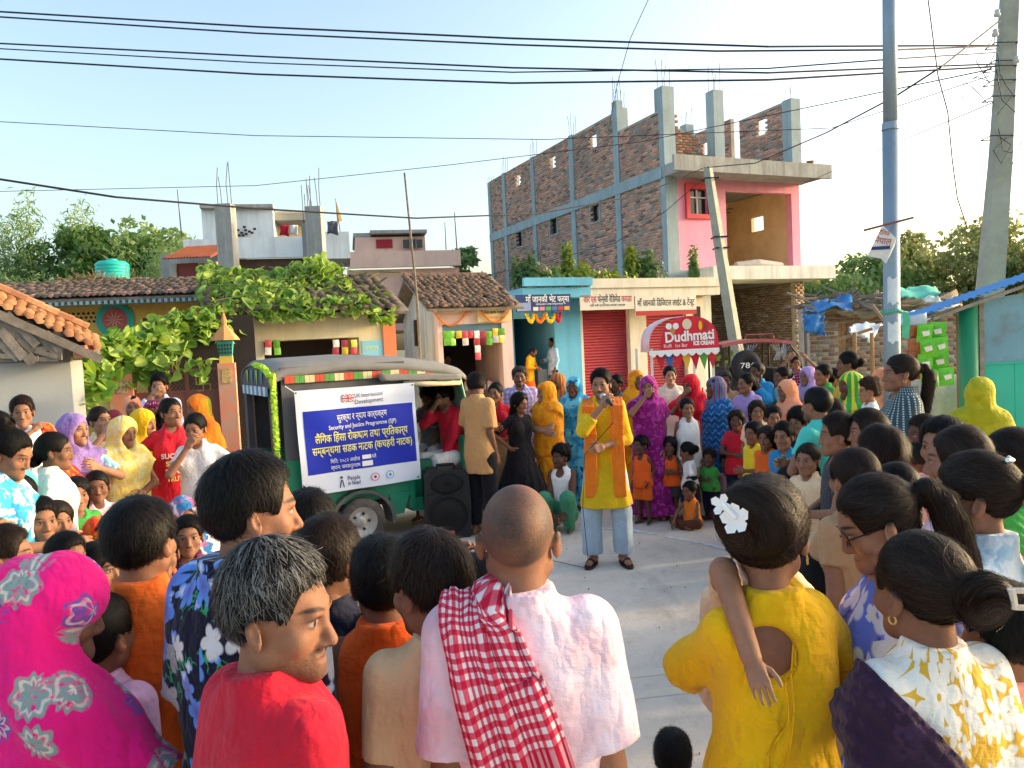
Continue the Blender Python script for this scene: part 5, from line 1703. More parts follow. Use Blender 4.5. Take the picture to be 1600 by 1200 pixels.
for k in range(7):
 xx = x0 + .1 + (x1 - x0 - .2) * k / 6.5
 MB().extrude([(xx, -.33, zb_ - .04), (xx + .16, -.33, zb_ - .04), (xx + .09, -.33, zb_ - .28)], (0, .006, 0)).build('pennant', BUNT[k % 6], cart)
for k in range(8):
 xx = x0 + .14 + k * .1
 MB().lathe([(.035, 0), (.035, .12), (.015, .16), (.015, .2)], (xx, -.15, 1.0), 8).build('bottle', GOODS[k % 7], cart)
for sx in (x0 + .2, x1 - .2):
 MB().lathe([(.28, -.02), (.28, .02), (.24, .025), (.24, -.025)], (sx, -.36, .28), 20, Matrix.Rotation(math.pi / 2, 3, 'X')).build('wheel', M('rubber', '#26262a', .8), cart)
# ============================================================ e-rickshaw in the background
EY = 14.2
ec = at(1182, 560, EY)
er = empty('electric_rickshaw', (ec.x, EY, 0), R(4), 'parked open sided electric rickshaw with a red roof behind the crowd', 'rickshaw')
e_ = lambda px, py, v=-.4: hit((ec.x, EY), R(4), px, py, 1, v)
x0, x1, zt_ = e_(1126, 545).x, e_(1238, 545).x, e_(1180, 533).z
ERED = M('maroon_roof', '#a8484a', .5, .12, 3, .05, dirt='#c8a89a', damt=.4)
BLKM = M('black_frame', '#1e1e22', .5, .1, 4, 0)
mb = MB()
vs = []
for y in (-.45, .45):
 for i in range(9):
  t = i / 8
  vs.append((x0 + (x1 - x0) * t, y, zt_ - .03 + .07 * math.sin(math.pi * t)))
mb.add(vs + [(v[0], v[1], v[2] - .06) for v in vs], [(i, i + 1, i + 10, i + 9) for i in range(8)] + [(18 + i, 27 + i, 28 + i, 19 + i) for i in range(8)] + [(i, 18 + i, 19 + i, i + 1) for i in range(8)])
mb.build('roof', ERED, er)
mb = MB()
mb.tube([(x0 + .5, -.3, zt_ + .03), (x0 + .5, -.3, zt_ + .12), (x1 - .3, -.3, zt_ + .12), (x1 - .3, -.3, zt_ + .03)], .012, 6)
mb.build('roof_rack', ERED, er)
for sx in (x0 + .05, x0 + .45, x0 + 1.1, x1 - .1):
 for y in (-.42, .42): MB().tube([(sx, y, .4), (sx, y, zt_ - .05)], .02, 6).build('post', BLKM, er)
MB().tube([(x1 - .1, -.42, zt_ - .03), (x1 + .14, -.42, zt_ - .35), (x1 + .2, -.42, .9)], .02, 7).build('windscreen_frame', BLKM, er)
MB().bx(x0, x1 - .1, -.44, .44, .3, 1.0).build('body_tub', M('dark_tub', '#2c2426', .5), er)
MB().bx(x0 + .15, x0 + .55, -.4, .4, .75, 1.35).build('rear_seat', M('black_seat', '#28282c', .6), er)
MB().bx(x0 + .95, x0 + 1.25, -.4, .4, .75, 1.3).build('front_seat', MATS['black_seat'], er)
sw = MB().lathe([(.26, -.05), (.28, 0), (.26, .05), (.12, .07), (.10, .02), (0, .02)], (x0 + .42, -.5, e_(1142, 572).z), 20, Matrix.Rotation(math.pi / 2, 3, 'X')).build('spare_wheel', MATS['rubber'], er, True)
lettering('lettering', '786', .14, T_W, sw, Matrix.Translation((x0 + .42, -.58, e_(1142, 572).z)) @ Matrix.Rotation(math.pi / 2, 4, 'X'), width=.26)
mb = MB()
for k in range(9):
 for c_ in (x0 + .45, x0 + 1.1):
  mb.tube([(c_ + (k - 4) * .05, -.43, zt_ - .06), (c_ + (k - 4) * .02, -.44, zt_ - .22), (c_ + (k - 4) * .035, -.43, zt_ - .36)], .007, 4)
tag(mb.build('hanging_trim', M('silver_trim', '#b8b4b4', .3, metal=.6), er), kind='stuff')
for sx in (x0 + .3, x1 - .2):
 for y in (-.4, .4): MB().lathe([(.24, -.04), (.25, 0), (.24, .04), (.1, .05)], (sx, y, .25), 18, Matrix.Rotation(math.pi / 2, 3, 'X')).build('wheel', MATS['rubber'], er)
# ============================================================ the auto-rickshaw with the banner
TA = R(30)
TO = at(441, 700, 7.3)
TO = (TO.x, 7.3)
tk_ = lambda px, py, v=0.0: hit(TO, TA, px, py, 1, v)
tuk = empty('auto_rickshaw', (TO[0], TO[1], 0), TA, 'green three wheeled auto rickshaw with a dark canvas hood', 'rickshaw')
TL = tk_(716, 600).x
ZT = tk_(520, 557, .4).z
TG = M('rickshaw_green', '#1f8f68', .4, .1, 3, .06, spec=.5, dirt='#4c7a66', damt=.35, dscale=2)
CANV = M('charcoal_canvas', '#55565a', .75, .1, 3, .2, 12, dirt='#8a8478', damt=.35, dscale=1.2)
CANL = M('sunlit_tone_canvas', '#7f7f7d', .8, .12, 3, .2, 12, dirt='#6a6862', damt=.5, dscale=1.2)  # paler than the side canvas: sunlight on the hood put into the colour
W2 = 1.22
def arch(x, zt, drop, n=14, y0=-.03, y1=W2 + .03):
 return [(x, y0 + (y1 - y0) * (.5 - .5 * math.cos(math.pi * i / n)), zt - drop + drop * math.sin(math.pi * i / n) ** .55) for i in range(n + 1)]
secs = [arch(-.10, ZT - .06, .22), arch(-.04, ZT - .01, .21), arch(.1, ZT, .17), arch(.7, ZT + .01, .15), arch(1.3, ZT - .03, .15), arch(TL - .15, ZT - .10, .15), arch(TL + .03, ZT - .16, .14), arch(TL + .08, ZT - .22, .1)]
n = 15
vs = [p for s_ in secs for p in s_]
fs = [(i * n + k, i * n + k + 1, (i + 1) * n + k + 1, (i + 1) * n + k) for i in range(len(secs) - 1) for k in range(n - 1)]
mb = MB().add(vs, fs)
o = mb.build('canvas_hood', CANL, tuk, True)
sm = o.modifiers.new('thick', 'SOLIDIFY')
sm.thickness = .012
ze = ZT - .20
zbody = tk_(520, 712).z
MB().bx(.02, 1.28, -.022, -.008, zbody, ze + .12).build('side_canvas', CANV, tuk)
MB().bx(.02, 1.28, W2 + .008, W2 + .022, zbody, ze + .12).build('side_canvas', CANV, tuk)
REARM = M('maroon_interior', '#3c1c1c', .8, .15, 3, .1)
MB().bx(1.22, 1.26, .02, W2 - .02, .4, ze + .1).build('partition', REARM, tuk)
MB().bx(.05, 1.22, .0, W2, .38, .42).build('floor', REARM, tuk)
MB().bx(.7, 1.2, .05, W2 - .05, .42, .80).build('bench_seat', REARM, tuk)
GARL = M('lime_garland', '#a8d838', .8, .2, 20, 0)
mb = MB()
for i in range(40):
 t = i / 39
 if t < .72: p = (-.06, -.045, zbody - .12 + (ze + .05 - zbody + .12) * (t / .72))
 else:
  a = (t - .72) / .28 * math.pi * .5
  p = (-.10, -.04 + .55 * (1 - math.cos(a)), ze + .05 + .10 * math.sin(a))
 mb.box(p, (.045, .04, .045), (i * .5, i * .3, i * .7))
tag(mb.build('fringe_trim', GARL, tuk), kind='stuff')
for ya_ in (-.03, W2 - .09): MB().bx(-.08, -.02, ya_, ya_ + .12, zbody - .1, ze + .1).build('rear_flap', CANV, tuk)
poly = [(-.09, y, z) for x, y, z in arch(-.09, ZT - .05, .22)]
MB().extrude(poly + [(-.09, W2 + .03, ze - .08), (-.09, -.03, ze - .08)], (.012, 0, 0)).build('rear_panel', CANV, tuk)
VAL = [M('val_blue', '#4a90b8', .8), M('val_white', '#d8d8d0', .8), M('val_green', '#8cc04a', .8)]
for k in range(12):
 y = .02 + (W2 - .04) * k / 12
 MB().bx(-.102, -.096, y, y + (W2 - .04) / 12 - .004, ze - .15, ze - .06).build('valance', VAL[(0, 1)[k % 2]], tuk)
for k in range(4):
 y = .25 + .22 * k
 MB().extrude([(-.102, y - .05, ze + .10), (-.102, y + .05, ze + .10), (-.102, y, ze - .05)], (.004, 0, 0)).build('pennant', VAL[(0, 2)[k % 2]], tuk)
FR = [M('fringe_red', '#c8543c', .85), M('fringe_green', '#5f9a4a', .85), M('fringe_cream', '#d8c89a', .85)]
for k in range(34):
 x = .05 + (TL - .25) * k / 34
 dz = -.10 * max(0, (x - 1.2) / (TL - 1.2))
 MB().bx(x, x + (TL - .25) / 34 - .003, -.05, -.044, ZT - .235 + dz, ZT - .165 + dz).build('fringe', FR[(k // 2) % 3], tuk)
sheet('rolled_flap', ((.95, -.07, ZT - .19), (TL + .02, -.07, ZT - .26), (TL - .02, -.08, ZT - .31), (1.0, -.08, ZT - .27)), CANL, tuk, 12, 4, .010, 21, .015)
mb = MB().tube([(1.25, -.06, ZT - .31), (1.5, -.06, ZT - .33), (TL, -.05, ZT - .345)], [.022, .03, .022], 9)
mb.build('rolled_canvas', M('cream_canvas', '#d8c8a4', .9, .15, 5), tuk, True)
zb0 = .34
MB().bx(-.06, 1.30, -.01, .03, zb0 + .1, zbody).build('side_panel', TG, tuk)
MB().bx(-.06, 1.30, W2 - .03, W2 + .01, zb0 + .1, zbody).build('side_panel', TG, tuk)
MB().bx(-.07, -.03, .0, W2, zb0 + .1, zbody - .16).build('tailboard', TG, tuk)
MB().bx(-.1, -.07, .0, W2, zb0, zb0 + .1).build('bumper', BLKM, tuk)
MB().bx(1.30, TL + .25, .0, .05, .26, .40).build('running_board', TG, tuk)
MB().bx(1.27, 1.33, -.02, .06, .3, ze + .05).build('door_post', TG, tuk)
MB().bx(1.3, TL + .3, .02, W2 - .02, .26, .30).build('driver_floor', TG, tuk)
MB().bx(1.3, 1.62, .1, W2 - .1, .30, .66).build('driver_seat_box', TG, tuk)
MB().bx(1.3, 1.66, .08, W2 - .08, .66, .76).build('driver_seat', M('green_seat', '#2c7a5a', .6), tuk)
mb = MB().extrude([(TL + .05, .12, .3), (TL + .42, .3, .3), (TL + .45, .35, .75), (TL + .18, .1, .98), (TL + .05, .05, .98)], (0, W2 - .4, 0))
mb.build('front_cowl', TG, tuk)
for y in (.03, W2 - .03): MB().tube([(TL + .18, y, .95), (TL + .02, y, ZT - .24)], .02, 8).build('windscreen_post', TG, tuk)
MB().extrude([(TL + .17, .05, .98), (TL + .17, W2 - .05, .98), (TL + .03, W2 - .05, ZT - .26), (TL + .03, .05, ZT - .26)], (.006, 0, 0)).build('windscreen', M('windscreen_glass', '#7d928c', .08, .05, 1, 0, spec=.7), tuk)
MB().tube([(TL + .0, .3, 1.0), (TL - .08, .42, 1.06), (TL - .08, .8, 1.06), (TL, .92, 1.0)], .014, 7).build('handlebar', BLKM, tuk)
wx = tk_(566, 806, -.06).x
wr_ = .245
DKG = M('dark_grey_fender', '#4e5450', .6, .15, 4, .1, dirt='#8a8274', damt=.4, dscale=2)
mb = MB()
vs = []
for y in (-.10, .16):
 for r_ in (wr_ + .05, wr_ + .085):
  for i in range(13):
   a = math.pi * (-.05 + 1.1 * i / 12)
   vs.append((wx + r_ * 1.05 * math.cos(a), y, wr_ + r_ * math.sin(a)))
fs = []
for k in (0, 2): fs += [(k * 13 + i, k * 13 + i + 1, k * 13 + 14 + i, k * 13 + 13 + i) for i in range(12)]
fs += [(13 + i, 14 + i, 40 + i, 39 + i) for i in range(12)] + [(i, 26 + i, 27 + i, i + 1) for i in range(12)]
mb.add(vs, fs)
mb.build('fender', DKG, tuk)
MB().bx(-.05, wx - wr_ - .06, -.02, .05, .30, zb0 + .12).build('lower_sill', DKG, tuk)
MB().extrude([(wx + wr_ + .07, -.02, zb0 + .14), (wx + wr_ + .30, -.02, zb0 + .14), (wx + wr_ + .22, -.02, .26), (wx + wr_ + .09, -.02, .26)], (0, .04, 0)).build('sill_bracket', TG, tuk)
RUBD = M('dusty_rubber', '#4a4844', .9, .2, 8, .3, 60, dirt='#8f867a', damt=.7, dscale=5)
RIMM = M('dusty_rim', '#c8c4bc', .6, .15, 6, .1, metal=.3, dirt='#6a645a', damt=.5, dscale=5)
RX = Matrix.Rotation(math.pi / 2, 3, 'X')
def wheel(x, y, r_):
 w = MB().lathe([(r_ * .62, .075), (r_ * .86, .09), (r_ * .97, .07), (r_, .045), (r_, -.045), (r_ * .97, -.07), (r_ * .62, -.08)], (x, y, r_), 36, RX, False).build('wheel', RUBD, tuk, True)
 rim = MB().lathe([(0, .035), (r_ * .2, .04), (r_ * .22, .02), (r_ * .45, .02), (r_ * .5, .05), (r_ * .6, .06), (r_ * .63, .078), (r_ * .60, .0), (0, 0)], (x, y, r_), 30, RX).build('rim', RIMM, w, True)
 for k in range(5):
  a = k * TAU / 5
  MB().lathe([(.014, 0), (.014, .018), (.006, .022)], (x + r_ * .33 * math.cos(a), y - .02, r_ + r_ * .33 * math.sin(a)), 8, RX).build('wheel_nut', BLKM, w)
wheel(wx, -.0, wr_)
wheel(wx, W2, wr_)
wheel(TL + .28, W2 / 2, .21)
r = np.random.default_rng(4)
bun = empty('fodder_bundle', (0, 0, 0), 0, 'bundle of green fodder lying in the back of the auto rickshaw', 'fodder')
c = Matrix.Rotation(TA, 3, 'Z') @ Vector((.22, .45, zbody - .04)) + Vector((TO[0], TO[1], 0))
q = r.normal(size=(420, 3)) * np.array([.10, .17, .03]) + np.array(c)
tag(leaves_mesh('blades', leaf_mat('fodder', (.05, .18, .02), (.14, .32, .04)), q, r.uniform(.08, .16, 420), BV, TF, bun, 5), kind='stuff')
BV4 = [tk_(459, 611, -.115), tk_(646, 598, -.115), tk_(658, 748, -.115), tk_(474, 777, -.115)]
ban = empty('banner', (TO[0], TO[1], 0), TA, 'printed cloth banner hung on the side of the auto rickshaw', 'banner')
def bmap(u, v, lift=0.0):
 """u right, v down, 0..1"""
 p = (BV4[0] * (1 - u) + BV4[1] * u) * (1 - v) + (BV4[3] * (1 - u) + BV4[2] * u) * v
 w = .006 * math.sin(u * 7 + v * 3) + .006 * math.sin(u * 13 - v * 8 + 1) + .012 * (max(0, .25 - u) * 2) * math.sin(v * 9 + u * 11) * (1 - v)
 return Vector((p.x, p.y - w - lift, p.z))
def bgrid(name, u0, u1, v0, v1, lift, mat, nu=26, nv=20, parent=ban):
 V_ = [bmap(u0 + (u1 - u0) * i / nu, v0 + (v1 - v0) * j / nv, lift) for j in range(nv + 1) for i in range(nu + 1)]
 F_ = [(j * (nu + 1) + i, (j + 1) * (nu + 1) + i, (j + 1) * (nu + 1) + i + 1, j * (nu + 1) + i + 1) for j in range(nv) for i in range(nu)]
 return add_mesh(name, V_, F_, mat, parent, True)
BW = M('banner_white', '#dfe6f2', .5, .02, 1, .06, 8, spec=.3)
BB = M('banner_blue', '#1a2fb0', .45, .04, 1, .06, 8, spec=.35)
bgrid('cloth_sheet', 0, 1, 0, 1, 0, BW)
bgrid('blue_field', .052, .972, .2, .805, .003, BB)
def btext(t, u, v, h, w, mat, slant=0.0, bold=0.0):
 me = text_mesh(t, 1.0, bold=bold)
 xs = [q.co.x for q in me.vertices]
 wd = max(xs) - min(xs)
 mid = (max(xs) + min(xs)) / 2
 for q in me.vertices:
  q.co = bmap(u + (q.co.x - mid) / wd * w, v - q.co.y * h + slant * (q.co.x - mid) / wd, .007)
 me.materials.clear()
 me.materials.append(mat)
 return link(bpy.data.objects.new('lettering', me), ban)
BT = M('ink_banner_blue', '#3a3f70', .6, 0, 1, 0)
btext('UK International', .60, .085, .060, .24, BT, -.01)
btext('Development', .60, .145, .062, .24, BT, -.01)
btext(dev('सुरक्षा र न्याय कार्यक्रम'), .53, .285, .085, .42, T_W, -.012, .008)
btext('Security and Justice Programme (SJP)', .53, .372, .058, .57, T_W, -.012, .01)
btext(dev('लैंगिक हिंसा रोकथाम तथा प्रतिकार्य'), .52, .475, .105, .78, T_Y, -.01, .014)
btext(dev('सम्बन्धमा सडक नाटक (कचहरी नाटक)'), .52, .59, .105, .84, T_Y, -.006, .014)
btext(dev('मिति: २०८२ असोज'), .36, .705, .052, .24, T_W)
btext(dev('गते'), .60, .700, .05, .04, T_W)
btext(dev('स्थान: जनकपुरधाम'), .36, .765, .052, .24, T_W)
btext('People', .42, .885, .060, .10, BT, 0, .006)
btext('in Need', .42, .935, .060, .10, BT, 0, .006)
bgrid('white_patch', .50, .575, .675, .715, .009, T_W, 3, 2)
bgrid('white_patch', .495, .585, .735, .785, .009, T_W, 3, 2)
fu, fv, fw_, fh_ = .425, .105, .095, .072
FB, FRd = M('flag_blue', '#24357f', .6, 0, 1, 0), M('flag_red', '#c4203c', .6, 0, 1, 0)
def bpoly(name, pts_, lift, mat, parent=ban): return add_mesh(name, [bmap(u, v, lift) for u, v in pts_], [tuple(range(len(pts_)))[::-1]], mat, parent)
flag = bgrid('flag_mark', fu - fw_ / 2, fu + fw_ / 2, fv - fh_ / 2, fv + fh_ / 2, .005, FB, 3, 2)
for dx, dy in ((1, 1), (1, -1)):
 for wd, mt, lf in ((.20, T_W, .007), (.07, FRd, .008)):
  a = np.array([-.5, -.5 * dy]); b = np.array([.5, .5 * dy])
  nrm = np.array([-(b - a)[1], (b - a)[0]]) * wd * .5
  k_ = 1 - wd * .6
  q = [a * k_ + nrm, b * k_ + nrm, b * k_ - nrm, a * k_ - nrm]
  bpoly('flag_saltire', [(fu + p[0] * fw_, fv + p[1] * fh_) for p in q], lf, mt, flag)
for (hw, hh, mt, lf) in ((.5, .17, T_W, .009), (.10, .5, T_W, .0095), (.5, .10, FRd, .010), (.06, .5, FRd, .0105)):
 bpoly('flag_cross', [(fu - hw * fw_, fv - hh * fh_), (fu + hw * fw_, fv - hh * fh_), (fu + hw * fw_, fv + hh * fh_), (fu - hw * fw_, fv + hh * fh_)], lf, mt, flag)
for cu, c_in, c_out in ((.595, FRd, M('emblem_rose', '#d88a98', .6, 0, 1, 0)), (.725, M('emblem_blue', '#4a8ac0', .6, 0, 1, 0), M('emblem_pale_blue', '#7ab0d8', .6, 0, 1, 0))):
 for rr, mt, lf in ((.036, c_out, .006), (.029, BW, .007), (.013, c_in, .008)):
  bpoly('round_emblem', [(cu + rr * math.cos(a), .905 + rr * 1.12 * math.sin(a)) for a in np.linspace(0, TAU, 20)[:-1]], lf, mt)
 for k in range(12):
  a = k * TAU / 12
  bpoly('emblem_tick', [(cu + .0325 * math.cos(a + d) + e * math.cos(a), .905 + (.0325 * 1.12) * math.sin(a + d) + e * math.sin(a)) for d, e in ((-.13, -.003), (.13, -.003), (.13, .003), (-.13, .003))], .0068, c_in)
bpoly('figure_mark', [(.318 + .012 * math.cos(a), .868 + .013 * math.sin(a)) for a in np.linspace(0, TAU, 12)[:-1]], .006, BT)
bpoly('figure_mark', [(.312, .89), (.322, .89), (.306, .965), (.297, .965)], .006, BT)
bpoly('figure_mark', [(.322, .89), (.328, .89), (.340, .965), (.331, .965)], .006, BT)
for u, v in ((.012, .02), (.985, .02), (.975, .975), (.025, .975)):
 p = bmap(u, v, .003)
 MB().lathe([(.008, 0), (.008, .004), (.004, .005)], p, 10, RX).build('eyelet', BLKM, ban)
MB().tube([bmap(.012, .02), bmap(.012, .02) + Vector((-.09, .03, .07))], .005, 5).build('tie_cord', T_W, ban)
# ============================================================ loudspeaker
SPK = M('black_speaker_plastic', '#16171b', .5, .15, 30, .15, 120, spec=.45)
sp = ground(703, 842)
spk = empty('loudspeaker', (sp.x, sp.y, 0), R(10), 'black party loudspeaker standing on the road beside the rickshaw', 'loudspeaker')
w, h_, dp = .45, .70, .36
prof = [(-w / 2, .02), (-w / 2 + .02, 0), (w / 2 - .02, 0), (w / 2, .02), (w / 2 + .012, h_ * .5), (w / 2, h_ - .05), (w / 2 - .05, h_), (-w / 2 + .05, h_), (-w / 2, h_ - .05), (-w / 2 - .012, h_ * .5)]
MB().extrude([(x, 0, z) for x, z in prof], (0, dp, 0)).build('cabinet', SPK, spk)
GR = M('speaker_grille', '#0d0e11', .7, .3, 90, .6, 220)
MB().lathe([(.0, .03), (.14, .025), (.175, .004), (.19, .02), (.2, .0)], (0, 0, .24), 36, RX).build('woofer', GR, spk, True)
MB().lathe([(.19, -.002), (.2, .022), (.212, .022), (.216, -.002)], (0, 0, .24), 36, RX, False).build('woofer_ring', SPK, spk, True)
me_ = MB().lathe([(.0, -.06 + .085), (.08, .03), (.15, .022), (.17, -.001)], (0, 0, 0), 30, RX).build('horn', GR, spk, True)
me_.scale = (1, 1, .62)
me_.location = (0, 0, .565)
MB().bx(-.05, .05, -.032, -.02, .055, .085).build('red_badge', M('speaker_badge', '#d8503c', .5), spk)
for sx in (-1, 1):
 MB().extrude([(sx * .20, 0, .40), (sx * .215, 0, .46), (sx * .14, 0, .475), (sx * .12, 0, .445)], (0, -.018, 0)).build('port_trim', SPK, spk)
MB().tube([(-.09, .16, h_), (-.09, .16, h_ + .04), (.09, .16, h_ + .04), (.09, .16, h_)], .016, 8).build('handle', SPK, spk)
from concurrent.futures import ThreadPoolExecutor
POOL = ThreadPoolExecutor(4)
JOBS = []
# ============================================================ distance-field modelling (bodies, clothes, hair)
def _v(a): return np.asarray(a, dtype=F32)
def rc(a, b, r1, r2):
 a, b = _v(a), _v(b)
 ba = b - a
 L = float(ba @ ba) + 1e-12
 def f(P):
  pa = P - a
  t = pa @ ba
  h = np.clip(t * (1 / L), 0, 1)
  q = np.einsum('ij,ij->i', pa, pa) + h * (h * L - 2 * t)
  return np.sqrt(np.maximum(q, 0)) - (r1 + (r2 - r1) * h)
 return f
def ell(c, r, Rm=None):
 c, r = _v(c), _v(r)
 def f(P):
  q = P - c
  if Rm is not None: q = q @ Rm          # columns = local axes
  q = q / r
  k0 = np.sqrt(np.einsum('ij,ij->i', q, q))
  q = q / r
  k1 = np.sqrt(np.einsum('ij,ij->i', q, q)) + 1e-9
  return k0 * (k0 - 1) / k1
 return f
def loft(keys, fold=None, e=2.3):
 """keys: (z, half width, half depth, cx, cy) bottom to top"""
 K = np.asarray([(k + (0, 0, 0))[:5] for k in keys], dtype=F32)
 K = K[np.argsort(K[:, 0])]
 z0, z1 = K[0, 0], K[-1, 0]
 def f(P):
  z = P[:, 2]
  a, b, cx, cy = (np.interp(z, K[:, 0], K[:, i]).astype(F32) for i in (1, 2, 3, 4))
  x, y = P[:, 0] - cx, P[:, 1] - cy
  m = np.minimum(a, b)
  d = ((np.abs(x / a) ** e + np.abs(y / b) ** e) ** (1 / e) - 1) * m * 1.1
  if fold is not None: d = d + fold(x, y, z)
  return np.maximum(d, np.maximum(z - z1, z0 - z))
 return f
def smin(a, b, k):
 h = np.clip(.5 + .5 * (b - a) / k, 0, 1)
 return b + (a - b) * h - k * h * (1 - h)
def U(fs, k=.02):
 def f(P):
  d = fs[0](P)
  for g in fs[1:]: d = smin(d, g(P), k)
  return d
 return f
def cut(f, n, c):
 """keep the side where n.p < c"""
 n = _v(n)
 n = n / np.linalg.norm(n)
 return lambda P: np.maximum(f(P), P @ n - c)
def sub(f, g, k=.008):
 return lambda P: -smin(-f(P), g(P), k)
def xf(f, Rm, t):
 """field f placed by rotation Rm (3x3) and offset t"""
 Rm, t = _v(Rm), _v(t)
 return lambda P: f((P - t) @ Rm)
def wr(f, amp, freq=22, seed=0, stretch=(1, 1, .55)):
 """soft irregular cloth folds"""
 r = np.random.default_rng(seed)
 ds = r.normal(size=(4, 3)) * _v(stretch)
 ds /= np.linalg.norm(ds, axis=1)[:, None]
 ds = (ds * freq * _v([[.6], [1], [1.5], [2.3]])).astype(F32)
 ph = r.uniform(0, 6.28, 4)
 def g(P):
  q = P + .03 * np.sin(P[:, [1, 2, 0]] * 13 + ph[0])
  w = np.sin(q @ ds[0] + ph[0]) * .7 + (1 - 1.6 * np.abs(np.sin(.5 * (q @ ds[1]) + ph[1]))) * .7 + (1 - 1.6 * np.abs(np.sin(.5 * (q @ ds[2]) + ph[2]))) * .6 + np.sin(q @ ds[3] + ph[3]) * .12
  return f(P) + amp * w
 return g
_CORN = np.array([(i, j, k) for i in (0, 1) for j in (0, 1) for k in (0, 1)])
_EDGE = [(a, b) for a in range(8) for b in range(a + 1, 8) if bin(a ^ b).count('1') == 1]
def mesh_sdf(f, lo, hi, h, B=4, lip=1.5):
 """sparse surface nets; returns verts, quads"""
 lo, hi = _v(lo), _v(hi)
 nb = np.maximum(np.ceil((hi - lo) / h / B).astype(int) + 1, 1)
 n = nb * B
 bi = np.stack(np.meshgrid(*[np.arange(x) for x in nb], indexing='ij'), -1).reshape(-1, 3)
 cen = (lo + (bi * B + (B - 1) / 2) * h).astype(F32)
 dc = f(cen)
 near = np.abs(dc) < (B * .87 * h * lip + h)
 D = np.repeat(np.repeat(np.repeat(np.where(dc < 0, -h, h).reshape(nb).astype(F32), B, 0), B, 1), B, 2)
 off = np.stack(np.meshgrid(*[np.arange(B)] * 3, indexing='ij'), -1).reshape(-1, 3)
 ib = bi[near]
 if len(ib) == 0: return np.zeros((0, 3), F32), np.zeros((0, 4), np.int32)
 idx = (ib[:, None, :] * B + off[None]).reshape(-1, 3)
 val = np.empty(len(idx), F32)
 for s in range(0, len(idx), 200000):
  q = idx[s:s + 200000]
  val[s:s + 200000] = f((lo + q * h).astype(F32))
 D[idx[:, 0], idx[:, 1], idx[:, 2]] = val
 S = D < 0
 c = np.zeros(np.array(S.shape) - 1, np.uint8)
 for i, j, k in _CORN:
  c += S[i:S.shape[0] - 1 + i, j:S.shape[1] - 1 + j, k:S.shape[2] - 1 + k]
 act = np.argwhere((c > 0) & (c < 8))
 cid = np.full(c.shape, -1, np.int32)
 cid[act[:, 0], act[:, 1], act[:, 2]] = np.arange(len(act))
 cv = np.stack([D[act[:, 0] + o[0], act[:, 1] + o[1], act[:, 2] + o[2]] for o in _CORN], 1)
 acc = np.zeros((len(act), 3), F32)
 cnt = np.zeros(len(act), F32)
 for a, b in _EDGE:
  va, vb = cv[:, a], cv[:, b]
  m = (va < 0) != (vb < 0)
  t = np.where(m, va / np.where(m, va - vb, 1), 0)
  acc += m[:, None] * (_CORN[a] + t[:, None] * (_CORN[b] - _CORN[a]))
  cnt += m
 V = lo + (act + acc / cnt[:, None]) * h
 Q = []
 for ax in range(3):
  u, w = (ax + 1) % 3, (ax + 2) % 3
  s0 = [slice(1, -1)] * 3
  s1 = [slice(1, -1)] * 3
  s0[ax] = slice(0, -1)
  s1[ax] = slice(1, None)
  A, Bm = S[tuple(s0)], S[tuple(s1)]
  e = np.argwhere(A != Bm)
  fl = A[e[:, 0], e[:, 1], e[:, 2]]
  e = e + 1
  e[:, ax] -= 1
  du, dw = np.eye(3, dtype=int)[u], np.eye(3, dtype=int)[w]
  q = [e - du - dw, e - dw, e, e - du]
  ok = np.all([np.all((x >= 0) & (x < c.shape), 1) for x in q], 0)
  ids = np.stack([cid[tuple(x[ok].T)] for x in q], 1)
  fl = fl[ok]
  ids[~fl] = ids[~fl][:, ::-1]
  Q.append(ids)
 Q = np.concatenate(Q)
 Q = Q[(Q >= 0).all(1)]
 return V.astype(F32), Q.astype(np.int32)
def grad(f, P, e=.003):
 g = np.stack([f(P + _v(d) * e) - f(P - _v(d) * e) for d in np.eye(3)], 1)
 return g / (np.linalg.norm(g, axis=1)[:, None] + 1e-9)
def rotm(yaw=0, pitch=0, roll=0):
 """yaw clockwise from above, pitch down positive, roll to the right shoulder positive (degrees)"""
 return np.array(Matrix.Rotation(-R(yaw), 3, 'Z') @ Matrix.Rotation(-R(pitch), 3, 'X') @ Matrix.Rotation(R(roll), 3, 'Y'), dtype=F32)
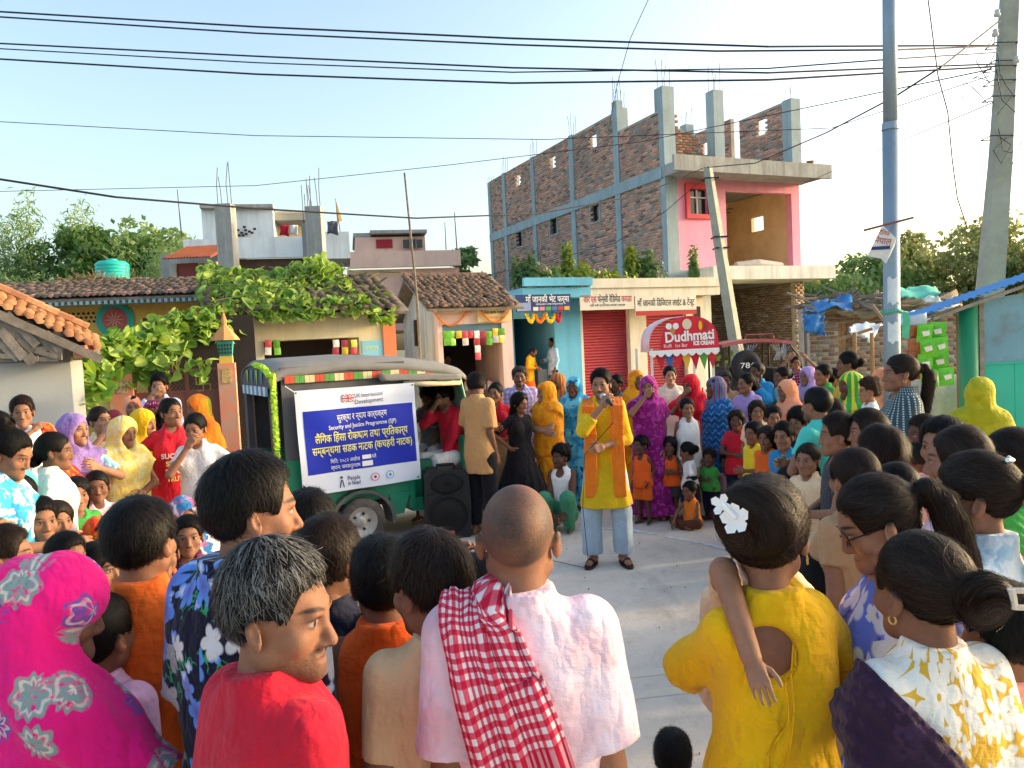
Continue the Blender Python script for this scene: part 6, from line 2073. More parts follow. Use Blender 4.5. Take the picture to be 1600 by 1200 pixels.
# ------------------------------------------------------------ heads (canonical: chin z=0, crown z=.225, face +Y)
def head_field(kind):
 m, f, c = kind == 'm', kind == 'f', kind == 'c'
 jaw = {'m': 1.0, 'f': .9, 'c': .9}[kind]
 fs = [ell((0, -.012, .137), (.074, .095, .088)),
   ell((0, .028, .085), (.060 * jaw, .058, .078)),
   rc((-.042 * jaw, .005, .05), (0, .066, .018), .026, .02),
   rc((.042 * jaw, .005, .05), (0, .066, .018), .026, .02)]
 base = U(fs, .03)
 bits = U([rc((-.03, .079, .126), (.03, .079, .126), .011, .011) if m else rc((-.03, .077, .126), (.03, .077, .126), .009, .009),
    ell((-.043, .055, .082), (.02, .02, .02)), ell((.043, .055, .082), (.02, .02, .02))], .02)
 nose = U([rc((0, .085, .112), (0, .1035 if m else .098, .073), .0075, .0125 if m else .011),
    ell((-.011, .091, .067), (.008, .01, .007)), ell((.011, .091, .067), (.008, .01, .007))], .008)
 eyeb = lambda P: np.minimum(ell((-.031, .070, .111), (.0145,) * 3)(P), ell((.031, .070, .111), (.0145,) * 3)(P))
 sock = lambda P: np.minimum(ell((-.031, .096, .110), (.019, .017, .0105))(P), ell((.031, .096, .110), (.019, .017, .0105))(P))
 lips = U([rc((-.017, .0785, .0458), (.017, .0785, .0458), .0045, .0045), rc((-.013, .0785, .0368), (.013, .0785, .0368), .005, .005), ell((0, .076, .012), (.018, .014, .014))], .006)
 ears = []
 for s in (-1, 1):
  rm = rotm(s * 24, -14, s * 8)
  e1 = sub(ell((s * .0805, -.012, .098), (.0095, .0165, .031), rm), ell((s * .092, -.006, .104), (.009, .009, .018), rm), .005)
  ears.append(e1)
 neck = rc((0, -.018, .07), (0, -.032, -.09), .05 if m else .043, .056 if m else .046)
 def F(P):
  d = smin(base(P), bits(P), .022)
  d = -smin(-d, sock(P), .012)
  d = np.minimum(d, eyeb(P))
  d = smin(d, nose(P), .012)
  d = smin(d, lips(P), .008)
  for e in ears: d = smin(d, e(P), .008)
  return smin(d, neck(P), .02)
 return F
def face_weights(V, kind):
 """per vertex: list of (weight, colour) layers"""
 x, y, z = np.abs(V[:, 0]), V[:, 1], V[:, 2]
 fr = (y > .055).astype(F32)
 sm = lambda d, a: np.clip(.5 - d / a, 0, 1)
 L = []
 el = lambda cx, cz, rx, rz: np.sqrt(((x - cx) / rx) ** 2 + ((z - cz) / rz) ** 2) - 1
 L.append((sm(el(.031, .111, .021, .0125), .5) * fr * .45, (.16, .07, .05)))
 L.append((sm(el(.0, .0415, .0215, .0075), .5) * fr * (.5 if kind != 'm' else .35), (.22, .055, .05) if kind != 'm' else (.14, .05, .045)))
 L.append((sm(el(.0, .0412, .019, .0014), .8) * fr * .8, (.035, .012, .01)))
 L.append((sm(el(.031, .1105, .0136, .0050), .35) * fr, (.40, .36, .33)))
 L.append((sm(el(.031, .1110, .0068, .0066), .4) * fr, (.015, .008, .006)))
 lid = el(.031, .1175, .0165, .0026)
 L.append((sm(lid, .8) * fr * .9, (.02, .012, .01)))
 bz = .1305 + .006 * np.sin(np.clip((x - .012) / .04, 0, 1) * 2.6)
 L.append((sm(np.sqrt(((x - .032) / .022) ** 2 + ((z - bz) / .0042) ** 2) - 1, .7) * fr * .92, (.018, .011, .008)))
 L.append((sm(el(.0105, .064, .0055, .003), .8) * fr * (y > .08) * .8, (.04, .015, .01)))
 if kind == 'm':
  L.append((sm(el(0, .0545, .028, .0068), .6) * (y > .06) * .88, (.02, .014, .011)))
  rs_ = np.random.default_rng(1).uniform(.55, 1.15, len(V))
  bd = rs_ * np.clip((.062 - z) / .02, 0, 1) * np.clip((y + .0) / .03, 0, 1) * np.clip((z + .02) / .02, 0, 1)
  lipm = sm(el(.0, .041, .023, .011), .4)
  L.append((bd * (1 - lipm) * .6, (.03, .022, .018)))
 hl = z - (.168 + (y - .06) * .75)
 L.append((np.clip(hl / .012, 0, 1) * .96 * ((kind != 'bald') * 1.0), (.012, .009, .008)))
 return L
HEADS = {}
EXTRA = {}
def head_lib(kind, h):
 key = (kind, h)
 if key not in HEADS:
  F = head_field(kind)
  V, Q = mesh_sdf(F, (-.11, -.13, -.05), (.11, .13, .245), h)
  HEADS[key] = (V, Q, face_weights(V, kind))
 return HEADS[key]
# ------------------------------------------------------------ hands (fingers +Y, back of hand +Z, thumb -X = right hand)
def hand_field(curl):
 fs = [U([rc((-.022, .02, 0), (-.027, .085, 0), .016, .013), rc((.0, .02, 0), (0, .09, .003), .017, .013), rc((.022, .02, 0), (.026, .08, 0), .015, .012), rc((0, -.03, 0), (0, .02, 0), .023, .024)], .02)]
 fing = []
 for i, (x, L, y0) in enumerate(((-.029, .072, .086), (-.0095, .08, .092), (.0105, .074, .089), (.029, .058, .08))):
  p = np.array([x, y0, .002])
  ang = R(curl * .35 + 4 * i * (curl > 10))
  r = .0092 - .0006 * i
  for j, seg in enumerate((.45, .31, .26)):
   q = p + L * seg * np.array([x * .8 / .03 * .04, math.cos(ang), -math.sin(ang)])
   fing.append(rc(p, q, r, r * .9))
   p = q
   r *= .9
   ang += R(curl)
 p = np.array([-.026, .022, -.004])
 dr = np.array([-.75, .62, -.25])
 for j, seg in enumerate((.036, .032, .026)):
  q = p + seg * dr / np.linalg.norm(dr)
  fing.append(rc(p, q, .0125 - .0018 * j, .0115 - .002 * j))
  p = q
  dr = dr + np.array([.3 * curl / 50 + .1, .3, -.4 * curl / 50])
 palm = fs[0]
 def F(P):
  d = np.full(len(P), 9., F32)
  for g in fing: d = np.minimum(d, g(P))
  return smin(d, palm(P), .007)
 return F
HANDS = {}
def hand_lib(curl, h):
 key = (curl, h)
 if key not in HANDS:
  HANDS[key] = mesh_sdf(hand_field(curl), (-.1, -.06, -.12), (.06, .2, .05), h, lip=1.3)
 return HANDS[key]
# ------------------------------------------------------------ hair
def hair_cap(th=.011, nape=.03, front=.160, side=.095, top=0.0):
 sk = ell((0, -.013, .137), (.0765, .0975, .0895))
 tp = ell((0, -.013, .137 + top / 2), (.0765, .0975, .0895 + top / 2))
 fo = ell((0, .028, .085), (.0605, .0585, .0785))
 def F(P):
  x, y, z = np.abs(P[:, 0]), P[:, 1], P[:, 2]
  hl = np.interp(y, [-.12, -.07, -.035, -.005, .02, .034, .05, .062, .09], [nape, nape + .01, .07, side + .035, side + .032, side + .02, front - .022, front + .008, front + .016]).astype(F32)
  hl = hl - .02 * np.clip(x / .05 - .6, 0, 1) * (y > .04) + .004 * np.sin(x * 300 + y * 210)
  k = np.clip((z - hl) / .04, 0, 1) ** .6
  d = smin(np.minimum(sk(P), np.where(k > .5, tp(P), 9)), fo(P), .03) - th * k - .001
  return np.maximum(d, (hl - z) * .8)
 return F
HAIRSTYLES = {}
def strands(field, flow, n, steps, step, lift, width, seed, jit=.25, box=((-.13, -.16, -.3), (.13, .13, .28)), keep=None, taper=True, fromV=None):
 r = np.random.default_rng(seed)
 V = fromV
 P = V[r.integers(0, len(V), n)].astype(F32)
 if keep is not None: P = P[keep(P)]
 n = len(P)
 path = [P]
 rnd = r.normal(size=(n, 3)).astype(F32) * jit
 lf = (lift * r.uniform(.2, 1.2, n)).astype(F32)
 for s in range(steps):
  g = grad(field, P)
  d = flow(P).astype(F32) + rnd
  d = d - (d * g).sum(1)[:, None] * g * .9
  d /= np.linalg.norm(d, axis=1)[:, None] + 1e-6
  P = P + d * step
  tgt = lf * (s + 1) / steps
  g = grad(field, P)
  P = P + g * np.clip(tgt - field(P), -.02, .02)[:, None]
  path.append(P)
 A = np.stack(path, 1)                                 # n, steps+1, 3
 T = np.gradient(A, axis=1)
 g0 = grad(field, A[:, 0])
 side = np.cross(T, g0[:, None, :])
 side /= np.linalg.norm(side, axis=2)[:, :, None] + 1e-6
 w = width * (np.linspace(1, .15, steps + 1) ** .7 if taper else np.ones(steps + 1))
 w = w[None, :, None] * r.uniform(.6, 1.3, n)[:, None, None]
 L, Rr = A - side * w, A + side * w
 VV = np.stack([L, Rr], 2).reshape(-1, 3)
 k = (steps + 1) * 2
 base = (np.arange(n) * k)[:, None]
 q = np.array([[2 * i, 2 * i + 1, 2 * i + 3, 2 * i + 2] for i in range(steps)])
 Q = (base[:, :, None] + q[None]).reshape(-1, 4)
 return VV.astype(F32), Q.astype(np.int32)
def merge(parts):
 Vs, Qs, o = [], [], 0
 for V, Q in parts:
  Vs.append(V)
  Qs.append(Q + o)
  o += len(V)
 return np.concatenate(Vs), np.concatenate(Qs)
def make_hair(style):
 """mesh data in canonical head space"""
 if style in HAIRSTYLES: return HAIRSTYLES[style]
 lo, hi = (-.16, -.24, -.45), (.16, .14, .32)
 seed = sum(map(ord, style))
 down = lambda P: np.stack([P[:, 0] * 1.5, np.where(P[:, 2] > .19, P[:, 1] * 6, -.2 - 0 * P[:, 1]), -.9 + 0 * P[:, 2]], 1)
 n, steps, step, lift, width = 2600, 5, .010, .012, .0011
 if style in ('short', 'gray', 'crop', 'mop', 'quiff'):
  th, top, nape, fr = {'short': (.010, .014, .03, .162), 'gray': (.009, .016, .035, .165), 'crop': (.006, .002, .04, .165), 'mop': (.022, .02, .02, .150), 'quiff': (.012, .03, .045, .165)}[style]
  F = hair_cap(th, nape, fr, .09, top)
  F = wr(F, .0022, 60, seed)
  cr = _v((0, -.05, .24))
  def flow(P):
   d = P - cr
   d[:, 2] *= .8
   d[:, 2] -= .03
   return d / (np.linalg.norm(d, axis=1)[:, None] + 1e-6)
  if style == 'crop': n, steps, step, lift, width = 2200, 2, .005, .004, .0009
  elif style == 'gray': n, steps, step, lift, width = 6500, 5, .0085, .009, .0010
  elif style in ('mop', 'quiff'): n, steps, step, lift, width = 4600, 5, .0095, .014, .0011
  else: n, steps, step, lift, width = 5000, 5, .0085, .009, .0010
 elif style in ('bun', 'lowbun', 'clawbun', 'bigbun', 'topbun'):
  cap = hair_cap(.005 if style != 'bigbun' else .018, .03, .160, .088, .004)
  bc, br = {'bun': ((0, -.125, .125), .042), 'lowbun': ((0, -.115, .06), .045), 'clawbun': ((.01, -.14, .12), .05), 'bigbun': ((0, -.115, .16), .075), 'topbun': ((0, -.07, .24), .04)}[style]
  bn = ell(bc, (br * 1.1, br * .9, br))
  F = wr(lambda P: smin(cap(P), bn(P), .02), .0025, 55, seed)
  bcv = _v(bc)
  def flow(P):
   d = bcv - P
   rr = np.linalg.norm(d, axis=1)[:, None]
   sw = np.cross(d, _v((.5, 1, .3))) * 2 + _v((.02, 0, -.01))
   return np.where(rr < br * 1.15, sw * 3, d) / (rr + 1e-6)
  n, steps, step, lift, width = 6500, 7, .013, .0045, .0011
 elif style in ('pony', 'longpony', 'bigpony', 'braid'):
  cap = hair_cap(.005, .03, .160, .088, .004)
  tie = _v((0, -.115, .135)) if style != 'braid' else _v((0, -.11, .06))
  if style == 'braid':
   tl = [rc((.006 * (-1) ** i, -.12 - .004 * i, .05 - .032 * i), (.006 * (-1) ** (i + 1), -.124 - .004 * i, .025 - .032 * i), .021 - .0012 * i, .019 - .0012 * i) for i in range(9)]
  else:
   w = {'pony': .026, 'longpony': .03, 'bigpony': .036}[style]
   Lg = {'pony': 5, 'longpony': 9, 'bigpony': 7}[style]
   pts = [(0, -.11, .14), (0, -.15, .145), (0, -.172, .10)] + [(0, -.172 + .006 * i, .10 - .045 * (i + 1)) for i in range(Lg)]
   ww = [w * .6, w * .8, w] + [w * (1.1 - .75 * (i / Lg) ** 2) for i in range(Lg)]
   tl = [rc(pts[i], pts[i + 1], ww[i], ww[i + 1]) for i in range(len(pts) - 1)]
  tail = U(tl, .012)
  F = wr(lambda P: smin(cap(P), tail(P), .014), .0022, 60, seed)
  tailz = .10
  def flow(P):
   d = tie - P
   intail = (P[:, 1] < -.115) & (tail(P) < cap(P))
   d = d / (np.linalg.norm(d, axis=1)[:, None] + 1e-6)
   return np.where(intail[:, None], _v((0, 0.05, -1)), d)
  n, steps, step, lift, width = 6500, 7, .013, .0045, .0011
 elif style in ('long', 'girl', 'loose'):
  cap = hair_cap(.013, .0, .150, .085, .008)
  Lz = {'long': -.26, 'girl': -.03, 'loose': -.14}[style]
  curt = loft([(Lz, .07, .03, 0, -.10), (-.05, .085, .045, 0, -.075), (.06, .088, .07, 0, -.045), (.15, .085, .09, 0, -.02)])
  F0 = lambda P: smin(cap(P), curt(P), .03)
  face = ell((0, .11, .06), (.062, .115, .11))
  F = wr(sub(F0, face, .02), .003, 50, seed)
  def flow(P):
   d = np.zeros_like(P)
   d[:, 2] = -1
   t = P[:, 2] > .15
   d[t, 0] = np.sign(P[t, 0]) * .9
   d[t, 1] = -.5
   return d
  n, steps, step, lift, width = 4200, 7, .014, .007, .0011
 elif style == 'curly':
  cap = hair_cap(.022, .03, .160, .10, .012)
  F = wr(cap, .006, 70, seed, (1, 1, 1))
  def flow(P): return np.cross(P - _v((0, 0, .13)), np.sin(P * 240))
  n, steps, step, lift, width = 4200, 6, .007, .02, .0010
 elif style == 'cap':
  F = wr(hair_cap(.004, .06, .160, .09, 0), .001, 60, seed)
  flow, n, steps, step, lift, width = down, 1500, 4, .01, .002, .001
 elif style == 'stubble':
  F = hair_cap(.0035, .04, .160, .098, 0)
  n = 0
 V, Q = mesh_sdf(F, lo, hi, .0048)
 keepf = (lambda P: ~((P[:, 1] > .035) & (P[:, 2] < .196)) & (P[:, 2] > np.interp(P[:, 1], [-.12, -.05, -.03, .03], [.055, .08, .145, .155]))) if style in ('short', 'gray', 'quiff', 'curly', 'crop') else None
 if style != 'stubble':
  parts = [(V, Q), strands(F, flow, n, steps, step, lift, width, seed, fromV=V, keep=keepf)]
  parts.append(strands(F, flow, n // 9, steps, step * 1.3, lift * 2.4, width * .5, seed + 1, jit=.5, fromV=V, keep=keepf))
  V, Q = merge(parts)
 me = bpy.data.meshes.new('hair')
 rr_ = np.random.default_rng(seed)
 if style != 'stubble':
  tn = np.concatenate([np.full(len(parts[0][0]), .25)] + [np.repeat(rr_.random(len(q[0]) // ((steps + 1) * 2)), (steps + 1) * 2) for q in parts[1:]])
 else: tn = np.full(len(V), .25)
 o = add_mesh('hair', V, Q, None, None, True, np.stack([tn] * 3, 1))
 me = o.data
 bpy.data.objects.remove(o)
 HAIRSTYLES[style] = me
 return me
def hair_mat(name, c, gray=0.0):
 m, nt, b = nodes_of(name)
 a = N(nt, 'Attribute')
 a.attribute_name = 'col'
 sp = N(nt, 'SeparateColor')
 nt.links.new(a.outputs['Color'], sp.inputs[0])
 t = sp.outputs[0]
 tc = N(nt, 'TexCoord')
 f = noise(nt, vscale(nt, tc.outputs['Object'], (1, 1, .35)), 240, 3, .6)
 cc = mixc(nt, mth(nt, 'POWER', t, 2.2), [x * .7 for x in c], [min(1, x * 2.6 + .003) for x in c])
 if gray:
  f2 = noise(nt, tc.outputs['Object'], 14, 3, .6)
  cc = mixc(nt, mth(nt, 'MULTIPLY', ramp(nt, t, .50, .62), mth(nt, 'MULTIPLY', ramp(nt, f2, .25, .6), gray)), cc, (.40, .385, .36))
 nt.links.new(cc, b.inputs['Base Color'])
 b.inputs['Roughness'].default_value = .5
 b.inputs['Specular IOR Level'].default_value = .16
 bump(nt, b, f, .6, .002)
 return m
HAIR_M = {
 'black': hair_mat('hair_black', (.006, .005, .0045)),
 'brown': hair_mat('hair_dark_brown', (.016, .009, .006)),
 'light': hair_mat('hair_sunbleached_brown', (.035, .018, .009)),
 'gray': hair_mat('hair_salt_and_pepper', (.007, .0065, .006), .62),
 'half': hair_mat('hair_greying', (.010, .009, .008), .45),
}
def skin_mat():
 m, nt, b = nodes_of('skin')
 a = N(nt, 'Attribute')
 a.attribute_name = 'col'
 tc = N(nt, 'TexCoord')
 f = noise(nt, tc.outputs['Object'], 35, 5, .6)
 cc = mixc(nt, mth(nt, 'MULTIPLY', ramp(nt, f, .35, .75), .28), a.outputs['Color'], (.05, .02, .012))
 nt.links.new(cc, b.inputs['Base Color'])
 b.inputs['Roughness'].default_value = .58
 b.inputs['Specular IOR Level'].default_value = .25
 hb = mth(nt, 'ADD', noise(nt, tc.outputs['Object'], 260, 3, .6), mth(nt, 'MULTIPLY', noise(nt, vscale(nt, tc.outputs['Object'], (1, 1, 2.2)), 55, 4, .65), 1.6))
 bump(nt, b, hb, .22, .003)
 return m
SKIN = skin_mat()
TONES = {'a': (.38, .19, .112), 'b': (.30, .142, .082), 'c': (.22, .10, .058), 'd': (.13, .057, .034), 'e': (.45, .25, .16)}
# ------------------------------------------------------------ cloth materials
def cloth(name, c, pat=None, c2=None, c3=None, s=1.0, rough=.85, fold=.35):
 if name in MATS: return MATS[name]
 L = lambda x: lin(x) if isinstance(x, str) else x
 c, c2, c3 = L(c), L(c2) if c2 else None, L(c3) if c3 else None
 m, nt, b = nodes_of(name)
 tc = N(nt, 'TexCoord')
 co = tc.outputs['Object']
 sx = N(nt, 'SeparateXYZ')
 nt.links.new(co, sx.inputs[0])
 X, Y, Z = sx.outputs
 f = noise(nt, co, 6, 4, .6)
 cc = mixc(nt, ramp(nt, f, .3, .7), [x * .86 for x in c], [min(.9, x * 1.1) for x in c])
 def vor(scale, rnd=.8):
  cx = N(nt, 'CombineXYZ')
  ang = mth(nt, 'MULTIPLY', mth(nt, 'ARCTAN2', X, Y), .16)
  nt.links.new(ang, cx.inputs[0])
  nt.links.new(Z, cx.inputs[1])
  v = N(nt, 'TexVoronoi', voronoi_dimensions='2D')
  v.inputs['Scale'].default_value = scale
  v.inputs['Randomness'].default_value = rnd
  nt.links.new(cx.outputs[0], v.inputs['Vector'])
  dv = N(nt, 'VectorMath', operation='SUBTRACT')
  nt.links.new(cx.outputs[0], dv.inputs[0])
  nt.links.new(v.outputs['Position'], dv.inputs[1])
  s2 = N(nt, 'SeparateXYZ')
  nt.links.new(dv.outputs[0], s2.inputs[0])
  sc_ = N(nt, 'SeparateColor')
  nt.links.new(v.outputs['Color'], sc_.inputs[0])
  th = mth(nt, 'ADD', mth(nt, 'ARCTAN2', s2.outputs[1], s2.outputs[0]), mth(nt, 'MULTIPLY', sc_.outputs[0], 6.28))
  return v, th, sc_, s2
 def flower(scale, petals, size, soft=.08, rnd=.8, deep=.45):
  v, th, sc_, s2 = vor(scale, rnd)
  r = v.outputs['Distance']
  lobe = mth(nt, 'MULTIPLY_ADD', mth(nt, 'ABSOLUTE', mth(nt, 'COSINE', mth(nt, 'MULTIPLY', th, petals / 2))), deep, 1 - deep)
  lim = mth(nt, 'MULTIPLY', lobe, mth(nt, 'MULTIPLY_ADD', sc_.outputs[1], size * .5, size * .7))
  return ramp(nt, mth(nt, 'SUBTRACT', lim, r), -soft * size, soft * size), r, sc_
 if pat == 'stripev':
  t = mth(nt, 'SINE', mth(nt, 'MULTIPLY', mth(nt, 'ARCTAN2', X, Y), 26 * s))
  cc = mixc(nt, ramp(nt, t, .2, .5), cc, c2)
 elif pat == 'stripeh':
  t = mth(nt, 'SINE', mth(nt, 'MULTIPLY', Z, 150 * s))
  cc = mixc(nt, ramp(nt, t, .1, .4), cc, c2)
 elif pat in ('check', 'plaid'):
  fq = 130 * s
  ax = mth(nt, 'MULTIPLY', mth(nt, 'ARCTAN2', X, Y), .17)
  t1 = ramp(nt, mth(nt, 'SINE', mth(nt, 'MULTIPLY', ax, fq)), -.15, .15)
  t2 = ramp(nt, mth(nt, 'SINE', mth(nt, 'MULTIPLY', Z, fq)), -.15, .15)
  if pat == 'check':
   cc = mixc(nt, mth(nt, 'MULTIPLY', t1, t2), cc, c2) if not c3 else mixc(nt, t1, mixc(nt, mth(nt, 'MULTIPLY', t2, .55), cc, c2), mixc(nt, t2, mixc(nt, .55, cc, c2), c2))
  else:
   cc = mixc(nt, mth(nt, 'MULTIPLY', t1, .6), cc, c2)
   cc = mixc(nt, mth(nt, 'MULTIPLY', t2, .5), cc, c3 or c2)
 elif pat == 'zigzag':
  ax = mth(nt, 'MULTIPLY', mth(nt, 'ARCTAN2', X, Y), .17)
  tri = mth(nt, 'PINGPONG', mth(nt, 'MULTIPLY', ax, 22 * s), 1.0)
  t = mth(nt, 'SINE', mth(nt, 'MULTIPLY_ADD', Z, 90 * s, mth(nt, 'MULTIPLY', tri, 4)))
  k = ramp(nt, noise(nt, co, 60, 2), .4, .6)
  cc = mixc(nt, mth(nt, 'MULTIPLY', ramp(nt, t, .45, .7), k), cc, c2)
 elif pat == 'dots':
  v, th, sc_, s2 = vor(22 * s, .35)
  cc = mixc(nt, ramp(nt, v.outputs['Distance'], .24, .18), cc, c2)
 elif pat == 'butti':
  v = N(nt, 'TexVoronoi')
  v.inputs['Scale'].default_value = 7.5 * s
  v.inputs['Randomness'].default_value = .6
  nt.links.new(co, v.inputs['Vector'])
  dv = N(nt, 'VectorMath', operation='SUBTRACT')
  nt.links.new(co, dv.inputs[0])
  nt.links.new(v.outputs['Position'], dv.inputs[1])
  s2 = N(nt, 'SeparateXYZ')
  nt.links.new(dv.outputs[0], s2.inputs[0])
  sc_ = N(nt, 'SeparateColor')
  nt.links.new(v.outputs['Color'], sc_.inputs[0])
  th = mth(nt, 'ARCTAN2', s2.outputs[2], mth(nt, 'ADD', s2.outputs[0], s2.outputs[1]))
  r = mth(nt, 'MULTIPLY', v.outputs['Distance'], .66)
  wob = mth(nt, 'MULTIPLY', mth(nt, 'SINE', mth(nt, 'MULTIPLY', th, 9)), .03)
  rr = mth(nt, 'ADD', r, wob)
  body = ramp(nt, rr, .30, .27)
  ring = mth(nt, 'MULTIPLY', ramp(nt, rr, .17, .19), ramp(nt, rr, .24, .22))
  mot = mixc(nt, ramp(nt, sc_.outputs[2], .45, .5), c2, c3)
  mot = mixc(nt, mth(nt, 'MULTIPLY', ring, .7), mot, (.75, .72, .6))
  mot = mixc(nt, ramp(nt, rr, .06, .04), mot, (.75, .72, .6))
  wear_ = ramp(nt, noise(nt, co, 70, 3), .32, .5)
  cc = mixc(nt, mth(nt, 'MULTIPLY', body, mth(nt, 'MULTIPLY', wear_, .85)), cc, mot)
 elif pat == 'floral':           # scattered petals in two colours, with leaves
  w1, r1, k1 = flower(9 * s, 5, .50, rnd=1)
  w2, r2, k2 = flower(13.3 * s, 4, .34, rnd=1)
  leaf = mth(nt, 'MULTIPLY', ramp(nt, mth(nt, 'ABSOLUTE', mth(nt, 'SUBTRACT', noise(nt, co, 20 * s, 2), .5)), .035, .02), ramp(nt, noise(nt, co, 8 * s, 1), .5, .55))
  gl = lin('#2f9a5c') if not isinstance(c3, tuple) else c3
  cc = mixc(nt, leaf, cc, gl if c3 is None else c3)
  cc = mixc(nt, mth(nt, 'MULTIPLY', w2, ramp(nt, k2.outputs[2], .45, .5)), cc, mixc(nt, ramp(nt, r2, .05, .3), (.75, .72, .66), c2))
  pet = mixc(nt, ramp(nt, r1, .0, .4), (.10, .10, .4) if c3 is None else c2, c2)
  pet = mixc(nt, ramp(nt, k1.outputs[0], .55, .6), pet, (.72, .68, .68))
  cc = mixc(nt, mth(nt, 'MULTIPLY', w1, ramp(nt, k1.outputs[2], .12, .17)), cc, pet)
 elif pat == 'daisy':
  w1, r1, k1 = flower(8.5 * s, 7, .62, rnd=.6, deep=.62)
  w2, r2, k2 = flower(15 * s, 5, .5, rnd=1, deep=.6)
  cc = mixc(nt, mth(nt, 'MULTIPLY', w2, .9), cc, c2)
  cc = mixc(nt, ramp(nt, w1, .3, .6), cc, c2)
  cc = mixc(nt, ramp(nt, r1, .07, .05), cc, c)
 elif pat == 'leafy':            # pale broken print
  k = noise(nt, co, 28 * s, 2)
  k2 = noise(nt, co, 11 * s, 1)
  cc = mixc(nt, mth(nt, 'MULTIPLY', ramp(nt, k, .50, .56), ramp(nt, k2, .35, .5)), cc, c2)
  if c3: cc = mixc(nt, ramp(nt, noise(nt, co, 17 * s, 2), .62, .66), cc, c3)
 elif pat == 'blotch':
  cc = mixc(nt, ramp(nt, noise(nt, co, 9 * s, 3), .45, .58), cc, c2)
  if c3: cc = mixc(nt, ramp(nt, noise(nt, co, 15 * s, 2), .58, .62), cc, c3)
 elif pat == 'kantha':           # close white stitches in columns
  t = ramp(nt, mth(nt, 'SINE', mth(nt, 'MULTIPLY', mth(nt, 'ARCTAN2', X, Y), 34 * s)), .55, .8)
  t2 = ramp(nt, mth(nt, 'SINE', mth(nt, 'MULTIPLY', Z, 420 * s)), -.2, .2)
  cc = mixc(nt, mth(nt, 'MULTIPLY', t, t2), cc, c2)
 nt.links.new(cc, b.inputs['Base Color'])
 b.inputs['Roughness'].default_value = rough
 b.inputs['Specular IOR Level'].default_value = .25
 b.inputs['Sheen Weight'].default_value = .08
 v1 = noise(nt, vscale(nt, co, (1, 1, .5)), 10, 3, .5)
 v2 = noise(nt, vscale(nt, co, (1.2, 1.2, 2.2)), 21, 3, .55)
 hsum = mth(nt, 'ADD', mth(nt, 'ABSOLUTE', mth(nt, 'SUBTRACT', v1, .5)), mth(nt, 'MULTIPLY', v2, .16))
 hsum = mth(nt, 'ADD', hsum, mth(nt, 'MULTIPLY', noise(nt, co, 420, 1), .018))
 bump(nt, b, hsum, fold * 1.35, .09)
 MATS[name] = m
 return m
# ============================================================ people
ARM = {  # wrist in torso frame, fractions of height: (outward x, forward y, z above hip); elbow hint (out, fwd, up); finger curl
 'down': ((.098, .030, .005), (.15, -.9, -.1), 25), 'back': ((.03, -.085, .06), (1, -.6, -.1), 30),
 'hip': ((.105, .02, .085), (1, -.35, -.1), 45), 'belly': ((.015, .125, .115), (1, -.3, -.6), 35),
 'cross': ((-.075, .115, .165), (.8, .25, -.6), 40), 'crossb': ((-.055, .135, .14), (.8, .3, -.6), 40),
 'chin': ((.03, .115, .315), (.5, .3, -.8), 50), 'mouth': ((.012, .135, .345), (.7, .3, -.8), 55),
 'mic': ((.005, .15, .30), (.55, .15, -.8), 62), 'front': ((.05, .165, .135), (.7, -.4, -.6), 40),
 'hold': ((.0, .15, .17), (.9, .1, -.6), 40), 'out': ((.33, .12, .27), (.2, -.2, -1), 20), 'phone': ((.04, .17, .24), (.8, 0, -.6), 45),
 'knee': ((.07, .2, .02), (.9, -.2, -.3), 20), 'floor': ((.16, .24, -.02), (.6, .3, .3), 20), 'lap': ((.03, .15, .0), (.9, -.3, 0), 30),
 'brow': ((.03, .12, .39), (.8, .35, -.3), 50), 'table': ((.1, .2, .1), (.6, -.5, -.5), 20), 'shoulder': ((-.06, .09, .30), (.6, .5, -.5), 20),
 'up': ((.09, .12, .44), (.8, .3, -.2), 40), 'rest': ((.12, .22, .20), (.7, -.2, -.7), 20), 'hang': ((.150, -.01, .0), (.8, -.4, -.2), 20),
}
PROF = {  # z (fraction of height above hip), half width, half depth
 'm': [(-.06, .080, .060), (-.02, .096, .066), (.04, .094, .064), (.11, .086, .060), (.19, .097, .066), (.255, .106, .068), (.29, .104, .059), (.312, .078, .047), (.332, .046, .042), (.36, .035, .036)],
 'f': [(-.06, .085, .062), (-.02, .106, .070), (.04, .099, .067), (.11, .080, .058), (.19, .088, .062), (.255, .094, .062), (.29, .091, .054), (.312, .066, .043), (.332, .040, .038), (.36, .030, .032)],
 'c': [(-.06, .080, .064), (-.02, .094, .070), (.04, .093, .070), (.11, .090, .068), (.19, .092, .067), (.255, .097, .065), (.29, .094, .056), (.312, .068, .044), (.332, .041, .040), (.36, .033, .034)],
}
WEAR_NAMES = dict(tee='t_shirt', tank='tank_top', shirt='shirt', kurta='kurta', dress='dress', pants='trousers', shorts='shorts', skirt='skirt', blouse='blouse', drape='sari_drape', hood='headscarf', scarf='scarf', lungi='lungi')
PEOPLE = []
def n3(v):
 v = np.asarray(v, dtype=np.float64)
 return v / (np.linalg.norm(v) + 1e-9)
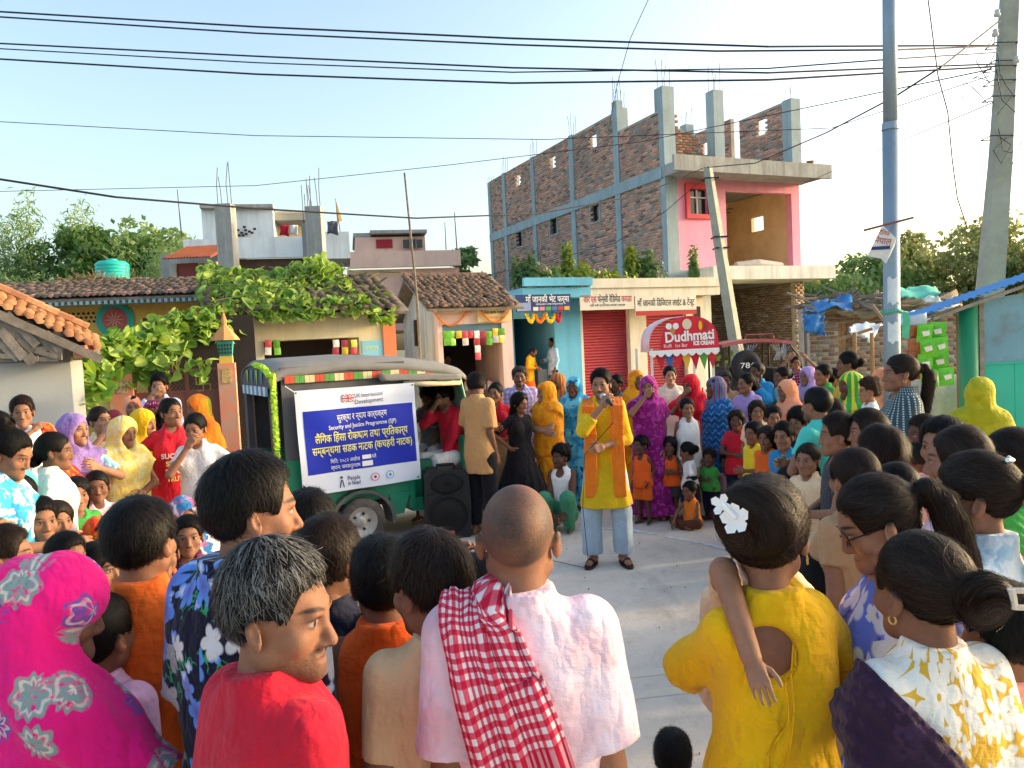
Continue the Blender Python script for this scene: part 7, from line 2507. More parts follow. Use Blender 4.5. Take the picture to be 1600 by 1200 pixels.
def person(label, px, py, d, yaw, kind='f', skin='b', hair='bun', hc='black', head=(0, 0, 0), pose='stand', arms=('down', 'down'),
   wear=(), fat=1.0, z0=0.0, lean=0.0, tilt=0.0, seat=.45, group=None, H=None, hs=1.0, vox=None, wrk=1.0, legs_spread=1.0, hide_hair=False, loc=None, arml=1.0, tuck=''):
 if any(g[0] == 'hood' for g in wear): hair = 'cap'
 top = at(px, py, d)
 hcl = .013
 zt = top.z - z0 - hcl
 if H is None:
  H = {'stand': zt, 'sit': zt / .575, 'squat': zt / .63, 'chair': (zt - seat) / .5}[pose]
 s = H / 1.7
 hip = {'stand': .5 * H, 'sit': .075 * H, 'squat': .13 * H, 'chair': seat}[pose]
 if pose == 'stand': z0 = top.z - hcl - H if loc is None and z0 else z0
 hh = .225 * s ** .32 * hs
 hk = hh / .225
 zc = .5 * H - hh                         # chin height above hip
 zs = zc - .036 * s                       # shoulder line
 Rt = rotm(0, lean, tilt)
 hp = np.array([0, 0, hip])
 if pose == 'squat': hp[1] = -.03
 T = lambda p: Rt @ np.asarray(p, dtype=np.float64) + hp
 pk = kind if H > 1.36 or kind == 'm' else 'c'
 wf = fat * (1 + .10 * max(0, 1.4 - H))
 kw_ = {'m': .82, 'f': .87, 'c': .86}[pk]
 pr = [(z / .315 * zs, a * H * wf * kw_, b * H * wf * .95) for z, a, b in PROF[pk]]
 PZ, PA, PB = (np.array(x) for x in zip(*pr))
 Rh = Rt @ rotm(*head)
 piv = T((0, .012 * s + .004, zc))
 hpos = piv + Rt @ np.array((0, -.02 * hk, .02 * hk)) - Rh @ np.array((0, -.02 * hk, .02 * hk))
 crown = hpos + Rh @ np.array([0, -.012, .225]) * hk
 cy, sy = math.cos(-R(yaw)), math.sin(-R(yaw))
 ox, oy = crown[0] * cy - crown[1] * sy, crown[0] * sy + crown[1] * cy
 rx, ry = (top.x - ox, top.y - oy) if loc is None else loc
 root = empty('person', (rx, ry, z0), -R(yaw), label, 'person', group)
 h = vox or min(max(d * .0016, .0075), .0145)
 shx = {'m': .081, 'f': .073, 'c': .074}[pk] * H * (wf * .5 + .5)
 J = {}
 for sd, nm, spec in ((-1, 'L', arms[0]), (1, 'R', arms[1])):
  pre = ARM[spec] if isinstance(spec, str) else spec
  w = np.array([sd * pre[0][0] * H, pre[0][1] * H, pre[0][2] / .315 * zs])
  S = np.array([sd * shx, -.005, zs - .046 * s])
  l1, l2 = .172 * H * arml, .150 * H * arml
  v = w - S
  D = min(np.linalg.norm(v), (l1 + l2) * .985)
  D = max(D, .12 * H)
  vn = n3(v)
  W = S + vn * D
  hint = np.array([sd * pre[1][0], pre[1][1], pre[1][2]])
  hint = n3(hint - (hint @ vn) * vn)
  a = (l1 * l1 - l2 * l2 + D * D) / (2 * D)
  E = S + vn * a + hint * math.sqrt(max(l1 * l1 - a * a, 0))
  J['S' + nm], J['E' + nm], J['W' + nm] = T(S), T(E), T(W)
  J['c' + nm] = pre[2]
  zb = np.array([sd * .45, .8, .2]) if pre[0][1] > .08 else np.array([sd * 1.0, .15, 0])
  J['B' + nm] = Rt @ zb
 lw = .056 * H * legs_spread
 for sd, nm in ((-1, 'L'), (1, 'R')):
  hj = hp + (sd * .052 * H, 0, -.01 * H)
  if pose == 'stand': k, a = (sd * lw, .012 * H, .275 * H), (sd * lw * 1.05, -.01, .045 * H)
  elif pose == 'sit': k, a = (sd * .17 * H * legs_spread, .15 * H, .085 * H), (-sd * .03 * H, .17 * H + sd * .02 * H, .045 * H)
  elif pose == 'squat': k, a = (sd * .09 * H, .16 * H, .27 * H), (sd * .07 * H, .08 * H, .045 * H)
  else: k, a = (sd * .07 * H, .24 * H, seat + .0), (sd * .07 * H, .25 * H, .045 * H)
  if nm in tuck: k, a = (sd * .04 * H, .17 * H, .1 * H), (sd * .03 * H, .12 * H, .045 * H)
  J['H' + nm], J['K' + nm], J['A' + nm] = hj, np.array(k), np.array(a)
  fd = n3((sd * .25, 1, 0)) if pose != 'sit' or nm in tuck else n3((-sd, .1, -.1))
  J['T' + nm] = J['A' + nm] + fd * .085 * H + (0, 0, -.022 * H)
  J['h' + nm] = J['A' + nm] - fd * .03 * H + (0, 0, -.02 * H)
 ar = {'m': (.031, .025, .0155), 'f': (.027, .021, .014), 'c': (.027, .022, .016)}[pk]
 ar = [x * H * (wf * .6 + .4) for x in ar]
 lr = {'m': (.048, .032, .021), 'f': (.052, .033, .021), 'c': (.044, .031, .021)}[pk]
 lr = [x * H * (wf * .6 + .4) for x in lr]
 def torso(o=0.0, z_lo=-.06, z_hi=.332, loose=0.0, flare=0.0, bo=0.0):
  zl, zh = z_lo * H, z_hi / .315 * zs
  zz = np.unique(np.concatenate([[zl, zh], PZ[(PZ > zl) & (PZ < zh)], np.linspace(zl, min(0, zh), 4)]))
  ch = PZ[5]
  ks = []
  for z in zz:
   a, b = np.interp(z, PZ, PA), np.interp(z, PZ, PB)
   if z < ch and loose: a, b = a + (max(PA[5], PA[1]) * 1.02 - a) * loose, b + (max(PB[5], PB[1]) * 1.03 - b) * loose
   if z < 0: a, b = np.interp(0, PZ, PA) * (1 if not loose else max(1, .97 + .1 * loose)) + flare * -z, np.interp(0, PZ, PB) * 1.03 + flare * -z
   zz_ = max(0, (z - PZ[6]) / (PZ[-1] - PZ[6])); ks.append((z, a + o + bo * min(1, max(0, (.09 * H - z) / (.08 * H))), b + o + bo * min(1, max(0, (.09 * H - z) / (.08 * H))), 0, -.022 * s * zz_))
  return ks
 chest = []
 if pk == 'f':
  bz = .225 / .315 * zs
  chest = [ell((sx * .046 * H, .052 * H, bz), (.038 * H, .027 * H, .042 * H)) for sx in (-1, 1)]
 def tors(o=0.0, fold=None, **kw):
  fs = [loft(torso(o, **kw), fold)]
  if chest and kw.get('z_hi', .332) > .2: fs += [lambda P, g=g: g(P) - o for g in chest]
  return xf(U(fs, .045 * s), Rt, hp)
 def limb(a, b, r1, r2, t0=0, t1=1):
  return rc(a + (b - a) * t0, a + (b - a) * t1, r1 + (r2 - r1) * t0, r1 + (r2 - r1) * t1)
 def sleeve(nm, t, o, flare=.25):
  S, E, W = J['S' + nm], J['E' + nm], J['W' + nm]
  if t <= 1:
   e = S + (E - S) * t
   f = rc(S, e + (E - S) * .15, ar[0] + o * .6 + .002, ar[0] + (ar[1] - ar[0]) * t + o * (1 + flare))
   n = n3(E - S)
   return cut(f, n, float(n @ e))
  e = E + (W - E) * (t - 1)
  n = n3(W - E)
  g = cut(rc(E, e + (W - E) * .1, ar[1] + o, ar[1] + (ar[2] - ar[1]) * (t - 1) + o), n, float(n @ e))
  return U([rc(S, E, ar[0] + o, ar[1] + o), g], .015)
 fs = [tors(0.0), rc(T((0, -.012, zs - .01)), hpos + Rh @ np.array([0, -.015, .06]) * hk, (.052 if pk == 'm' else .043) * hk, (.05 if pk == 'm' else .042) * hk)]
 for nm in 'LR':
  fs += [U([rc(J['S' + nm], J['E' + nm], ar[0], ar[1]), rc(J['E' + nm], J['W' + nm], ar[1], ar[2])], .012)]
  fs += [U([rc(J['H' + nm], J['K' + nm], lr[0], lr[1]), rc(J['K' + nm], J['A' + nm], lr[1] * 1.05, lr[2]),
     rc(J['A' + nm], J['h' + nm], lr[2], .021 * H), rc(J['h' + nm], J['T' + nm], .02 * H, .016 * H)], .012)]
 pts = np.array([J[k] for k in J if k[0] in 'SEWHKATh'])
 lo, hi = pts.min(0) - .16 * s - .05, pts.max(0) + .16 * s + .05
 lo[2] = max(min(lo[2], .0), -.02)
 lo[:2] = np.minimum(lo[:2], np.array([-.3, -.28]) * s)
 hi[:2] = np.maximum(hi[:2], np.array([.3, .28]) * s)
 hi[2] = max(hi[2], crown[2] + .1)
 bodyf = U(fs, .022 * s)
 bhi = hi.copy()
 bodyj = POOL.submit(mesh_sdf, bodyf, lo, bhi, h * 1.15)
 tone = np.array(TONES[skin] if isinstance(skin, str) else skin, F32)
 parts, cols = [], []
 hv, hq, layers = head_lib(kind if kind != 'b' else 'm', .003 if d < 2.6 else .0048)
 hc_ = np.tile(tone, (len(hv), 1))
 for i, (w, c) in enumerate(layers):
  if i == len(layers) - 1 and hair == 'stubble': w, c = w * .95 * np.clip(1.3 - (hv[:, 2] - .12) * 4, .62, 1) * np.random.default_rng(3).uniform(.75, 1.05, len(hv)) * np.clip(.8 + .25 * np.sin(hv[:, 0] * 60 + hv[:, 1] * 40) * np.sin(hv[:, 2] * 50), .6, 1), (.030, .026, .027)
  if i == len(layers) - 1 and hair == 'none': continue
  cc = np.array(c, F32)
  hc_ = hc_ * (1 - w[:, None]) + cc * w[:, None]
 hsv_ = np.array([.94 + .11 * (hash_i(label, 5) % 100) / 100, .97 + .06 * (hash_i(label, 6) % 100) / 100, .97 + .08 * (hash_i(label, 7) % 100) / 100], F32)
 parts.append(((hv * hsv_ * hk) @ Rh.T.astype(F32) + hpos.astype(F32), hq))
 cols.append(hc_)
 hsc = .98 * s ** .8
 for sd, nm in ((-1, 'L'), (1, 'R')):
  gv, gq = hand_lib(J['c' + nm], .0035 if d < 2.6 else .0055)
  y = n3(J['W' + nm] - J['E' + nm])
  zb = n3(J['B' + nm] - (J['B' + nm] @ y) * y)
  x = np.cross(y, zb)
  Mx = np.stack([x * sd, y, zb], 1)
  parts.append(((gv * hsc) @ Mx.T.astype(F32) + (J['W' + nm] + y * .012 * s).astype(F32), gq if sd > 0 else gq[:, ::-1]))
  cc = np.tile(tone, (len(gv), 1))
  pal = np.clip(-gv[:, 2] / .02, 0, 1)[:, None] * .45
  cols.append(cc * (1 - pal) + np.minimum(tone * 2.0, .5) * pal)
 def body_done():
  V, Q = bodyj.result()
  V2, Q2 = merge([(V, Q)] + parts)
  add_mesh('body', V2, Q2, SKIN, root, True, np.concatenate([np.tile(tone, (len(V), 1))] + cols))
 JOBS.append(body_done)
 fields = {}
 def garment(gi, g):
  t, mat, op = (tuple(g) + ({},))[:3]
  sd0 = hash_i(label, gi)
  o = op.get('o', .011 + .004 * (wrk - 1))
  A = min(.0042 * wrk, max(o, .02 if t in ('hood', 'drape', 'skirt') else 0) * .5)
  lo2, hi2 = lo, hi
  if t in ('tee', 'tank', 'shirt', 'kurta', 'dress', 'blouse'):
   hem = op.get('hem', {'tee': -.075, 'tank': -.07, 'shirt': -.08, 'kurta': -.21, 'dress': -.24, 'blouse': .15}[t])
   lo_ = op.get('loose', {'tee': .75, 'tank': .5, 'shirt': .75, 'kurta': .8, 'dress': .45, 'blouse': .1}[t])
   fl = op.get('flare', {'kurta': .18, 'dress': .32}.get(t, .0))
   sl = op.get('sl', {'tee': .62, 'tank': 0, 'shirt': 1.75, 'kurta': 1.85, 'dress': .5, 'blouse': .55}[t])
   fold = None
   if fl and pose == 'stand':
    nf = 9 + sd0 % 5
    fold = lambda x, y, z: .010 * s * np.cos(nf * np.arctan2(x, y) + 2 * np.sin(3 * z)) * np.clip(-z / (.3 * H), 0, 1)
   f = tors(o, fold, z_lo=hem if pose == 'stand' else max(hem, -.06), z_hi=op.get('neck', .346), loose=lo_, flare=fl, bo=.022 if hem < .02 else 0.0)
   fs = [f]
   if sl:
    for i, nm in enumerate('LR'):
     sl_ = sl[i] if isinstance(sl, tuple) else sl
     fs.append(sleeve(nm, sl_, op.get('so', .012 * s + .001)))
   elif t == 'tank':
    pass
   F = U(fs, .026 * s)
   if t != 'tank' and op.get('scoop') is None:
    F = sub(F, xf(ell((0, .075 * H, zs + .03 * H), (.042 * H, .07 * H, .05 * H)), Rt, hp), .008)
   if t == 'tank' or (op.get('scoop') is not None):
    zz = op.get('scoop', .27) / .315 * zs
    F = sub(F, xf(ell((0, .085 * H, zs + .012 * H), (.05 * H, .06 * H, zs - zz + .02 * H)), Rt, hp), .01)
    if t == 'tank':
     for sx in (-1, 1):
      F = sub(F, xf(ell((sx * .118 * H, 0, zs - .035 * H), (.042 * H, .09 * H, .062 * H)), Rt, hp), .008)
   if op.get('keyhole'):
    kc, kr = op['keyhole']
    F = sub(F, xf(ell(kc, kr), Rt, hp), .006)
   F = wr(F, A, 24 / s ** .5, sd0)
  elif t in ('pants', 'shorts'):
   en = op.get('end', 1.93 if t == 'pants' else .95)
   po = op.get('o', .014)
   fs = [tors(po, z_lo=-.06, z_hi=.045, loose=.0)] if pose == 'stand' else [tors(po, z_lo=-.05, z_hi=.05)]
   for nm in 'LR':
    Hj, K, Aj = J['H' + nm], J['K' + nm], J['A' + nm]
    if en <= 1:
     e = Hj + (K - Hj) * en
     n = n3(K - Hj)
     fs.append(cut(rc(Hj, K, lr[0] + po, lr[1] + po + .02), n, float(n @ e)))
    else:
     e = K + (Aj - K) * (en - 1)
     n = n3(Aj - K)
     fs.append(U([rc(Hj, K, lr[0] + po, lr[1] + po + op.get('kf', .004)), cut(rc(K, Aj, lr[1] + po + op.get('kf', .004), lr[2] + po + op.get('af', .012)), n, float(n @ e))], .02))
   F = wr(U(fs, .02), A * 1.1, 26, sd0)
  elif t in ('skirt', 'lungi'):
   if pose == 'stand':
    wz = op.get('top', .09)
    hz = op.get('hemz', .045) * H - hip
    a0, b0 = np.interp(wz * H, PZ, PA) + .014, np.interp(wz * H, PZ, PB) + .014
    a1, b1 = PA[1] + .022, PB[1] + .022
    fl = op.get('flare', .10)
    nf = 11 + sd0 % 6
    fold = lambda x, y, z: .013 * s * np.cos(nf * np.arctan2(x, y) + 1.5 * np.sin(4 * z + x * 6)) * np.clip(-z / (.25 * H), 0, 1)
    F = xf(loft([(hz, a1 + fl * (-hz), b1 + fl * (-hz)), (-.04 * H, a1 * 1.03, b1 * 1.05), (0, a1, b1), (wz * H, a0, b0)], fold), np.eye(3), hp)
   else:
    fs = [tors(.02, z_lo=-.05, z_hi=.08)]
    for nm in 'LR':
     fs += [rc(J['H' + nm], J['K' + nm], lr[0] + .022, lr[1] + .022), rc(J['K' + nm], J['A' + nm], lr[1] + .025, lr[2] + .03)]
    F = U(fs, .07 * s)
    F0 = F
    F = lambda P, F0=F0: np.maximum(F0(P), .006 - P[:, 2])
   F = wr(F, A * 1.3, 20, sd0, (1, 1, .3))
  elif t in ('drape', 'hood'):
   oo = op.get('o', .030)
   fs = []
   if t == 'drape' or op.get('cape', True):
    cap_t = op.get('cape_t', .8)
    hemz = op.get('hem', -.03)
    tr = tors(oo, z_lo=hemz, z_hi=.326, loose=.55, flare=.08)
    if t == 'drape' and not op.get('full'):
     n = Rt @ n3((.75, 0, .62))
     c0 = float(n @ hp) + op.get('c', .185) * H
     nf = 1
     tr2 = U([tr, sleeve('L', op.get('lt', .35), oo)], .03)
     lines = lambda P: .0035 * np.sin((P @ _v(n)) * 190 / s)
     fs.append(cut(lambda P: tr2(P) + lines(P), n, c0))
    else:
     fs.append(U([tr] + [sleeve(nm, cap_t, oo + .012, .5) for nm in 'LR'], .05 * s))
   F = fs[0] if fs else None
   if t == 'hood' or op.get('hood'):
    fw = op.get('fw', 0.0)
    hd0 = U([ell((0, -.014, .134), (.092, .116, .110)), rc((0, -.03, .10), (0, -.045, -.06), .088, .105), rc((0, .02, .02), (0, .02, -.07), .07, .10)], .05)
    hd = xf(lambda P: hd_eval(hd0, P / hk, fw) * hk, Rh, hpos)
    if F is not None:
     F1 = F
     F = lambda P, F1=F1: smin(F1(P), hd(P), .05 * s)
     fc = xf(lambda P: ell((0, .115 + fw, .066), (.060, .125, .100))(P / hk) * hk, Rh, hpos)
     F2 = F
     F = lambda P, F2=F2: -smin(-F2(P), fc(P), .008)
    else: F = hd
   F3 = F
   F = lambda P: F3(P) + .0035 * wrk * np.sin(P[:, 0] * 46 + P[:, 2] * 31 + 2.2 * np.sin(P[:, 1] * 15 + sd0) + sd0)
   F = wr(F, A * 1.0, 20, sd0, (1, 1, .28))
  elif t == 'scarf':           # long dupatta hanging from one or both shoulders
   fs = []
   for sx in op.get('sides', (-1, 1)):
    x0 = op.get('x', .058) * H
    wd = op.get('w', .032) * H
    yf = np.interp(.2 * H, PZ, PB) + op.get('o', .03)
    top_ = T((sx * x0, .0, zs + .014 * H))
    a = T((sx * x0 * 1.05, yf * .8, zs - .02 * H))
    b = T((sx * x0 * .95, yf + (.016 * H if chest else 0), .19 * H))
    c_ = T((sx * x0 * 1.05, yf, op.get('end', -.06) * H))
    bk = T((sx * x0 * .9, -yf * .8, zs - .06 * H))
    bk2 = T((sx * x0 * .8, -yf - .01, op.get('bend', .1) * H))
    for p, q in ((top_, a), (a, b), (b, c_), (top_, bk), (bk, bk2)):
     mid, dl = (p + q) / 2, q - p
     yv = n3(dl)
     xv = n3(np.array([1, 0, 0]) - yv[0] * yv)
     zv = np.cross(xv, yv)
     fs.append(bxs(mid, np.stack([xv, yv, zv], 1), (wd, np.linalg.norm(dl) / 2 + .006, .009), .006))
    if op.get('neck'):
     pass
   if op.get('collar', True) and len(op.get('sides', (-1, 1))) == 2:
    fs.append(rc(T((-.05 * H, -.028 * H, zs + .016 * H)), T((.05 * H, -.028 * H, zs + .016 * H)), .02, .02))
   F = wr(U(fs, .016), A * .4, 30, sd0, (1, 1, .2))
   F4 = F
   F = lambda P: F4(P) + .0012 * np.sin(P[:, 0] * 190 + sd0)
  gh = op.get('h', h)
  fields[t] = F
  job = POOL.submit(mesh_sdf, F, lo2, hi2, gh)
  def done():
   gv, gq = job.result()
   if len(gq):
    add_mesh(op.get('name', WEAR_NAMES[t]), gv, gq, mat, root, True)
  JOBS.append(done)
 for gi, g in enumerate(wear):
  garment(gi, g)
 if hair not in ('none', 'stubble') and not hide_hair:
  ho = bpy.data.objects.new('hair', make_hair(hair))
  link(ho, root)
  mm = np.eye(4)
  mm[:3, :3] = Rh @ np.diag(hsv_) * hk
  mm[:3, 3] = hpos
  ho.matrix_local = Matrix(mm.tolist())
  ho.data.materials.clear() if not ho.data.materials else None
  if not ho.data.materials: ho.data.materials.append(HAIR_M[hc])
  ho.material_slots[0].link = 'OBJECT'
  ho.material_slots[0].material = HAIR_M[hc]
 inf = dict(fields=fields, root=root, J=J, Rh=Rh, hpos=hpos, hk=hk, H=H, s=s, T=T, zs=zs, z0=z0, Rt=Rt, hp=hp, label=label, d=d, ar=ar, PZ=PZ, PA=PA, PB=PB)
 PEOPLE.append(inf)
 return inf
def hd_eval(hd, P, fw):
 d = hd(P)
 face = ell((0, .115 + fw, .066), (.062, .125, .104))
 return -smin(-d, face(P), .012)
def bxs(c, Rm, hsz, r):
 c, Rm, hsz = _v(c), _v(Rm), _v(hsz)
 def f(P):
  q = np.abs((P - c) @ Rm) - hsz + r
  return np.linalg.norm(np.maximum(q, 0), axis=1) + np.minimum(q.max(1), 0) - r
 return f
def hash_i(s, k=0):
 x = 17 + k * 101
 for ch in s: x = (x * 31 + ord(ch)) % 100003
 return x
def hand_pos(inf, nm, f=.09):
 y = n3(inf['J']['W' + nm] - inf['J']['E' + nm])
 return inf['J']['W' + nm] + y * f * inf['s'], y
def ring_mb(c, ax, r, t, n=18):
 ax = Vector(ax).normalized()
 u = ax.orthogonal().normalized()
 w = ax.cross(u)
 c = Vector(c)
 pts = [c + (u * math.cos(TAU * i / n) + w * math.sin(TAU * i / n)) * r for i in range(n + 1)]
 return MB().tube(pts, t, 6, False)
def finish_jobs():
 for j in JOBS: j()
 JOBS.clear()
# ============================================================ cloths
K = cloth
RED, CRIM = K('red_jersey', '#c41a30'), K('crimson_cotton', '#d8203a')
WHT, OFFW = K('white_cotton', '#e9e6e2'), K('off_white_cotton', '#e3d8c4')
ORG, TANKO = K('orange_jersey', '#e0641c'), K('orange_vest', '#f0601a')
MUST, YELK = K('mustard_kurta', '#d8b014'), K('golden_kurti', '#ffbe0c', fold=.5)
SAFF = K('saffron_cloth', '#f27a1c')
NAVY, BLK = K('navy_cotton', '#141a34'), K('black_cotton', '#15131a')
JEAN, JEAND = K('pale_denim', '#a9bccb'), K('dark_denim', '#1c2434')
TAN, PEACH = K('tan_jersey', '#c89660'), K('peach_cotton', '#f0c8a0')
PINKT, TEAL_T = K('pale_pink_jersey', '#f2c8d0'), K('aqua_jersey', '#4fc4b4')
MAROON, PURP = K('maroon_cotton', '#6a1830'), K('plum_net', '#2c1830', 'leafy', '#3c2440')
SKYB, LAV = K('sky_blue_jersey', '#6cc4e4'), K('lavender_cotton', '#b494cc')
GRN, OLIVE = K('leaf_green_cloth', '#3f9a44'), K('olive_gold_silk', '#a8a416', 'leafy', '#b4ac24', s=.6)
PSARI = K('pink_print_sari', '#e8127e', 'butti', '#5aa49a', '#4652a8', s=1.25)
NFLOR = K('navy_floral_shirt', '#0a0f2a', 'floral', '#5f92e6', s=1.35)
DAISY = K('yellow_daisy_print', '#e0b038', 'daisy', '#f4eee0', s=1.0)
BFLOR = K('blue_floral_print', '#6a7ad8', 'floral', '#d8d8f0', '#3a4498', s=1.0)
CREAMT = K('cream_jersey', '#ecc898')
LPINK = K('white_pink_tee', '#f4ccd6', 'blotch', '#f2dce6')
KANTHA = K('grey_stitched_kurta', '#3c5258', 'kantha', '#cdd6d0')
YSARI, DYEL = K('pale_yellow_sari', '#ecd070', 'leafy', '#e6dca0', s=.6), K('deep_yellow_shawl', '#f0b818')
PDUP, LBLUE = K('purple_dupatta', '#8d74b4'), K('light_blue_print', '#8fc8dc', 'leafy', '#cfe6ee')
BWCHK = K('black_white_check', '#e8e8e8', 'check', '#141414', s=.9)
OSARI = K('orange_sari', '#f09a14', 'leafy', '#e07c10', s=.5)
BSARI = K('blue_batik_sari', '#1c4f8c', 'zigzag', '#58a8d8')
TSARI = K('turquoise_print_sari', '#1f86b8', 'blotch', '#5fc0d8', '#14507a', s=.7)
MSARI = K('magenta_sari', '#8a1470', 'leafy', '#b43a98', s=.8)
RSARI, PHOOD = K('scarlet_veil', '#d8142c'), K('peach_veil', '#f49a74')
PLAID = K('lilac_plaid_shirt', '#c8c4e4', 'plaid', '#5a62b4', '#a86a9a', s=.9)
REDPR = K('red_orange_print', '#c8301c', 'leafy', '#e88a24')
MAGPR = K('maroon_dotted_print', '#7a1a44', 'dots', '#c890b0')
OGHOOD = K('orange_olive_veil', '#ee7a1c', 'blotch', '#8a9a1c', s=.35)
PBLU = K('pink_blue_print', '#2f78b0', 'blotch', '#d86a8a', '#e8d8d8', s=.8)
MSTR = K('maroon_striped_tee', '#3c1430', 'stripeh', '#6a2048', s=.7)
ORED = K('orange_red_sari', '#d83a14', 'blotch', '#f09a1c', s=.5)
REDGR = K('red_green_veil', '#c43a3c', 'stripev', '#7a9a30', s=.5)
BLUJ, DTEAL = K('blue_shirt', '#2f9ad0'), K('dark_teal_jersey', '#1f7fb4')
GLUNG, YTEE = K('green_lungi', '#3f8a6a'), K('yellow_jersey', '#e6cc28')
GREYT, BEIG = K('charcoal_jersey', '#3c3c40'), K('beige_skirt', '#b08a64')
BFL = K('blue_white_floral', '#3aa0cc', 'floral', '#e4f0f4', '#a8d4e4', s=1.2)
AQUAD = K('aqua_dress', '#4fd0c8')
GINGH = None
TEALP = K('muted_teal_legging', '#5f9896')
GRYEL = K('green_yellow_veil', '#3fa848', 'stripev', '#e6d838', s=.4)
BVEIL = K('blue_maroon_veil', '#2a7a9a', 'stripev', '#a82848', s=.4)
WSHIRT = K('white_shirt', '#dfe4ea')
LBS = K('light_blue_shirt', '#b4d4ec')
sari = lambda m, b: [('skirt', m), ('blouse', b), ('drape', m)]
veil = lambda m, b=None, **k: [('skirt', b or m), ('hood', m, k)]
# ============================================================ the speaker
spkr = person('bearded man speaking into a microphone in mustard kurta and orange shawl', 938, 578, 6.6, 186, 'm', 'a', 'short', head=(12, 2, 0), arms=((((-.0), .13, .12), (.8, -.4, -.5), 50), 'mic'), wear=[
 ('kurta', MUST, {'hem': -.19, 'sl': 1.55}), ('pants', JEAN, {'o': .022, 'af': .03, 'kf': .012}), ('scarf', SAFF, {'x': .070, 'w': .032, 'end': -.13, 'bend': .0, 'o': .062})], legs_spread=1.35)
p, y = hand_pos(spkr, 'R', .075)
mic = empty('microphone', (0, 0, 0), 0, 'silver headed microphone in the hand of the speaking man', 'microphone')
mw = spkr['root'].matrix_basis
hd_ = Vector(spkr['hpos']) + Vector((0, .13, .03)) * spkr['hk']
d_ = (hd_ - Vector(p)).normalized()
Pm = mw @ Vector(p)
Dm = mw.to_3x3() @ d_
mic.location = Pm
mic.rotation_euler = Dm.to_track_quat('Z', 'Y').to_euler()
MB().lathe([(.012, -.12), (.014, -.1), (.018, .05), (.02, .07)], (0, 0, 0), 14).build('handle', BLKM, mic, True)
MB().lathe([(.02, .07), (.027, .085), (.028, .10), (.02, .122), (.004, .13)], (0, 0, 0), 16).build('mesh_head', M('silver_mesh', '#c0c4c8', .35, .2, 300, .5, 400, metal=.8), mic, True)
c0 = Vector((0, 0, -.12))
pts_ = [Pm - Dm * .12, Pm - Dm * .22 + Vector((-.03, .0, -.1)), Pm + Vector((-.20, .04, -.45)), Pm + Vector((-.23, .10, -.9)), Vector((Pm.x - .2, Pm.y + .1, .015)), Vector((Pm.x - .6, Pm.y + .5, .015)), Vector((sp.x + .3, sp.y + .1, .015)), Vector((sp.x + .1, sp.y + .3, .2))]
tag(MB().tube(pts_, .0035, 6).build('microphone_cable', BLKM), 'thin black cable running from the microphone to the loudspeaker', 'cable')
for nm in 'LR':
 a, t, hh_ = (Vector(spkr['J'][k + nm]) for k in 'ATh')
 mb = MB()
 d1 = (t - hh_).normalized()
 sd_ = Vector((d1.y, -d1.x, 0))
 c = (t + hh_) / 2 + d1 * .01
 out_ = []
 for i in range(16):
  an = TAU * i / 16
  out_.append(c + d1 * .155 * math.cos(an) + sd_ * (.048 + .006 * math.cos(an)) * math.sin(an))
 mb.extrude([Vector((q.x, q.y, .004)) for q in out_], (0, 0, .016))
 sdl = mb.build('sandal', BLKM, spkr['root'])
 f0_ = t + d1 * .0
 MB().tube([c + sd_ * .045 + Vector((0, 0, .02 - c.z)), c + d1 * .06 + Vector((0, 0, .075 - c.z)), c + d1 * .06 - sd_ * .01 + Vector((0, 0, .075 - c.z)), c - sd_ * .045 + Vector((0, 0, .02 - c.z))], .011, 7).build('sandal_strap', BLKM, sdl)
# ============================================================ left group
G = 'crowd on the left'
person('small girl in a white top carried at the upper left', 33, 620, 5.0, 150, 'c', 'b', 'short', 'brown', z0=.62, H=.86, arms=('down', 'shoulder'), wear=[('dress', WHT)], group=G, vox=.01)
person('woman in a red and orange printed veil at far left', 62, 660, 5.2, 110, 'f', 'c', 'lowbun', arms=('front', 'down'), wear=veil(REDPR), group=G)
person('girl with topknot hair in a blue and white floral top at the left edge', 24, 664, 3.75, 80, 'f', 'b', 'topbun', head=(10, 22, 0), arms=('down', 'front'), wear=[('dress', BFL), ('pants', LBLUE)], group=G)
person('person cut off by the left edge, face half seen', -8, 640, 4.3, 90, 'f', 'c', 'bun', arms=('down', 'down'), wear=[('dress', TEAL_T)], group=G)
person('girl in white T-shirt and black and white checked skirt seen from behind', 83, 674, 4.7, 60, 'f', 'c', 'lowbun', head=(10, 5, 0), arms=('down', 'hip'), wear=[('tee', WHT, {'hem': -.05}), ('skirt', BWCHK, {'flare': .14, 'hemz': .12})], group=G)
lav = person('woman in purple dupatta over a light blue dress holding her hands up', 112, 646, 5.6, 130, 'f', 'a', 'lowbun', head=(-25, 0, 0), arms=('phone', 'front'), wear=[('dress', LBLUE, {'hem': -.34, 'sl': .8}), ('pants', NAVY), ('hood', PDUP, {'cape_t': .3, 'hem': .12})], group=G)
person('woman drinking with her hand at her mouth behind the purple dupatta', 153, 634, 6.3, 140, 'f', 'a', 'bun', 'brown', head=(-20, -5, 0), arms=('down', 'mouth'), wear=[('dress', PEACH)], group=G)
person('woman draped in a pale yellow sari over her head, black blouse', 192, 650, 5.9, 120, 'f', 'c', 'lowbun', head=(-5, 8, 0), arms=('belly', 'hip'), fat=1.15, wear=[('skirt', YSARI), ('blouse', BLK), ('hood', YSARI, {'cape_t': .45, 'hem': -.06})], group=G)
person('woman in deep yellow shawl behind the pale yellow sari', 221, 640, 6.5, 100, 'f', 'b', 'lowbun', arms=('down', 'belly'), wear=veil(DYEL), group=G)
person('woman in a dark blue and maroon dotted veil near the gate', 238, 624, 7.3, 165, 'f', 'c', 'lowbun', wear=veil(MAGPR), group=G)
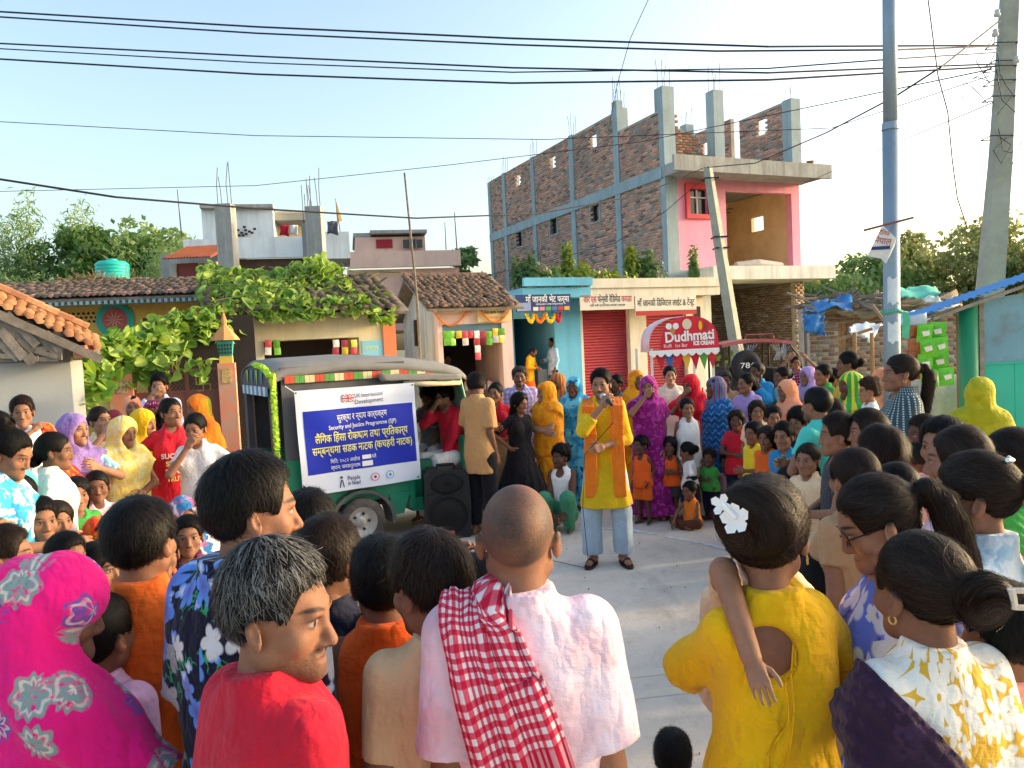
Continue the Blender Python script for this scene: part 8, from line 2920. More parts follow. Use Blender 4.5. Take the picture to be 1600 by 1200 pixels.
succ = person('girl in red T-shirt printed with white and yellow words', 264, 621, 6.3, 150, 'f', 'b', 'pony', head=(-25, -3, 0), arms=('back', 'hip'), wear=[('tee', RED), ('pants', NAVY)], group=G)
person('young man in a pale shirt standing before the steel gate', 248, 586, 8.6, 170, 'm', 'a', 'quiff', head=(0, 0, 0), arms=('down', 'mouth'), wear=[('shirt', K('pale_lilac_shirt', '#d8cce0')), ('pants', JEAND)], group=G)
person('woman in an orange and olive veil beside the lantern pillar', 309, 616, 7.1, 200, 'f', 'c', 'lowbun', head=(20, 0, 0), wear=veil(OGHOOD), group=G)
person('girl in white T-shirt pointing her arm toward the rickshaw', 303, 645, 6.0, 170, 'f', 'b', 'bun', head=(10, 8, 0), arms=(((.34, .1, .19), (.1, -.3, -1), 25), 'chin'), wear=[('tee', WHT, {'hem': -.03}), ('pants', NAVY)], group=G)
person('girl in an aqua dress with a frilled sleeve', 30, 740, 4.1, 150, 'c', 'b', 'pony', arms=('down', 'belly'), wear=[('dress', AQUAD, {'hem': -.2, 'so': .03})], group=G)
boyb = person('small boy in sky blue T-shirt with a yellow balloon print', 60, 778, 3.85, 130, 'c', 'b', 'short', arms=('down', 'down'), wear=[('tee', SKYB), ('shorts', JEAND)], group=G)
person('child half hidden behind the boy in sky blue', 84, 782, 4.2, 120, 'c', 'b', 'girl', 'brown', wear=[('tee', PEACH), ('shorts', RED)], group=G)
person('boy in grey with face in profile at the left edge', 3, 826, 3.0, 70, 'c', 'b', 'short', 'brown', wear=[('tee', GREYT), ('shorts', NAVY)], group=G)
person('shaven headed child in orange at the bottom left edge', -2, 890, 2.35, 80, 'c', 'c', 'crop', wear=[('tee', ORG)], group=G)
person('seated woman in an orange veil and red sari looking down', 152, 806, 4.6, 150, 'f', 'd', 'lowbun', pose='sit', head=(10, 25, 0), arms=('lap', 'lap'), wear=[('lungi', K('red_sari', '#c41c24')), ('hood', ORED, {'cape_t': .9})], group=G)
person('seated child in profile in front of the red sari woman', 148, 848, 3.7, 100, 'c', 'b', 'girl', pose='sit', arms=('lap', 'lap'), wear=[('tee', ORG), ('pants', RED)], group=G)
gls = person('seated woman with glasses in a blue and pink printed veil', 284, 776, 5.0, 160, 'f', 'b', 'lowbun', pose='sit', head=(-25, 0, 0), arms=('lap', 'lap'), wear=[('lungi', PBLU), ('hood', PBLU, {'cape_t': .9})], group=G)
person('seated boy in maroon striped T-shirt with arms on his knees', 291, 806, 4.5, 165, 'c', 'b', 'short', pose='squat', head=(-10, -5, 0), arms=('knee', (((.0), .17, .12), (.9, .1, -.5), 30)), wear=[('tee', MSTR), ('pants', K('cream_trousers', '#d8cdb4'))], group=G)
person('squatting child in dark clothes behind the striped boy', 262, 800, 5.3, 150, 'c', 'c', 'mop', pose='squat', arms=('knee', 'knee'), wear=[('tee', GREYT), ('pants', NAVY)], group=G)
for a in (('woman in a maroon veil between the drinking woman and the yellow sari', 176, 640, 7.0, 140, 'cap', MAROON, 'hood'), ('child in green squeezed beside the checked skirt', 118, 745, 4.9, 140, 'girl', GRN, 'stand'), ('girl in rose standing before the purple dupatta', 150, 735, 5.3, 150, 'pony', PINKT, 'stand'),
   ('boy in orange sitting beside the veiled woman with glasses', 252, 832, 4.2, 150, 'short', ORG, 'squat'), ('small boy in teal at the foot of the aqua dress girl', 100, 832, 3.5, 110, 'short', TEAL_T, 'stand'), ('woman in a coral veil near the plain salmon pillar', 205, 618, 7.9, 150, 'cap', PHOOD, 'hood')):
 w_k = [('tee', a[6]), ('pants', NAVY)] if a[7] != 'hood' else veil(a[6])
 person(a[0], a[1], a[2], a[3], a[4], 'f' if a[7] == 'hood' else 'c', random.choice('bc'), a[5], pose=a[7] if a[7] != 'hood' else 'stand', arms=('knee', 'knee') if a[7] == 'squat' else ('down', 'belly'), wear=w_k, group=G)
# ============================================================ centre, before and beside the rickshaw
G = 'crowd in the middle'
person('dark haired youth sitting inside the rickshaw front', 668, 604, 8.95, 190, 'm', 'b', 'mop', pose='chair', seat=.78, arms=('lap', 'chin'), wear=[('tee', K('grey_print_tee', '#8a8a8c')), ('pants', WHT)], head=(10, 12, 0), group=G)
person('young man in a red kurta sitting on the rickshaw side, hand at his mouth', 693, 603, 8.5, 222, 'm', 'a', 'short', pose='chair', seat=.74, lean=6, head=(25, 6, 0), arms=('lap', 'mouth'), wear=[('kurta', CRIM, {'hem': -.06}), ('pants', WHT, {'o': .02})], group=G)
person('young man in a tan T-shirt with bowed head, seen from behind', 742, 582, 7.95, 35, 'm', 'c', 'quiff', 'brown', head=(-45, 28, 0), arms=('front', 'down'), wear=[('tee', TAN, {'hem': -.11, 'sl': .85, 'so': .03}), ('pants', BLK, {'o': .02})], group=G)
person('woman in a red blouse and beige skirt behind the tan T-shirt man', 774, 598, 8.8, 190, 'f', 'b', 'bun', arms=('hip', 'down'), head=(10, 0, 0), wear=[('blouse', RED, {'hem': .02}), ('skirt', BEIG)], group=G)
person('grey haired man with a moustache in a lilac plaid shirt', 811, 572, 9.2, 180, 'm', 'c', 'short', 'half', arms=('down', 'down'), fat=1.1, wear=[('shirt', PLAID), ('pants', JEAND)], group=G)
person('long haired girl in a black dress', 812, 612, 8.3, 150, 'f', 'c', 'long', head=(-15, 8, 0), arms=('down', 'hip'), wear=[('dress', BLK, {'hem': -.3, 'sl': .9}), ('pants', BLK)], group=G)
person('woman in an orange sari with folded arms and red blouse', 853, 596, 8.5, 215, 'f', 'a', 'lowbun', head=(35, 0, 0), fat=1.12, arms=('cross', 'crossb'), wear=[('skirt', OSARI), ('blouse', RED), ('hood', OSARI, {'cape_t': .25, 'hem': -.04})], group=G)
person('woman in a red and green striped veil behind the orange sari', 869, 582, 9.5, 210, 'f', 'c', 'lowbun', head=(15, 12, 0), wear=veil(REDGR, MSARI), group=G)
person('woman in a turquoise printed sari with a stern look', 896, 588, 8.9, 190, 'f', 'd', 'lowbun', fat=1.15, head=(10, 2, 0), wear=[('skirt', TSARI), ('blouse', MAROON), ('hood', TSARI, {'cape_t': .5, 'hem': -.1})], group=G)
person('man in a white vest and green lungi sitting on the ground', 876, 697, 7.95, 200, 'm', 'd', 'curly', pose='squat', head=(25, -2, 0), arms=('knee', 'lap'), wear=[('tank', WHT), ('lungi', GLUNG)], group=G)
person('child in a pale shirt carried behind the speaker', 963, 586, 9.4, 230, 'c', 'c', 'short', H=.95, z0=.72, arms=('down', 'shoulder'), wear=[('tee', LBS), ('pants', JEAN)], group=G, vox=.011)
person('woman with dark hair and red top mostly hidden behind the speaker', 948, 600, 9.3, 180, 'f', 'c', 'bun', wear=[('dress', CRIM)], group=G)
person('woman in an orange veil standing behind the magenta sari', 994, 577, 9.2, 170, 'f', 'c', 'lowbun', head=(-5, 0, 0), wear=veil(OSARI), group=G)
person('woman in a magenta sari covering her mouth with her hand', 1012, 587, 8.2, 195, 'f', 'b', 'lowbun', arms=('down', 'mouth'), fat=1.1, wear=[('skirt', MSARI), ('blouse', TEAL_T), ('hood', MSARI, {'cape_t': .55, 'hem': -.08, 'fw': .0})], group=G)
person('young woman in white with tied hair behind the red veil', 1046, 571, 9.5, 185, 'f', 'e', 'bun', wear=[('dress', OFFW)], group=G)
person('woman in a scarlet veil drawn low over her face', 1077, 584, 9.0, 215, 'f', 'c', 'lowbun', head=(15, 10, 0), arms=('down', 'chin'), wear=veil(RSARI, None, fw=.02), group=G)
person('girl in a white sleeveless top standing in front of the blue sari', 1073, 621, 8.15, 180, 'f', 'b', 'pony', arms=('down', 'down'), wear=[('tank', WHT, {'o': .014, 'scoop': .3}), ('skirt', K('khaki_skirt', '#b0a078'))], group=G)
person('old woman in a blue batik sari and red blouse turned to the speaker', 1118, 588, 8.4, 235, 'f', 'd', 'lowbun', 'half', head=(25, 0, 0), fat=1.15, arms=('down', 'down'), wear=[('skirt', BSARI), ('blouse', CRIM), ('drape', BSARI, {'c': .2}), ('hood', BVEIL, {'cape': False})], group=G)
person('small child in an orange vest and shorts beside the speaker', 1001, 680, 8.0, 215, 'c', 'd', 'short', head=(20, 0, 0), arms=('down', 'down'), wear=[('tank', TANKO), ('shorts', ORG)], group=G)
person('small child in an orange vest with hands together', 1046, 682, 8.1, 200, 'c', 'd', 'girl', arms=('belly', 'belly'), wear=[('tank', TANKO), ('shorts', GREYT)], group=G)
person('small girl in white turned away to the orange vest child', 1072, 690, 8.0, 290, 'c', 'c', 'bun', head=(0, 10, 0), arms=('hip', 'front'), wear=[('shirt', WHT, {'sl': 1.2}), ('skirt', NAVY, {'hemz': .25})], group=G)
girl_c = person('girl in orange sitting cross-legged and marking the chalk line', 1077, 750, 7.75, 225, 'c', 'c', 'bun', pose='sit', head=(10, 0, 0), lean=4, arms=('lap', ((.12, .34, -.03), (.5, .4, .6), 35)), wear=[('tank', K('orange_frock', '#f08028'), {'scoop': .3}), ('pants', K('brown_leggings', '#5a3020'))], group=G)
person('seated person in pink with tangled hair behind the sitting girl', 1138, 706, 8.1, 230, 'f', 'd', 'curly', pose='sit', arms=('lap', 'lap'), wear=[('tee', K('dusty_pink', '#c88a94')), ('lungi', MAROON)], group=G)
person('girl in lavender with her hair tied back', 1166, 582, 8.6, 215, 'f', 'b', 'lowbun', head=(30, 0, 0), arms=('down', 'belly'), wear=[('dress', LAV)], group=G)
person('man with short hair half hidden behind the blue batik sari', 1132, 580, 9.4, 190, 'm', 'd', 'short', 'half', wear=[('tee', BEIG)], group=G)
person('dark skinned man in a blue shirt at the back', 1183, 565, 9.4, 215, 'm', 'd', 'crop', 'half', arms=('chin', 'cross'), head=(20, 0, 0), wear=[('shirt', BLUJ), ('pants', JEAND)], group=G)
person('woman in a peach veil seen from the side', 1228, 593, 8.3, 250, 'f', 'c', 'lowbun', head=(10, 6, 0), fat=1.1, wear=[('skirt', GRN), ('hood', PHOOD, {'cape_t': .6})], group=G)
person('woman with a hair bun in teal behind the peach veil', 1222, 572, 9.2, 255, 'f', 'c', 'bun', wear=[('dress', K('teal_grey_cotton', '#7fb0b0'))], group=G)
cam_w = person('woman with glasses taking a photograph in the distance', 1243, 555, 12.5, 190, 'f', 'b', 'bun', arms=('up', 'up'), wear=[('dress', MAGPR), ('skirt', CRIM), ('scarf', WHT)], group=G)
person('girl with straight hair and a serious face behind the yellow T-shirt child', 1182, 624, 7.6, 190, 'c', 'b', 'girl', 'brown', wear=[('tee', PEACH)], group=G)
person('boy with neat black hair looking straight at the camera', 1207, 634, 7.2, 185, 'c', 'b', 'short', wear=[('tee', ORG)], group=G)
person('child in a bright yellow T-shirt turned to the left', 1178, 658, 7.0, 240, 'c', 'c', 'short', arms=('front', 'down'), wear=[('tee', YTEE), ('shorts', NAVY)], group=G)
person('toddler in orange between the yellow and blue T-shirts', 1198, 664, 6.6, 225, 'c', 'c', 'girl', 'brown', wear=[('tee', ORG)], group=G)
person('boy in a blue T-shirt with black hair', 1224, 660, 6.2, 215, 'c', 'b', 'short', head=(10, 4, 0), wear=[('tee', DTEAL), ('shorts', NAVY)], group=G)
person('dark haired child between the blue and aqua T-shirts', 1248, 638, 6.4, 230, 'c', 'b', 'mop', wear=[('tee', NAVY)], group=G)
for a in (('child in a red frock squeezed in front of the lavender girl', 1150, 640, 8.0, 200, 'girl', RED, 'stand'), ('little boy in green at the feet of the batik sari', 1108, 700, 8.0, 215, 'short', GRN, 'stand'), ('toddler in white sitting behind the seated pink person', 1160, 722, 8.0, 200, 'crop', WHT, 'sit'),
   ('child in maroon squatting beside the yellow T-shirt', 1190, 715, 7.0, 220, 'short', MAROON, 'squat'), ('small child in rose sitting before the blue T-shirt boy', 1232, 728, 6.0, 230, 'girl', CRIM, 'squat'), ('girl in a peach frock standing in front of the aqua T-shirt', 1262, 690, 5.0, 225, 'pony', PEACH, 'stand'),
   ('boy in dark blue beside the clasped hands boy', 1330, 690, 4.4, -110, 'short', NAVY, 'stand'), ('girl in mint behind the ponytail and glasses', 1440, 690, 4.0, -70, 'pony', TEAL_T, 'stand'), ('boy in saffron behind the pink T-shirt boy', 1445, 648, 4.6, -90, 'short', SAFF, 'stand'), ('woman in a lilac veil in the back row at right', 1262, 572, 9.4, -120, 'cap', LAV, 'hood'), ('woman in a coral veil behind the baby', 1378, 575, 7.6, -110, 'cap', PHOOD, 'hood')):
 w_k = [('tee', a[6]), ('pants', NAVY)] if a[7] != 'hood' else veil(a[6])
 person(a[0], a[1], a[2], a[3], a[4], 'f' if a[7] == 'hood' else 'c', random.choice('bcd'), a[5], random.choice(('black', 'brown')), pose=a[7] if a[7] != 'hood' else 'stand', arms=('knee', 'knee') if a[7] in ('sit', 'squat') else ('down', 'belly'), wear=w_k, group=G)
person('old man in yellow and orange cloth bending at the blue shop', 835, 541, 19.7, 120, 'm', 'c', 'crop', 'gray', z0=.42, lean=10, head=(-10, 20, 0), arms=('front', 'front'), wear=[('kurta', K('bright_yellow_kurta', '#f2ac0c'), {'hem': -.1}), ('skirt', K('orange_dhoti', '#f26a10'))])
person('man in a light blue shirt standing at the blue shop', 863, 528, 20.0, 250, 'm', 'd', 'short', z0=.42, arms=('down', 'front'), wear=[('shirt', LBS), ('pants', JEAND)])
person('shopkeeper sitting in the dark of the tiled shop', 699, 553, 17.6, 170, 'm', 'd', 'short', pose='chair', seat=.9, wear=[('tee', NAVY), ('pants', NAVY)])
# ============================================================ right group
G = 'crowd on the right'
person('boy in an aqua T-shirt and maroon shorts seen from behind', 1277, 605, 5.2, -35, 'm', 'b', 'crop', arms=('belly', 'cross'), wear=[('tee', TEAL_T, {'hem': -.09}), ('shorts', MAROON)], group=G)
person('boy partly hidden to the right of the aqua T-shirt', 1297, 622, 5.9, -60, 'c', 'a', 'short', 'brown', wear=[('tee', PEACH)], group=G)
person('boy in a charcoal shirt with his hands clasped, facing left', 1311, 648, 4.3, -75, 'c', 'b', 'short', 'brown', arms=('belly', 'belly'), wear=[('tee', GREYT), ('shorts', NAVY)], group=G)
person('boy with wavy hair facing left in a pink top', 1357, 641, 4.2, -80, 'c', 'b', 'short', 'brown', wear=[('tee', K('rose_tee', '#e8a0a8'))], group=G)
person('boy with round dark hair seen from behind left', 1378, 674, 3.55, -40, 'c', 'b', 'mop', 'brown', wear=[('tee', OFFW)], group=G)
person('woman at the back with dark hair facing left', 1286, 568, 8.4, -110, 'f', 'b', 'lowbun', wear=[('dress', GRN)], group=G)
person('person in the back row between two dark haired women', 1303, 575, 8.8, -120, 'f', 'b', 'bun', wear=[('dress', OFFW)], group=G)
person('tall woman with a bun in the back row facing left', 1325, 550, 7.8, -75, 'f', 'c', 'bun', wear=[('dress', K('ochre_cotton', '#c8a030'))], group=G)
person('woman in a green and yellow veil holding a baby', 1330, 580, 6.6, -100, 'f', 'd', 'lowbun', arms=('hold', 'hold'), wear=[('skirt', GRN), ('blouse', CRIM), ('hood', GRYEL, {'cape_t': .3, 'hem': .05})], group=G)
person('curly haired baby in white held at the shoulder', 1358, 592, 6.3, -85, 'c', 'a', 'curly', 'light', H=.78, z0=.92, arms=('front', 'down'), wear=[('dress', WHT)], group=G, vox=.009)
pony = person('girl with a long sunlit ponytail in a grey stitched kurta', 1408, 552, 5.0, -82, 'f', 'b', 'longpony', 'brown', z0=.0, arms=('belly', 'down'), wear=[('dress', KANTHA, {'hem': -.3, 'sl': 1.6}), ('pants', JEAND)], group=G)
person('woman in an olive gold sari with her back turned by the kiosk', 1532, 588, 5.5, 20, 'f', 'b', 'lowbun', head=(35, 0, 0), fat=1.2, arms=(((.32, .12, .24), (.3, -.2, -1), 20), 'down'), wear=[('skirt', OLIVE), ('hood', OLIVE, {'cape_t': .8, 'hem': -.1})], group=G)
person('boy in a pink T-shirt with folded arms', 1474, 652, 3.3, -120, 'c', 'b', 'short', arms=('cross', 'crossb'), wear=[('tee', K('salmon_tee', '#f2a896'))], group=G)
person('girl with centre parted hair seen from behind', 1335, 697, 2.85, -15, 'f', 'b', 'lowbun', 'brown', wear=[('dress', BEIG)], group=G)
person('girl with a red clip and braid seen from behind', 1400, 722, 2.9, -10, 'f', 'b', 'braid', wear=[('dress', OFFW)], group=G)
person('girl with smooth black hair turned left near the right edge', 1500, 664, 2.6, -60, 'f', 'b', 'lowbun', 'brown', wear=[('dress', PINKT)], group=G)
person('woman in green and orange at the right edge with a low bun', 1580, 670, 2.7, -40, 'f', 'c', 'lowbun', 'brown', wear=[('blouse', K('coral_print', '#e8704a', 'leafy', '#f0b080'), {'hem': -.05}), ('skirt', GRN), ('drape', GRN)], group=G)
spec = person('girl with black glasses in a blue floral dress looking down', 1347, 734, 1.95, -72, 'f', 'a', 'bigpony', 'brown', head=(-5, 22, 0), arms=('front', 'down'), wear=[('dress', BFLOR, {'sl': .9, 'so': .03})], group=G)
red_p = person('girl with a ponytail in a red hair band and silver clip', 1522, 703, 2.0, -45, 'f', 'b', 'longpony', 'brown', head=(-15, 3, 0), wear=[('dress', K('white_mint_print', '#d8e4e8', 'leafy', '#b8d4dc'))], group=G)
plum = person('woman with a claw clip, plum shawl and yellow floral kurti', 1438, 828, 1.54, -12, 'f', 'c', 'clawbun', 'brown', head=(-8, 4, 0), wear=[('dress', DAISY, {'sl': .95, 'so': .025, 'hem': -.28}), ('drape', PURP, {'o': .03, 'c': .14, 'lt': .95, 'hem': -.2})], group=G, wrk=1.2)
person('dark haired child in peach at the right edge', 1572, 912, 1.6, -20, 'c', 'b', 'short', H=.95, z0=.5, wear=[('tee', K('rosy_tee', '#f0a08c'))], group=G)
kur = person('woman in a golden yellow kurti with a white flower clip in her bun', 1190, 752, 1.86, -14, 'f', 'b', 'bigbun', 'brown', head=(42, 6, -4), arms=(((-.05, .15, .15), (.1, .6, -.6), 40), ((.07, .13, .10), (1.2, -.3, -.3), 40)), wear=[('kurta', YELK, {'hem': -.26, 'sl': .95, 'so': .018, 'flare': .06, 'loose': .35, 'keyhole': ((-.048, -.115, .425), (.060, .08, .056)), 'o': .022})], group=G, wrk=2.0, hs=1.1)
person('child looking over the edge at the bottom of the picture', 1050, 1142, 2.75, 10, 'c', 'c', 'short', pose='sit', wear=[('tee', GREYT), ('pants', NAVY)], group=G)
person('child with reddish hair crouching beyond the yellow kurti', 1287, 872, 2.9, -20, 'c', 'b', 'mop', wear=[('tee', OFFW)], group=G)
# ============================================================ foreground left and middle
G = 'onlookers in the foreground'
pink = person('woman in a bright pink printed sari drawn over her head', 82, 868, 1.66, 40, 'f', 'c', 'lowbun', head=(15, 10, 0), arms=('down', ((.10, .2, .08), (.8, -.4, -.5), 35)), wear=[('skirt', PSARI), ('hood', PSARI, {'cape_t': .98, 'hem': -.12, 'o': .03})], group=G, wrk=2.2)
person('girl in a lilac frock between the pink sari and the floral shirt', 148, 925, 1.95, 20, 'c', 'c', 'lowbun', wear=[('dress', K('lilac_frock', '#e0b4d4'), {'so': .035})], group=G)
person('boy in an orange T-shirt with cropped hair seen from behind', 213, 780, 2.1, 5, 'm', 'b', 'short', head=(5, 0, 0), wear=[('tee', K('burnt_orange_tee', '#e0661c')), ('pants', JEAND)], group=G)
nav = person('man in a navy floral shirt with black hair looking right', 385, 713, 1.72, 30, 'm', 'b', 'short', head=(32, 3, 0), fat=1.1, wear=[('tee', NFLOR, {'sl': .8, 'so': .03, 'hem': -.1}), ('pants', BLK)], group=G, wrk=1.2)
gry = person('grey haired man in a red T-shirt looking back to the right', 428, 852, 1.36, 42, 'm', 'b', 'gray', 'gray', head=(56, 5, 0), wear=[('tee', K('raspberry_tee', '#c41832'), {'sl': .7})], group=G, wrk=1.3)
person('boy seen from behind just right of the navy floral shirt', 481, 778, 2.9, 5, 'm', 'b', 'mop', wear=[('tee', BLK)], group=G)
person('boy in a dark navy T-shirt seen from behind', 510, 810, 2.1, 10, 'm', 'b', 'short', 'brown', head=(15, 5, 0), wear=[('tee', NAVY)], group=G)
person('boy in an orange sleeveless shirt seen from behind', 594, 836, 1.95, -3, 'm', 'c', 'short', head=(-6, 3, 0), wear=[('tank', TANKO, {'o': .016, 'scoop': .31})], group=G)
crm = person('boy in a cream T-shirt turning his head to the left', 667, 834, 1.72, -8, 'm', 'b', 'short', 'brown', head=(-38, 6, 0), wear=[('tee', CREAMT, {'sl': .7})], group=G, wrk=1.2)
bald = person('shaven headed man in a pale pink T-shirt with a checked towel on his shoulder', 805, 750, 1.58, 0, 'm', 'b', 'stubble', 'black', head=(3, 0, 0), fat=1.02, wear=[('tee', LPINK, {'sl': .8, 'so': .028, 'hem': -.1})], group=G, wrk=1.4)
person('small child with dark hair beyond the checked towel', 750, 868, 2.3, 0, 'c', 'b', 'short', arms=('up', 'down'), wear=[('tee', NAVY)], group=G)
# ============================================================ small things people wear
def surf(inf, x, z, side=1, o=.03):
 a, b = np.interp(z, inf['PZ'], inf['PA']) + o, np.interp(z, inf['PZ'], inf['PB']) + o
 ch = np.interp(.25 * inf['H'], inf['PZ'], inf['PA'])
 b = max(b, np.interp(.22 * inf['H'], inf['PZ'], inf['PB']) + o)
 t = min(abs(x / max(a, ch)), .97)
 y = side * b * (1 - t ** 2.3) ** (1 / 2.3)
 return Vector(inf['T']((x, y, z)))
def print_on(inf, text, z, h, w, mat, o=.036, x0=0.0):
 me = text_mesh(text, h, bold=h * .03)
 xs = [v.co.x for v in me.vertices]
 wd, mid = max(xs) - min(xs), (max(xs) + min(xs)) / 2
 for v in me.vertices: v.co = surf(inf, -(v.co.x - mid) / wd * w + x0, z + v.co.y, 1, o)
 me.materials.clear()
 me.materials.append(mat)
 link(bpy.data.objects.new('print', me), inf['root'])
for t, z, w, mt in (('SUCCESS', .235, .21, T_W), ('SENTI', .195, .15, T_Y), ('SMART', .155, .16, T_W), ('TRUTH', .115, .15, T_Y)):
 print_on(succ, t, z * succ['H'] * .95, .055, w, mt, .072)
def hpt(inf, p): return Vector(inf['hpos']) + Vector((inf['Rh'] @ np.array(p, dtype=np.float64)) * inf['hk'])
def blob(name, mat, inf, fn):
 """patch printed on a garment front"""
 V_ = [fn(0, 0)] + [fn(math.cos(a), math.sin(a)) for a in np.linspace(0, TAU, 15)[:-1]]
 return add_mesh(name, V_, [(0, i, i % 14 + 1) for i in range(1, 15)], mat, inf['root'])
blob('print', T_Y, boyb, lambda u, v: surf(boyb, -.01 + .035 * u, .17 * boyb['H'] + .05 * v, 1, .032))
FRAME = M('black_spectacle_frame', '#141416', .3, 0, 1, 0)
for inf in (spec, gls, cam_w):
 mb = MB()
 for sx in (-1, 1):
  mb.tube([hpt(inf, (sx * .033 + .026 * math.cos(a), .092 - .006 * abs(math.cos(a)), .109 + .021 * math.sin(a))) for a in np.linspace(0, TAU, 17)], .0022, 6, False)
  mb.tube([hpt(inf, (sx * .059, .085, .112)), hpt(inf, (sx * .076, .04, .116)), hpt(inf, (sx * .080, -.005, .118))], .002, 6)
 mb.tube([hpt(inf, (-.008, .096, .112)), hpt(inf, (.008, .096, .112))], .002, 6)
 mb.build('spectacles', FRAME, inf['root'])
GOLD = M('gold', '#d8b060', .3, .1, 5, 0, metal=.8)
for inf in (spec, kur, plum, pony, lav):
 for sx in (-1, 1):
  c = hpt(inf, (sx * .083, -.002, .062))
  ring_mb(c, inf['Rh'] @ np.array([1, 0, 0]), .009, .0022, 12).build('earring', GOLD, inf['root'])
def bangles(inf, nm, n, mats, f0=.05, r0=1.35, t=.0035):
 W, E = Vector(inf['J']['W' + nm]), Vector(inf['J']['E' + nm])
 ax = (E - W).normalized()
 for k in range(n):
  ring_mb(W + ax * (f0 + .014 * k), ax, inf['ar'][2] * (r0 + .03 * k), t, 18).build('bangle', mats[k % len(mats)], inf['root'])
bangles(pink, 'R', 4, [GOLD, M('white_bangle', '#e8d8d0', .3, 0, 1, 0), M('rose_bangle', '#c85a78', .3, 0, 1, 0)])
bangles(succ, 'R', 2, [M('lime_band', '#a8d030', .5, 0, 1, 0)], .03, 1.3, .008)
def petal(inf, c, nrm, ang, L, W, mat, name='petal', parent=None):
 n_ = Vector(nrm).normalized()
 u = n_.orthogonal().normalized()
 w = n_.cross(u)
 d = u * math.cos(ang) + w * math.sin(ang)
 e = n_.cross(d)
 pts_ = [(0, 0, 0), (.35, .45, .12), (.75, .5, .22), (1, 0, .30), (.75, -.5, .22), (.35, -.45, .12)]
 V_ = [hpt(inf, Vector(c) + d * (L * a) + e * (W * b) + n_ * (L * z)) for a, b, z in pts_] + [hpt(inf, Vector(c) + d * (L * .6) + n_ * (L * .10))]
 return add_mesh(name, V_, [(6, i, (i + 1) % 6) for i in range(6)], mat, parent or inf['root'])
WFL = M('white_flower_plastic', '#f2f0e8', .4, .03, 5, 0)
for c, k, sc_ in (((-.022, -.198, .175), 5, 1.0), ((-.052, -.188, .205), 4, .72)):
 for j in range(k): petal(kur, c, (-.25, -1, .25), j * TAU / k + .3, .034 * sc_, .026 * sc_, WFL)
mb = MB().tube([hpt(kur, (-.022, -.205, .178)), hpt(kur, (-.05, -.198, .205))], .006, 6)
mb.build('hair_clip', WFL, kur['root'])
CLAW = M('pearl_claw_clip', '#d8c8b4', .25, .1, 5, 0)
mb = MB()
for dz in (-.016, .016):
 mb.tube([hpt(plum, (.055 + .03 * math.cos(a), -.175 - .028 * math.sin(a), .130 + dz)) for a in np.linspace(.2, 3.2, 10)], .0055, 7)
mb.build('hair_clip', CLAW, plum['root'])
MB().tube([hpt(plum, (.028, -.188, .112)), hpt(plum, (.024, -.188, .150))], .008, 7).build('clip_spine', CLAW, plum['root'])
ring_mb(hpt(red_p, (0, -.128, .138)), red_p['Rh'] @ np.array([0, -1, .1]), .027 * red_p['hk'], .009, 16).build('hair_band', M('red_band', '#c81c38', .7), red_p['root'], True)
MB().tube([hpt(red_p, (-.03, -.085, .215)), hpt(red_p, (.01, -.098, .208)), hpt(red_p, (.03, -.09, .212))], .006, 7).build('hair_clip', M('silver_clip', '#c0c4c8', .25, 0, 1, 0, metal=.8), red_p['root'])
ring_mb(hpt(pony, (0, -.128, .138)), pony['Rh'] @ np.array([0, -1, .1]), .03, .006, 14).build('hair_band', BLKM, pony['root'])
def gamcha_mat():
 m, nt, b = nodes_of('red_white_gingham')
 a = N(nt, 'Attribute')
 a.attribute_name = 'col'
 sp_ = N(nt, 'SeparateColor')
 nt.links.new(a.outputs['Color'], sp_.inputs[0])
 u, v = sp_.outputs[0], sp_.outputs[1]
 s1 = ramp(nt, mth(nt, 'SINE', mth(nt, 'MULTIPLY', u, 88)), -.2, .2)
 s2 = ramp(nt, mth(nt, 'SINE', mth(nt, 'MULTIPLY', v, 215)), -.2, .2)
 end = ramp(nt, v, .735, .74)
 chk = mixc(nt, s1, mixc(nt, s2, (.82, .74, .74), (.70, .10, .15)), mixc(nt, s2, (.70, .10, .15), (.58, .012, .05)))
 st = mixc(nt, s1, (.72, .28, .32), (.55, .01, .045))
 nt.links.new(mixc(nt, end, chk, st), b.inputs['Base Color'])
 b.inputs['Roughness'].default_value = .9
 b.inputs['Specular IOR Level'].default_value = .2
 tc = N(nt, 'TexCoord')
 bump(nt, b, noise(nt, tc.outputs['Object'], 60, 4), .35, .01)
 return m
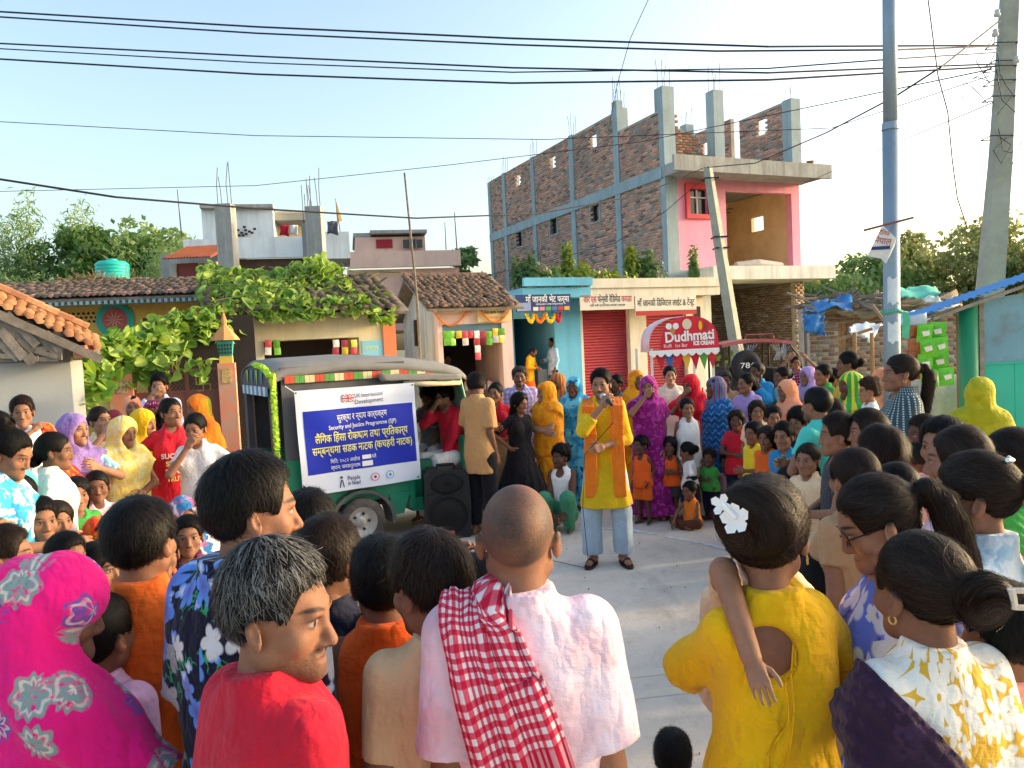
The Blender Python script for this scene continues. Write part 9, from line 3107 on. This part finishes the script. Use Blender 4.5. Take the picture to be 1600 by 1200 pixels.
def towel(inf):
 H = inf['H']
 zs = inf['zs']
 ctl = [(-.100, .085, zs - .10), (-.098, .05, zs - .005), (-.092, -.005, zs + .030), (-.082, -.07, zs - .012), (-.055, -.118, zs - .10), (-.02, -.132, zs - .22), (.012, -.138, zs - .34), (.03, -.14, zs - .44)]
 wid = [.055, .06, .066, .078, .088, .094, .096, .094]
 nu, nv = 22, 46
 V_, C_ = [], []
 for j in range(nv + 1):
  t = j / nv * (len(ctl) - 1)
  i = min(int(t), len(ctl) - 2)
  f = t - i
  f = f * f * (3 - 2 * f) if False else f
  c = np.array(ctl[i]) * (1 - f) + np.array(ctl[i + 1]) * f
  w = wid[i] * (1 - f) + wid[i + 1] * f
  T_ = np.array(ctl[i + 1]) - np.array(ctl[i])
  ax = n3(np.cross(n3(T_), (0, -.5 if i > 3 else 0, 1.0 if i <= 3 else 0)) if False else np.array((1, 0, .35 if i > 3 else 0)))
  for k in range(nu + 1):
   q = k / nu * 2 - 1
   fold = .010 * math.sin(q * 9 + j * .05) + .006 * math.sin(q * 17 + 1 + j * .03)
   p = c + ax * q * w
   nrm = n3((p[0] * .6, -1 if t > 2.4 else (1 if t < 1.2 else 0), .8 if t < 3.2 else .1))
   p = p + nrm * (fold + .012)
   if j > nv - 5: p[2] -= .02 * math.sin(q * 14) * (j - nv + 5) / 5 + (.03 * q)
   V_.append(inf['T'](p))
   C_.append((k / nu, j / nv, 0))
 P_ = np.array(V_, dtype=F32)
 g_ = inf['fields']['tee']
 lift = np.array([.012 + .006 * math.sin(c[0] * 19) + .004 * math.sin(c[0] * 37 + c[1] * 5) for c in C_], F32)
 for _ in range(6):
  P_ = P_ + grad(g_, P_) * np.maximum(0, lift - g_(P_))[:, None]
 V_ = [tuple(map(float, q)) for q in P_]
 F_ = np.array([(j * (nu + 1) + k, j * (nu + 1) + k + 1, (j + 1) * (nu + 1) + k + 1, (j + 1) * (nu + 1) + k) for j in range(nv) for k in range(nu)], dtype=np.int32)
 o = add_mesh('checked_towel', np.array(V_), F_, gamcha_mat(), inf['root'], True, np.array(C_))
 md = o.modifiers.new('thick', 'SOLIDIFY')
 md.thickness = .006
 rr = np.random.default_rng(2)
 mb = MB()
 for k in range(0, nu * 2):
  u = k / (nu * 2) * nu
  a = Vector(V_[nv * (nu + 1) + int(u)])
  mb.tube([a, a + Vector((rr.normal() * .006, -.004, -.025)), a + Vector((rr.normal() * .012, -.006, -.05))], [.0022, .0018, .001], 4)
 tag(mb.build('tassel', MATS.setdefault('tassel_red', K('tassel_red', '#b8384a')), o), kind='stuff')
towel(bald)
fk = kur['fields']['kurta']
for dx in (-.012, .006):
 P_ = np.array([kur['T']((-.035 + dx - .04 * t, -.2, .455 - .30 * t)) for t in np.linspace(0, 1, 14)], F32)
 for _ in range(8): P_ = P_ - grad(fk, P_) * (fk(P_) - .006)[:, None]
 MB().tube([Vector(map(float, q)) for q in P_], .0028, 6).build('tie_string', YELK, kur['root'])
bw = Vector(map(float, P_[-1]))
for k, (dx, dz, w_) in enumerate(((-.03, .012, .022), (.028, .010, .02), (-.012, -.045, .016), (.016, -.06, .015))):
 q = bw + Vector((dx, -.012, dz))
 MB().extrude([bw + Vector((0, -.006, .006)), q + Vector((-w_ * .6, -.004, w_)), q + Vector((w_ * .6, -.004, -w_)), bw + Vector((0, -.006, -.008))], (0, -.008, 0)).build('bow', YELK, kur['root'])
kl = Vector(kur['root'].location)
kf = Matrix.Rotation(kur['root'].rotation_euler.z, 3, 'Z')
cb = kl + kf @ Vector((.12, .23, 0))
chd = person('child carried by the woman in yellow, arm hanging over her shoulder', 1190, 700, 2.1, 166, 'c', 'a', 'short', pose='sit', H=.92, z0=.94, loc=(cb.x, cb.y), head=(30, 10, 0), legs_spread=1.3, arml=1.66, fat=1.9, tuck='R',
    arms=('belly', (((.27), .395, .27), (.25, .0, 1), 30)), wear=[('tee', PEACH), ('pants', TEALP)])
def cow(label, px, Y, yaw):
 g_ = at(px, 600, Y)
 root = empty('cow', (g_.x, Y, 0), R(yaw), label, 'cow')
 fs = [ell((0, 0, .92), (.78, .27, .33)), ell((.55, 0, .95), (.30, .25, .34)), ell((-.55, 0, .98), (.32, .26, .30)), ell((.45, 0, 1.28), (.2, .09, .14)),
   rc((.68, 0, 1.02), (1.02, 0, 1.25), .17, .12), rc((1.02, 0, 1.27), (1.38, 0, 1.06), .115, .07), rc((1.0, -.1, 1.33), (.98, -.24, 1.27), .035, .05), rc((1.0, .1, 1.33), (.98, .24, 1.27), .035, .05),
   rc((.85, 0, .95), (.75, 0, .72), .06, .04)]
 for sx, dx in ((1, .55), (-1, -.6)):
  for sy in (-1, 1):
   fs += [U([rc((dx, sy * .14, .8), (dx + .03 * sx, sy * .14, .45), .12, .07), rc((dx + .03 * sx, sy * .14, .45), (dx, sy * .14, .08), .055, .045), rc((dx, sy * .14, .06), (dx + .05, sy * .14, .03), .055, .05)], .03)]
 V, Q = mesh_sdf(U(fs, .06), (-1.1, -.5, -.02), (1.6, .5, 1.6), .022)
 C = np.tile(np.array((.62, .55, .47), F32), (len(V), 1))
 C[(V[:, 0] > 1.3)] = (.25, .19, .16)
 C[V[:, 2] < .07] = (.06, .05, .045)
 add_mesh('body', V, Q, SKIN, root, True, C)
 for sy in (-1, 1):
  MB().tube([(1.02, sy * .07, 1.38), (1.03, sy * .14, 1.48), (1.08, sy * .13, 1.60)], [.028, .02, .006], 8).build('horn', M('horn', '#6a6258', .5), root, True)
  MB().lathe([(.004, -.02), (.02, 0), (.004, .02)], (1.12, sy * .103, 1.24), 10).build('eye', FRAME, root, True)
 MB().tube([(-.85, 0, 1.12), (-.95, 0, .9), (-.93, 0, .5)], [.03, .02, .03], 7).build('tail', M('cow_tail', '#b8a890', .9), root, True)
cow('pale white cow standing between the kiosk and the ponytailed girl', 1505, 10.6, 180)
finish_jobs()
bpy.context.view_layer.update()
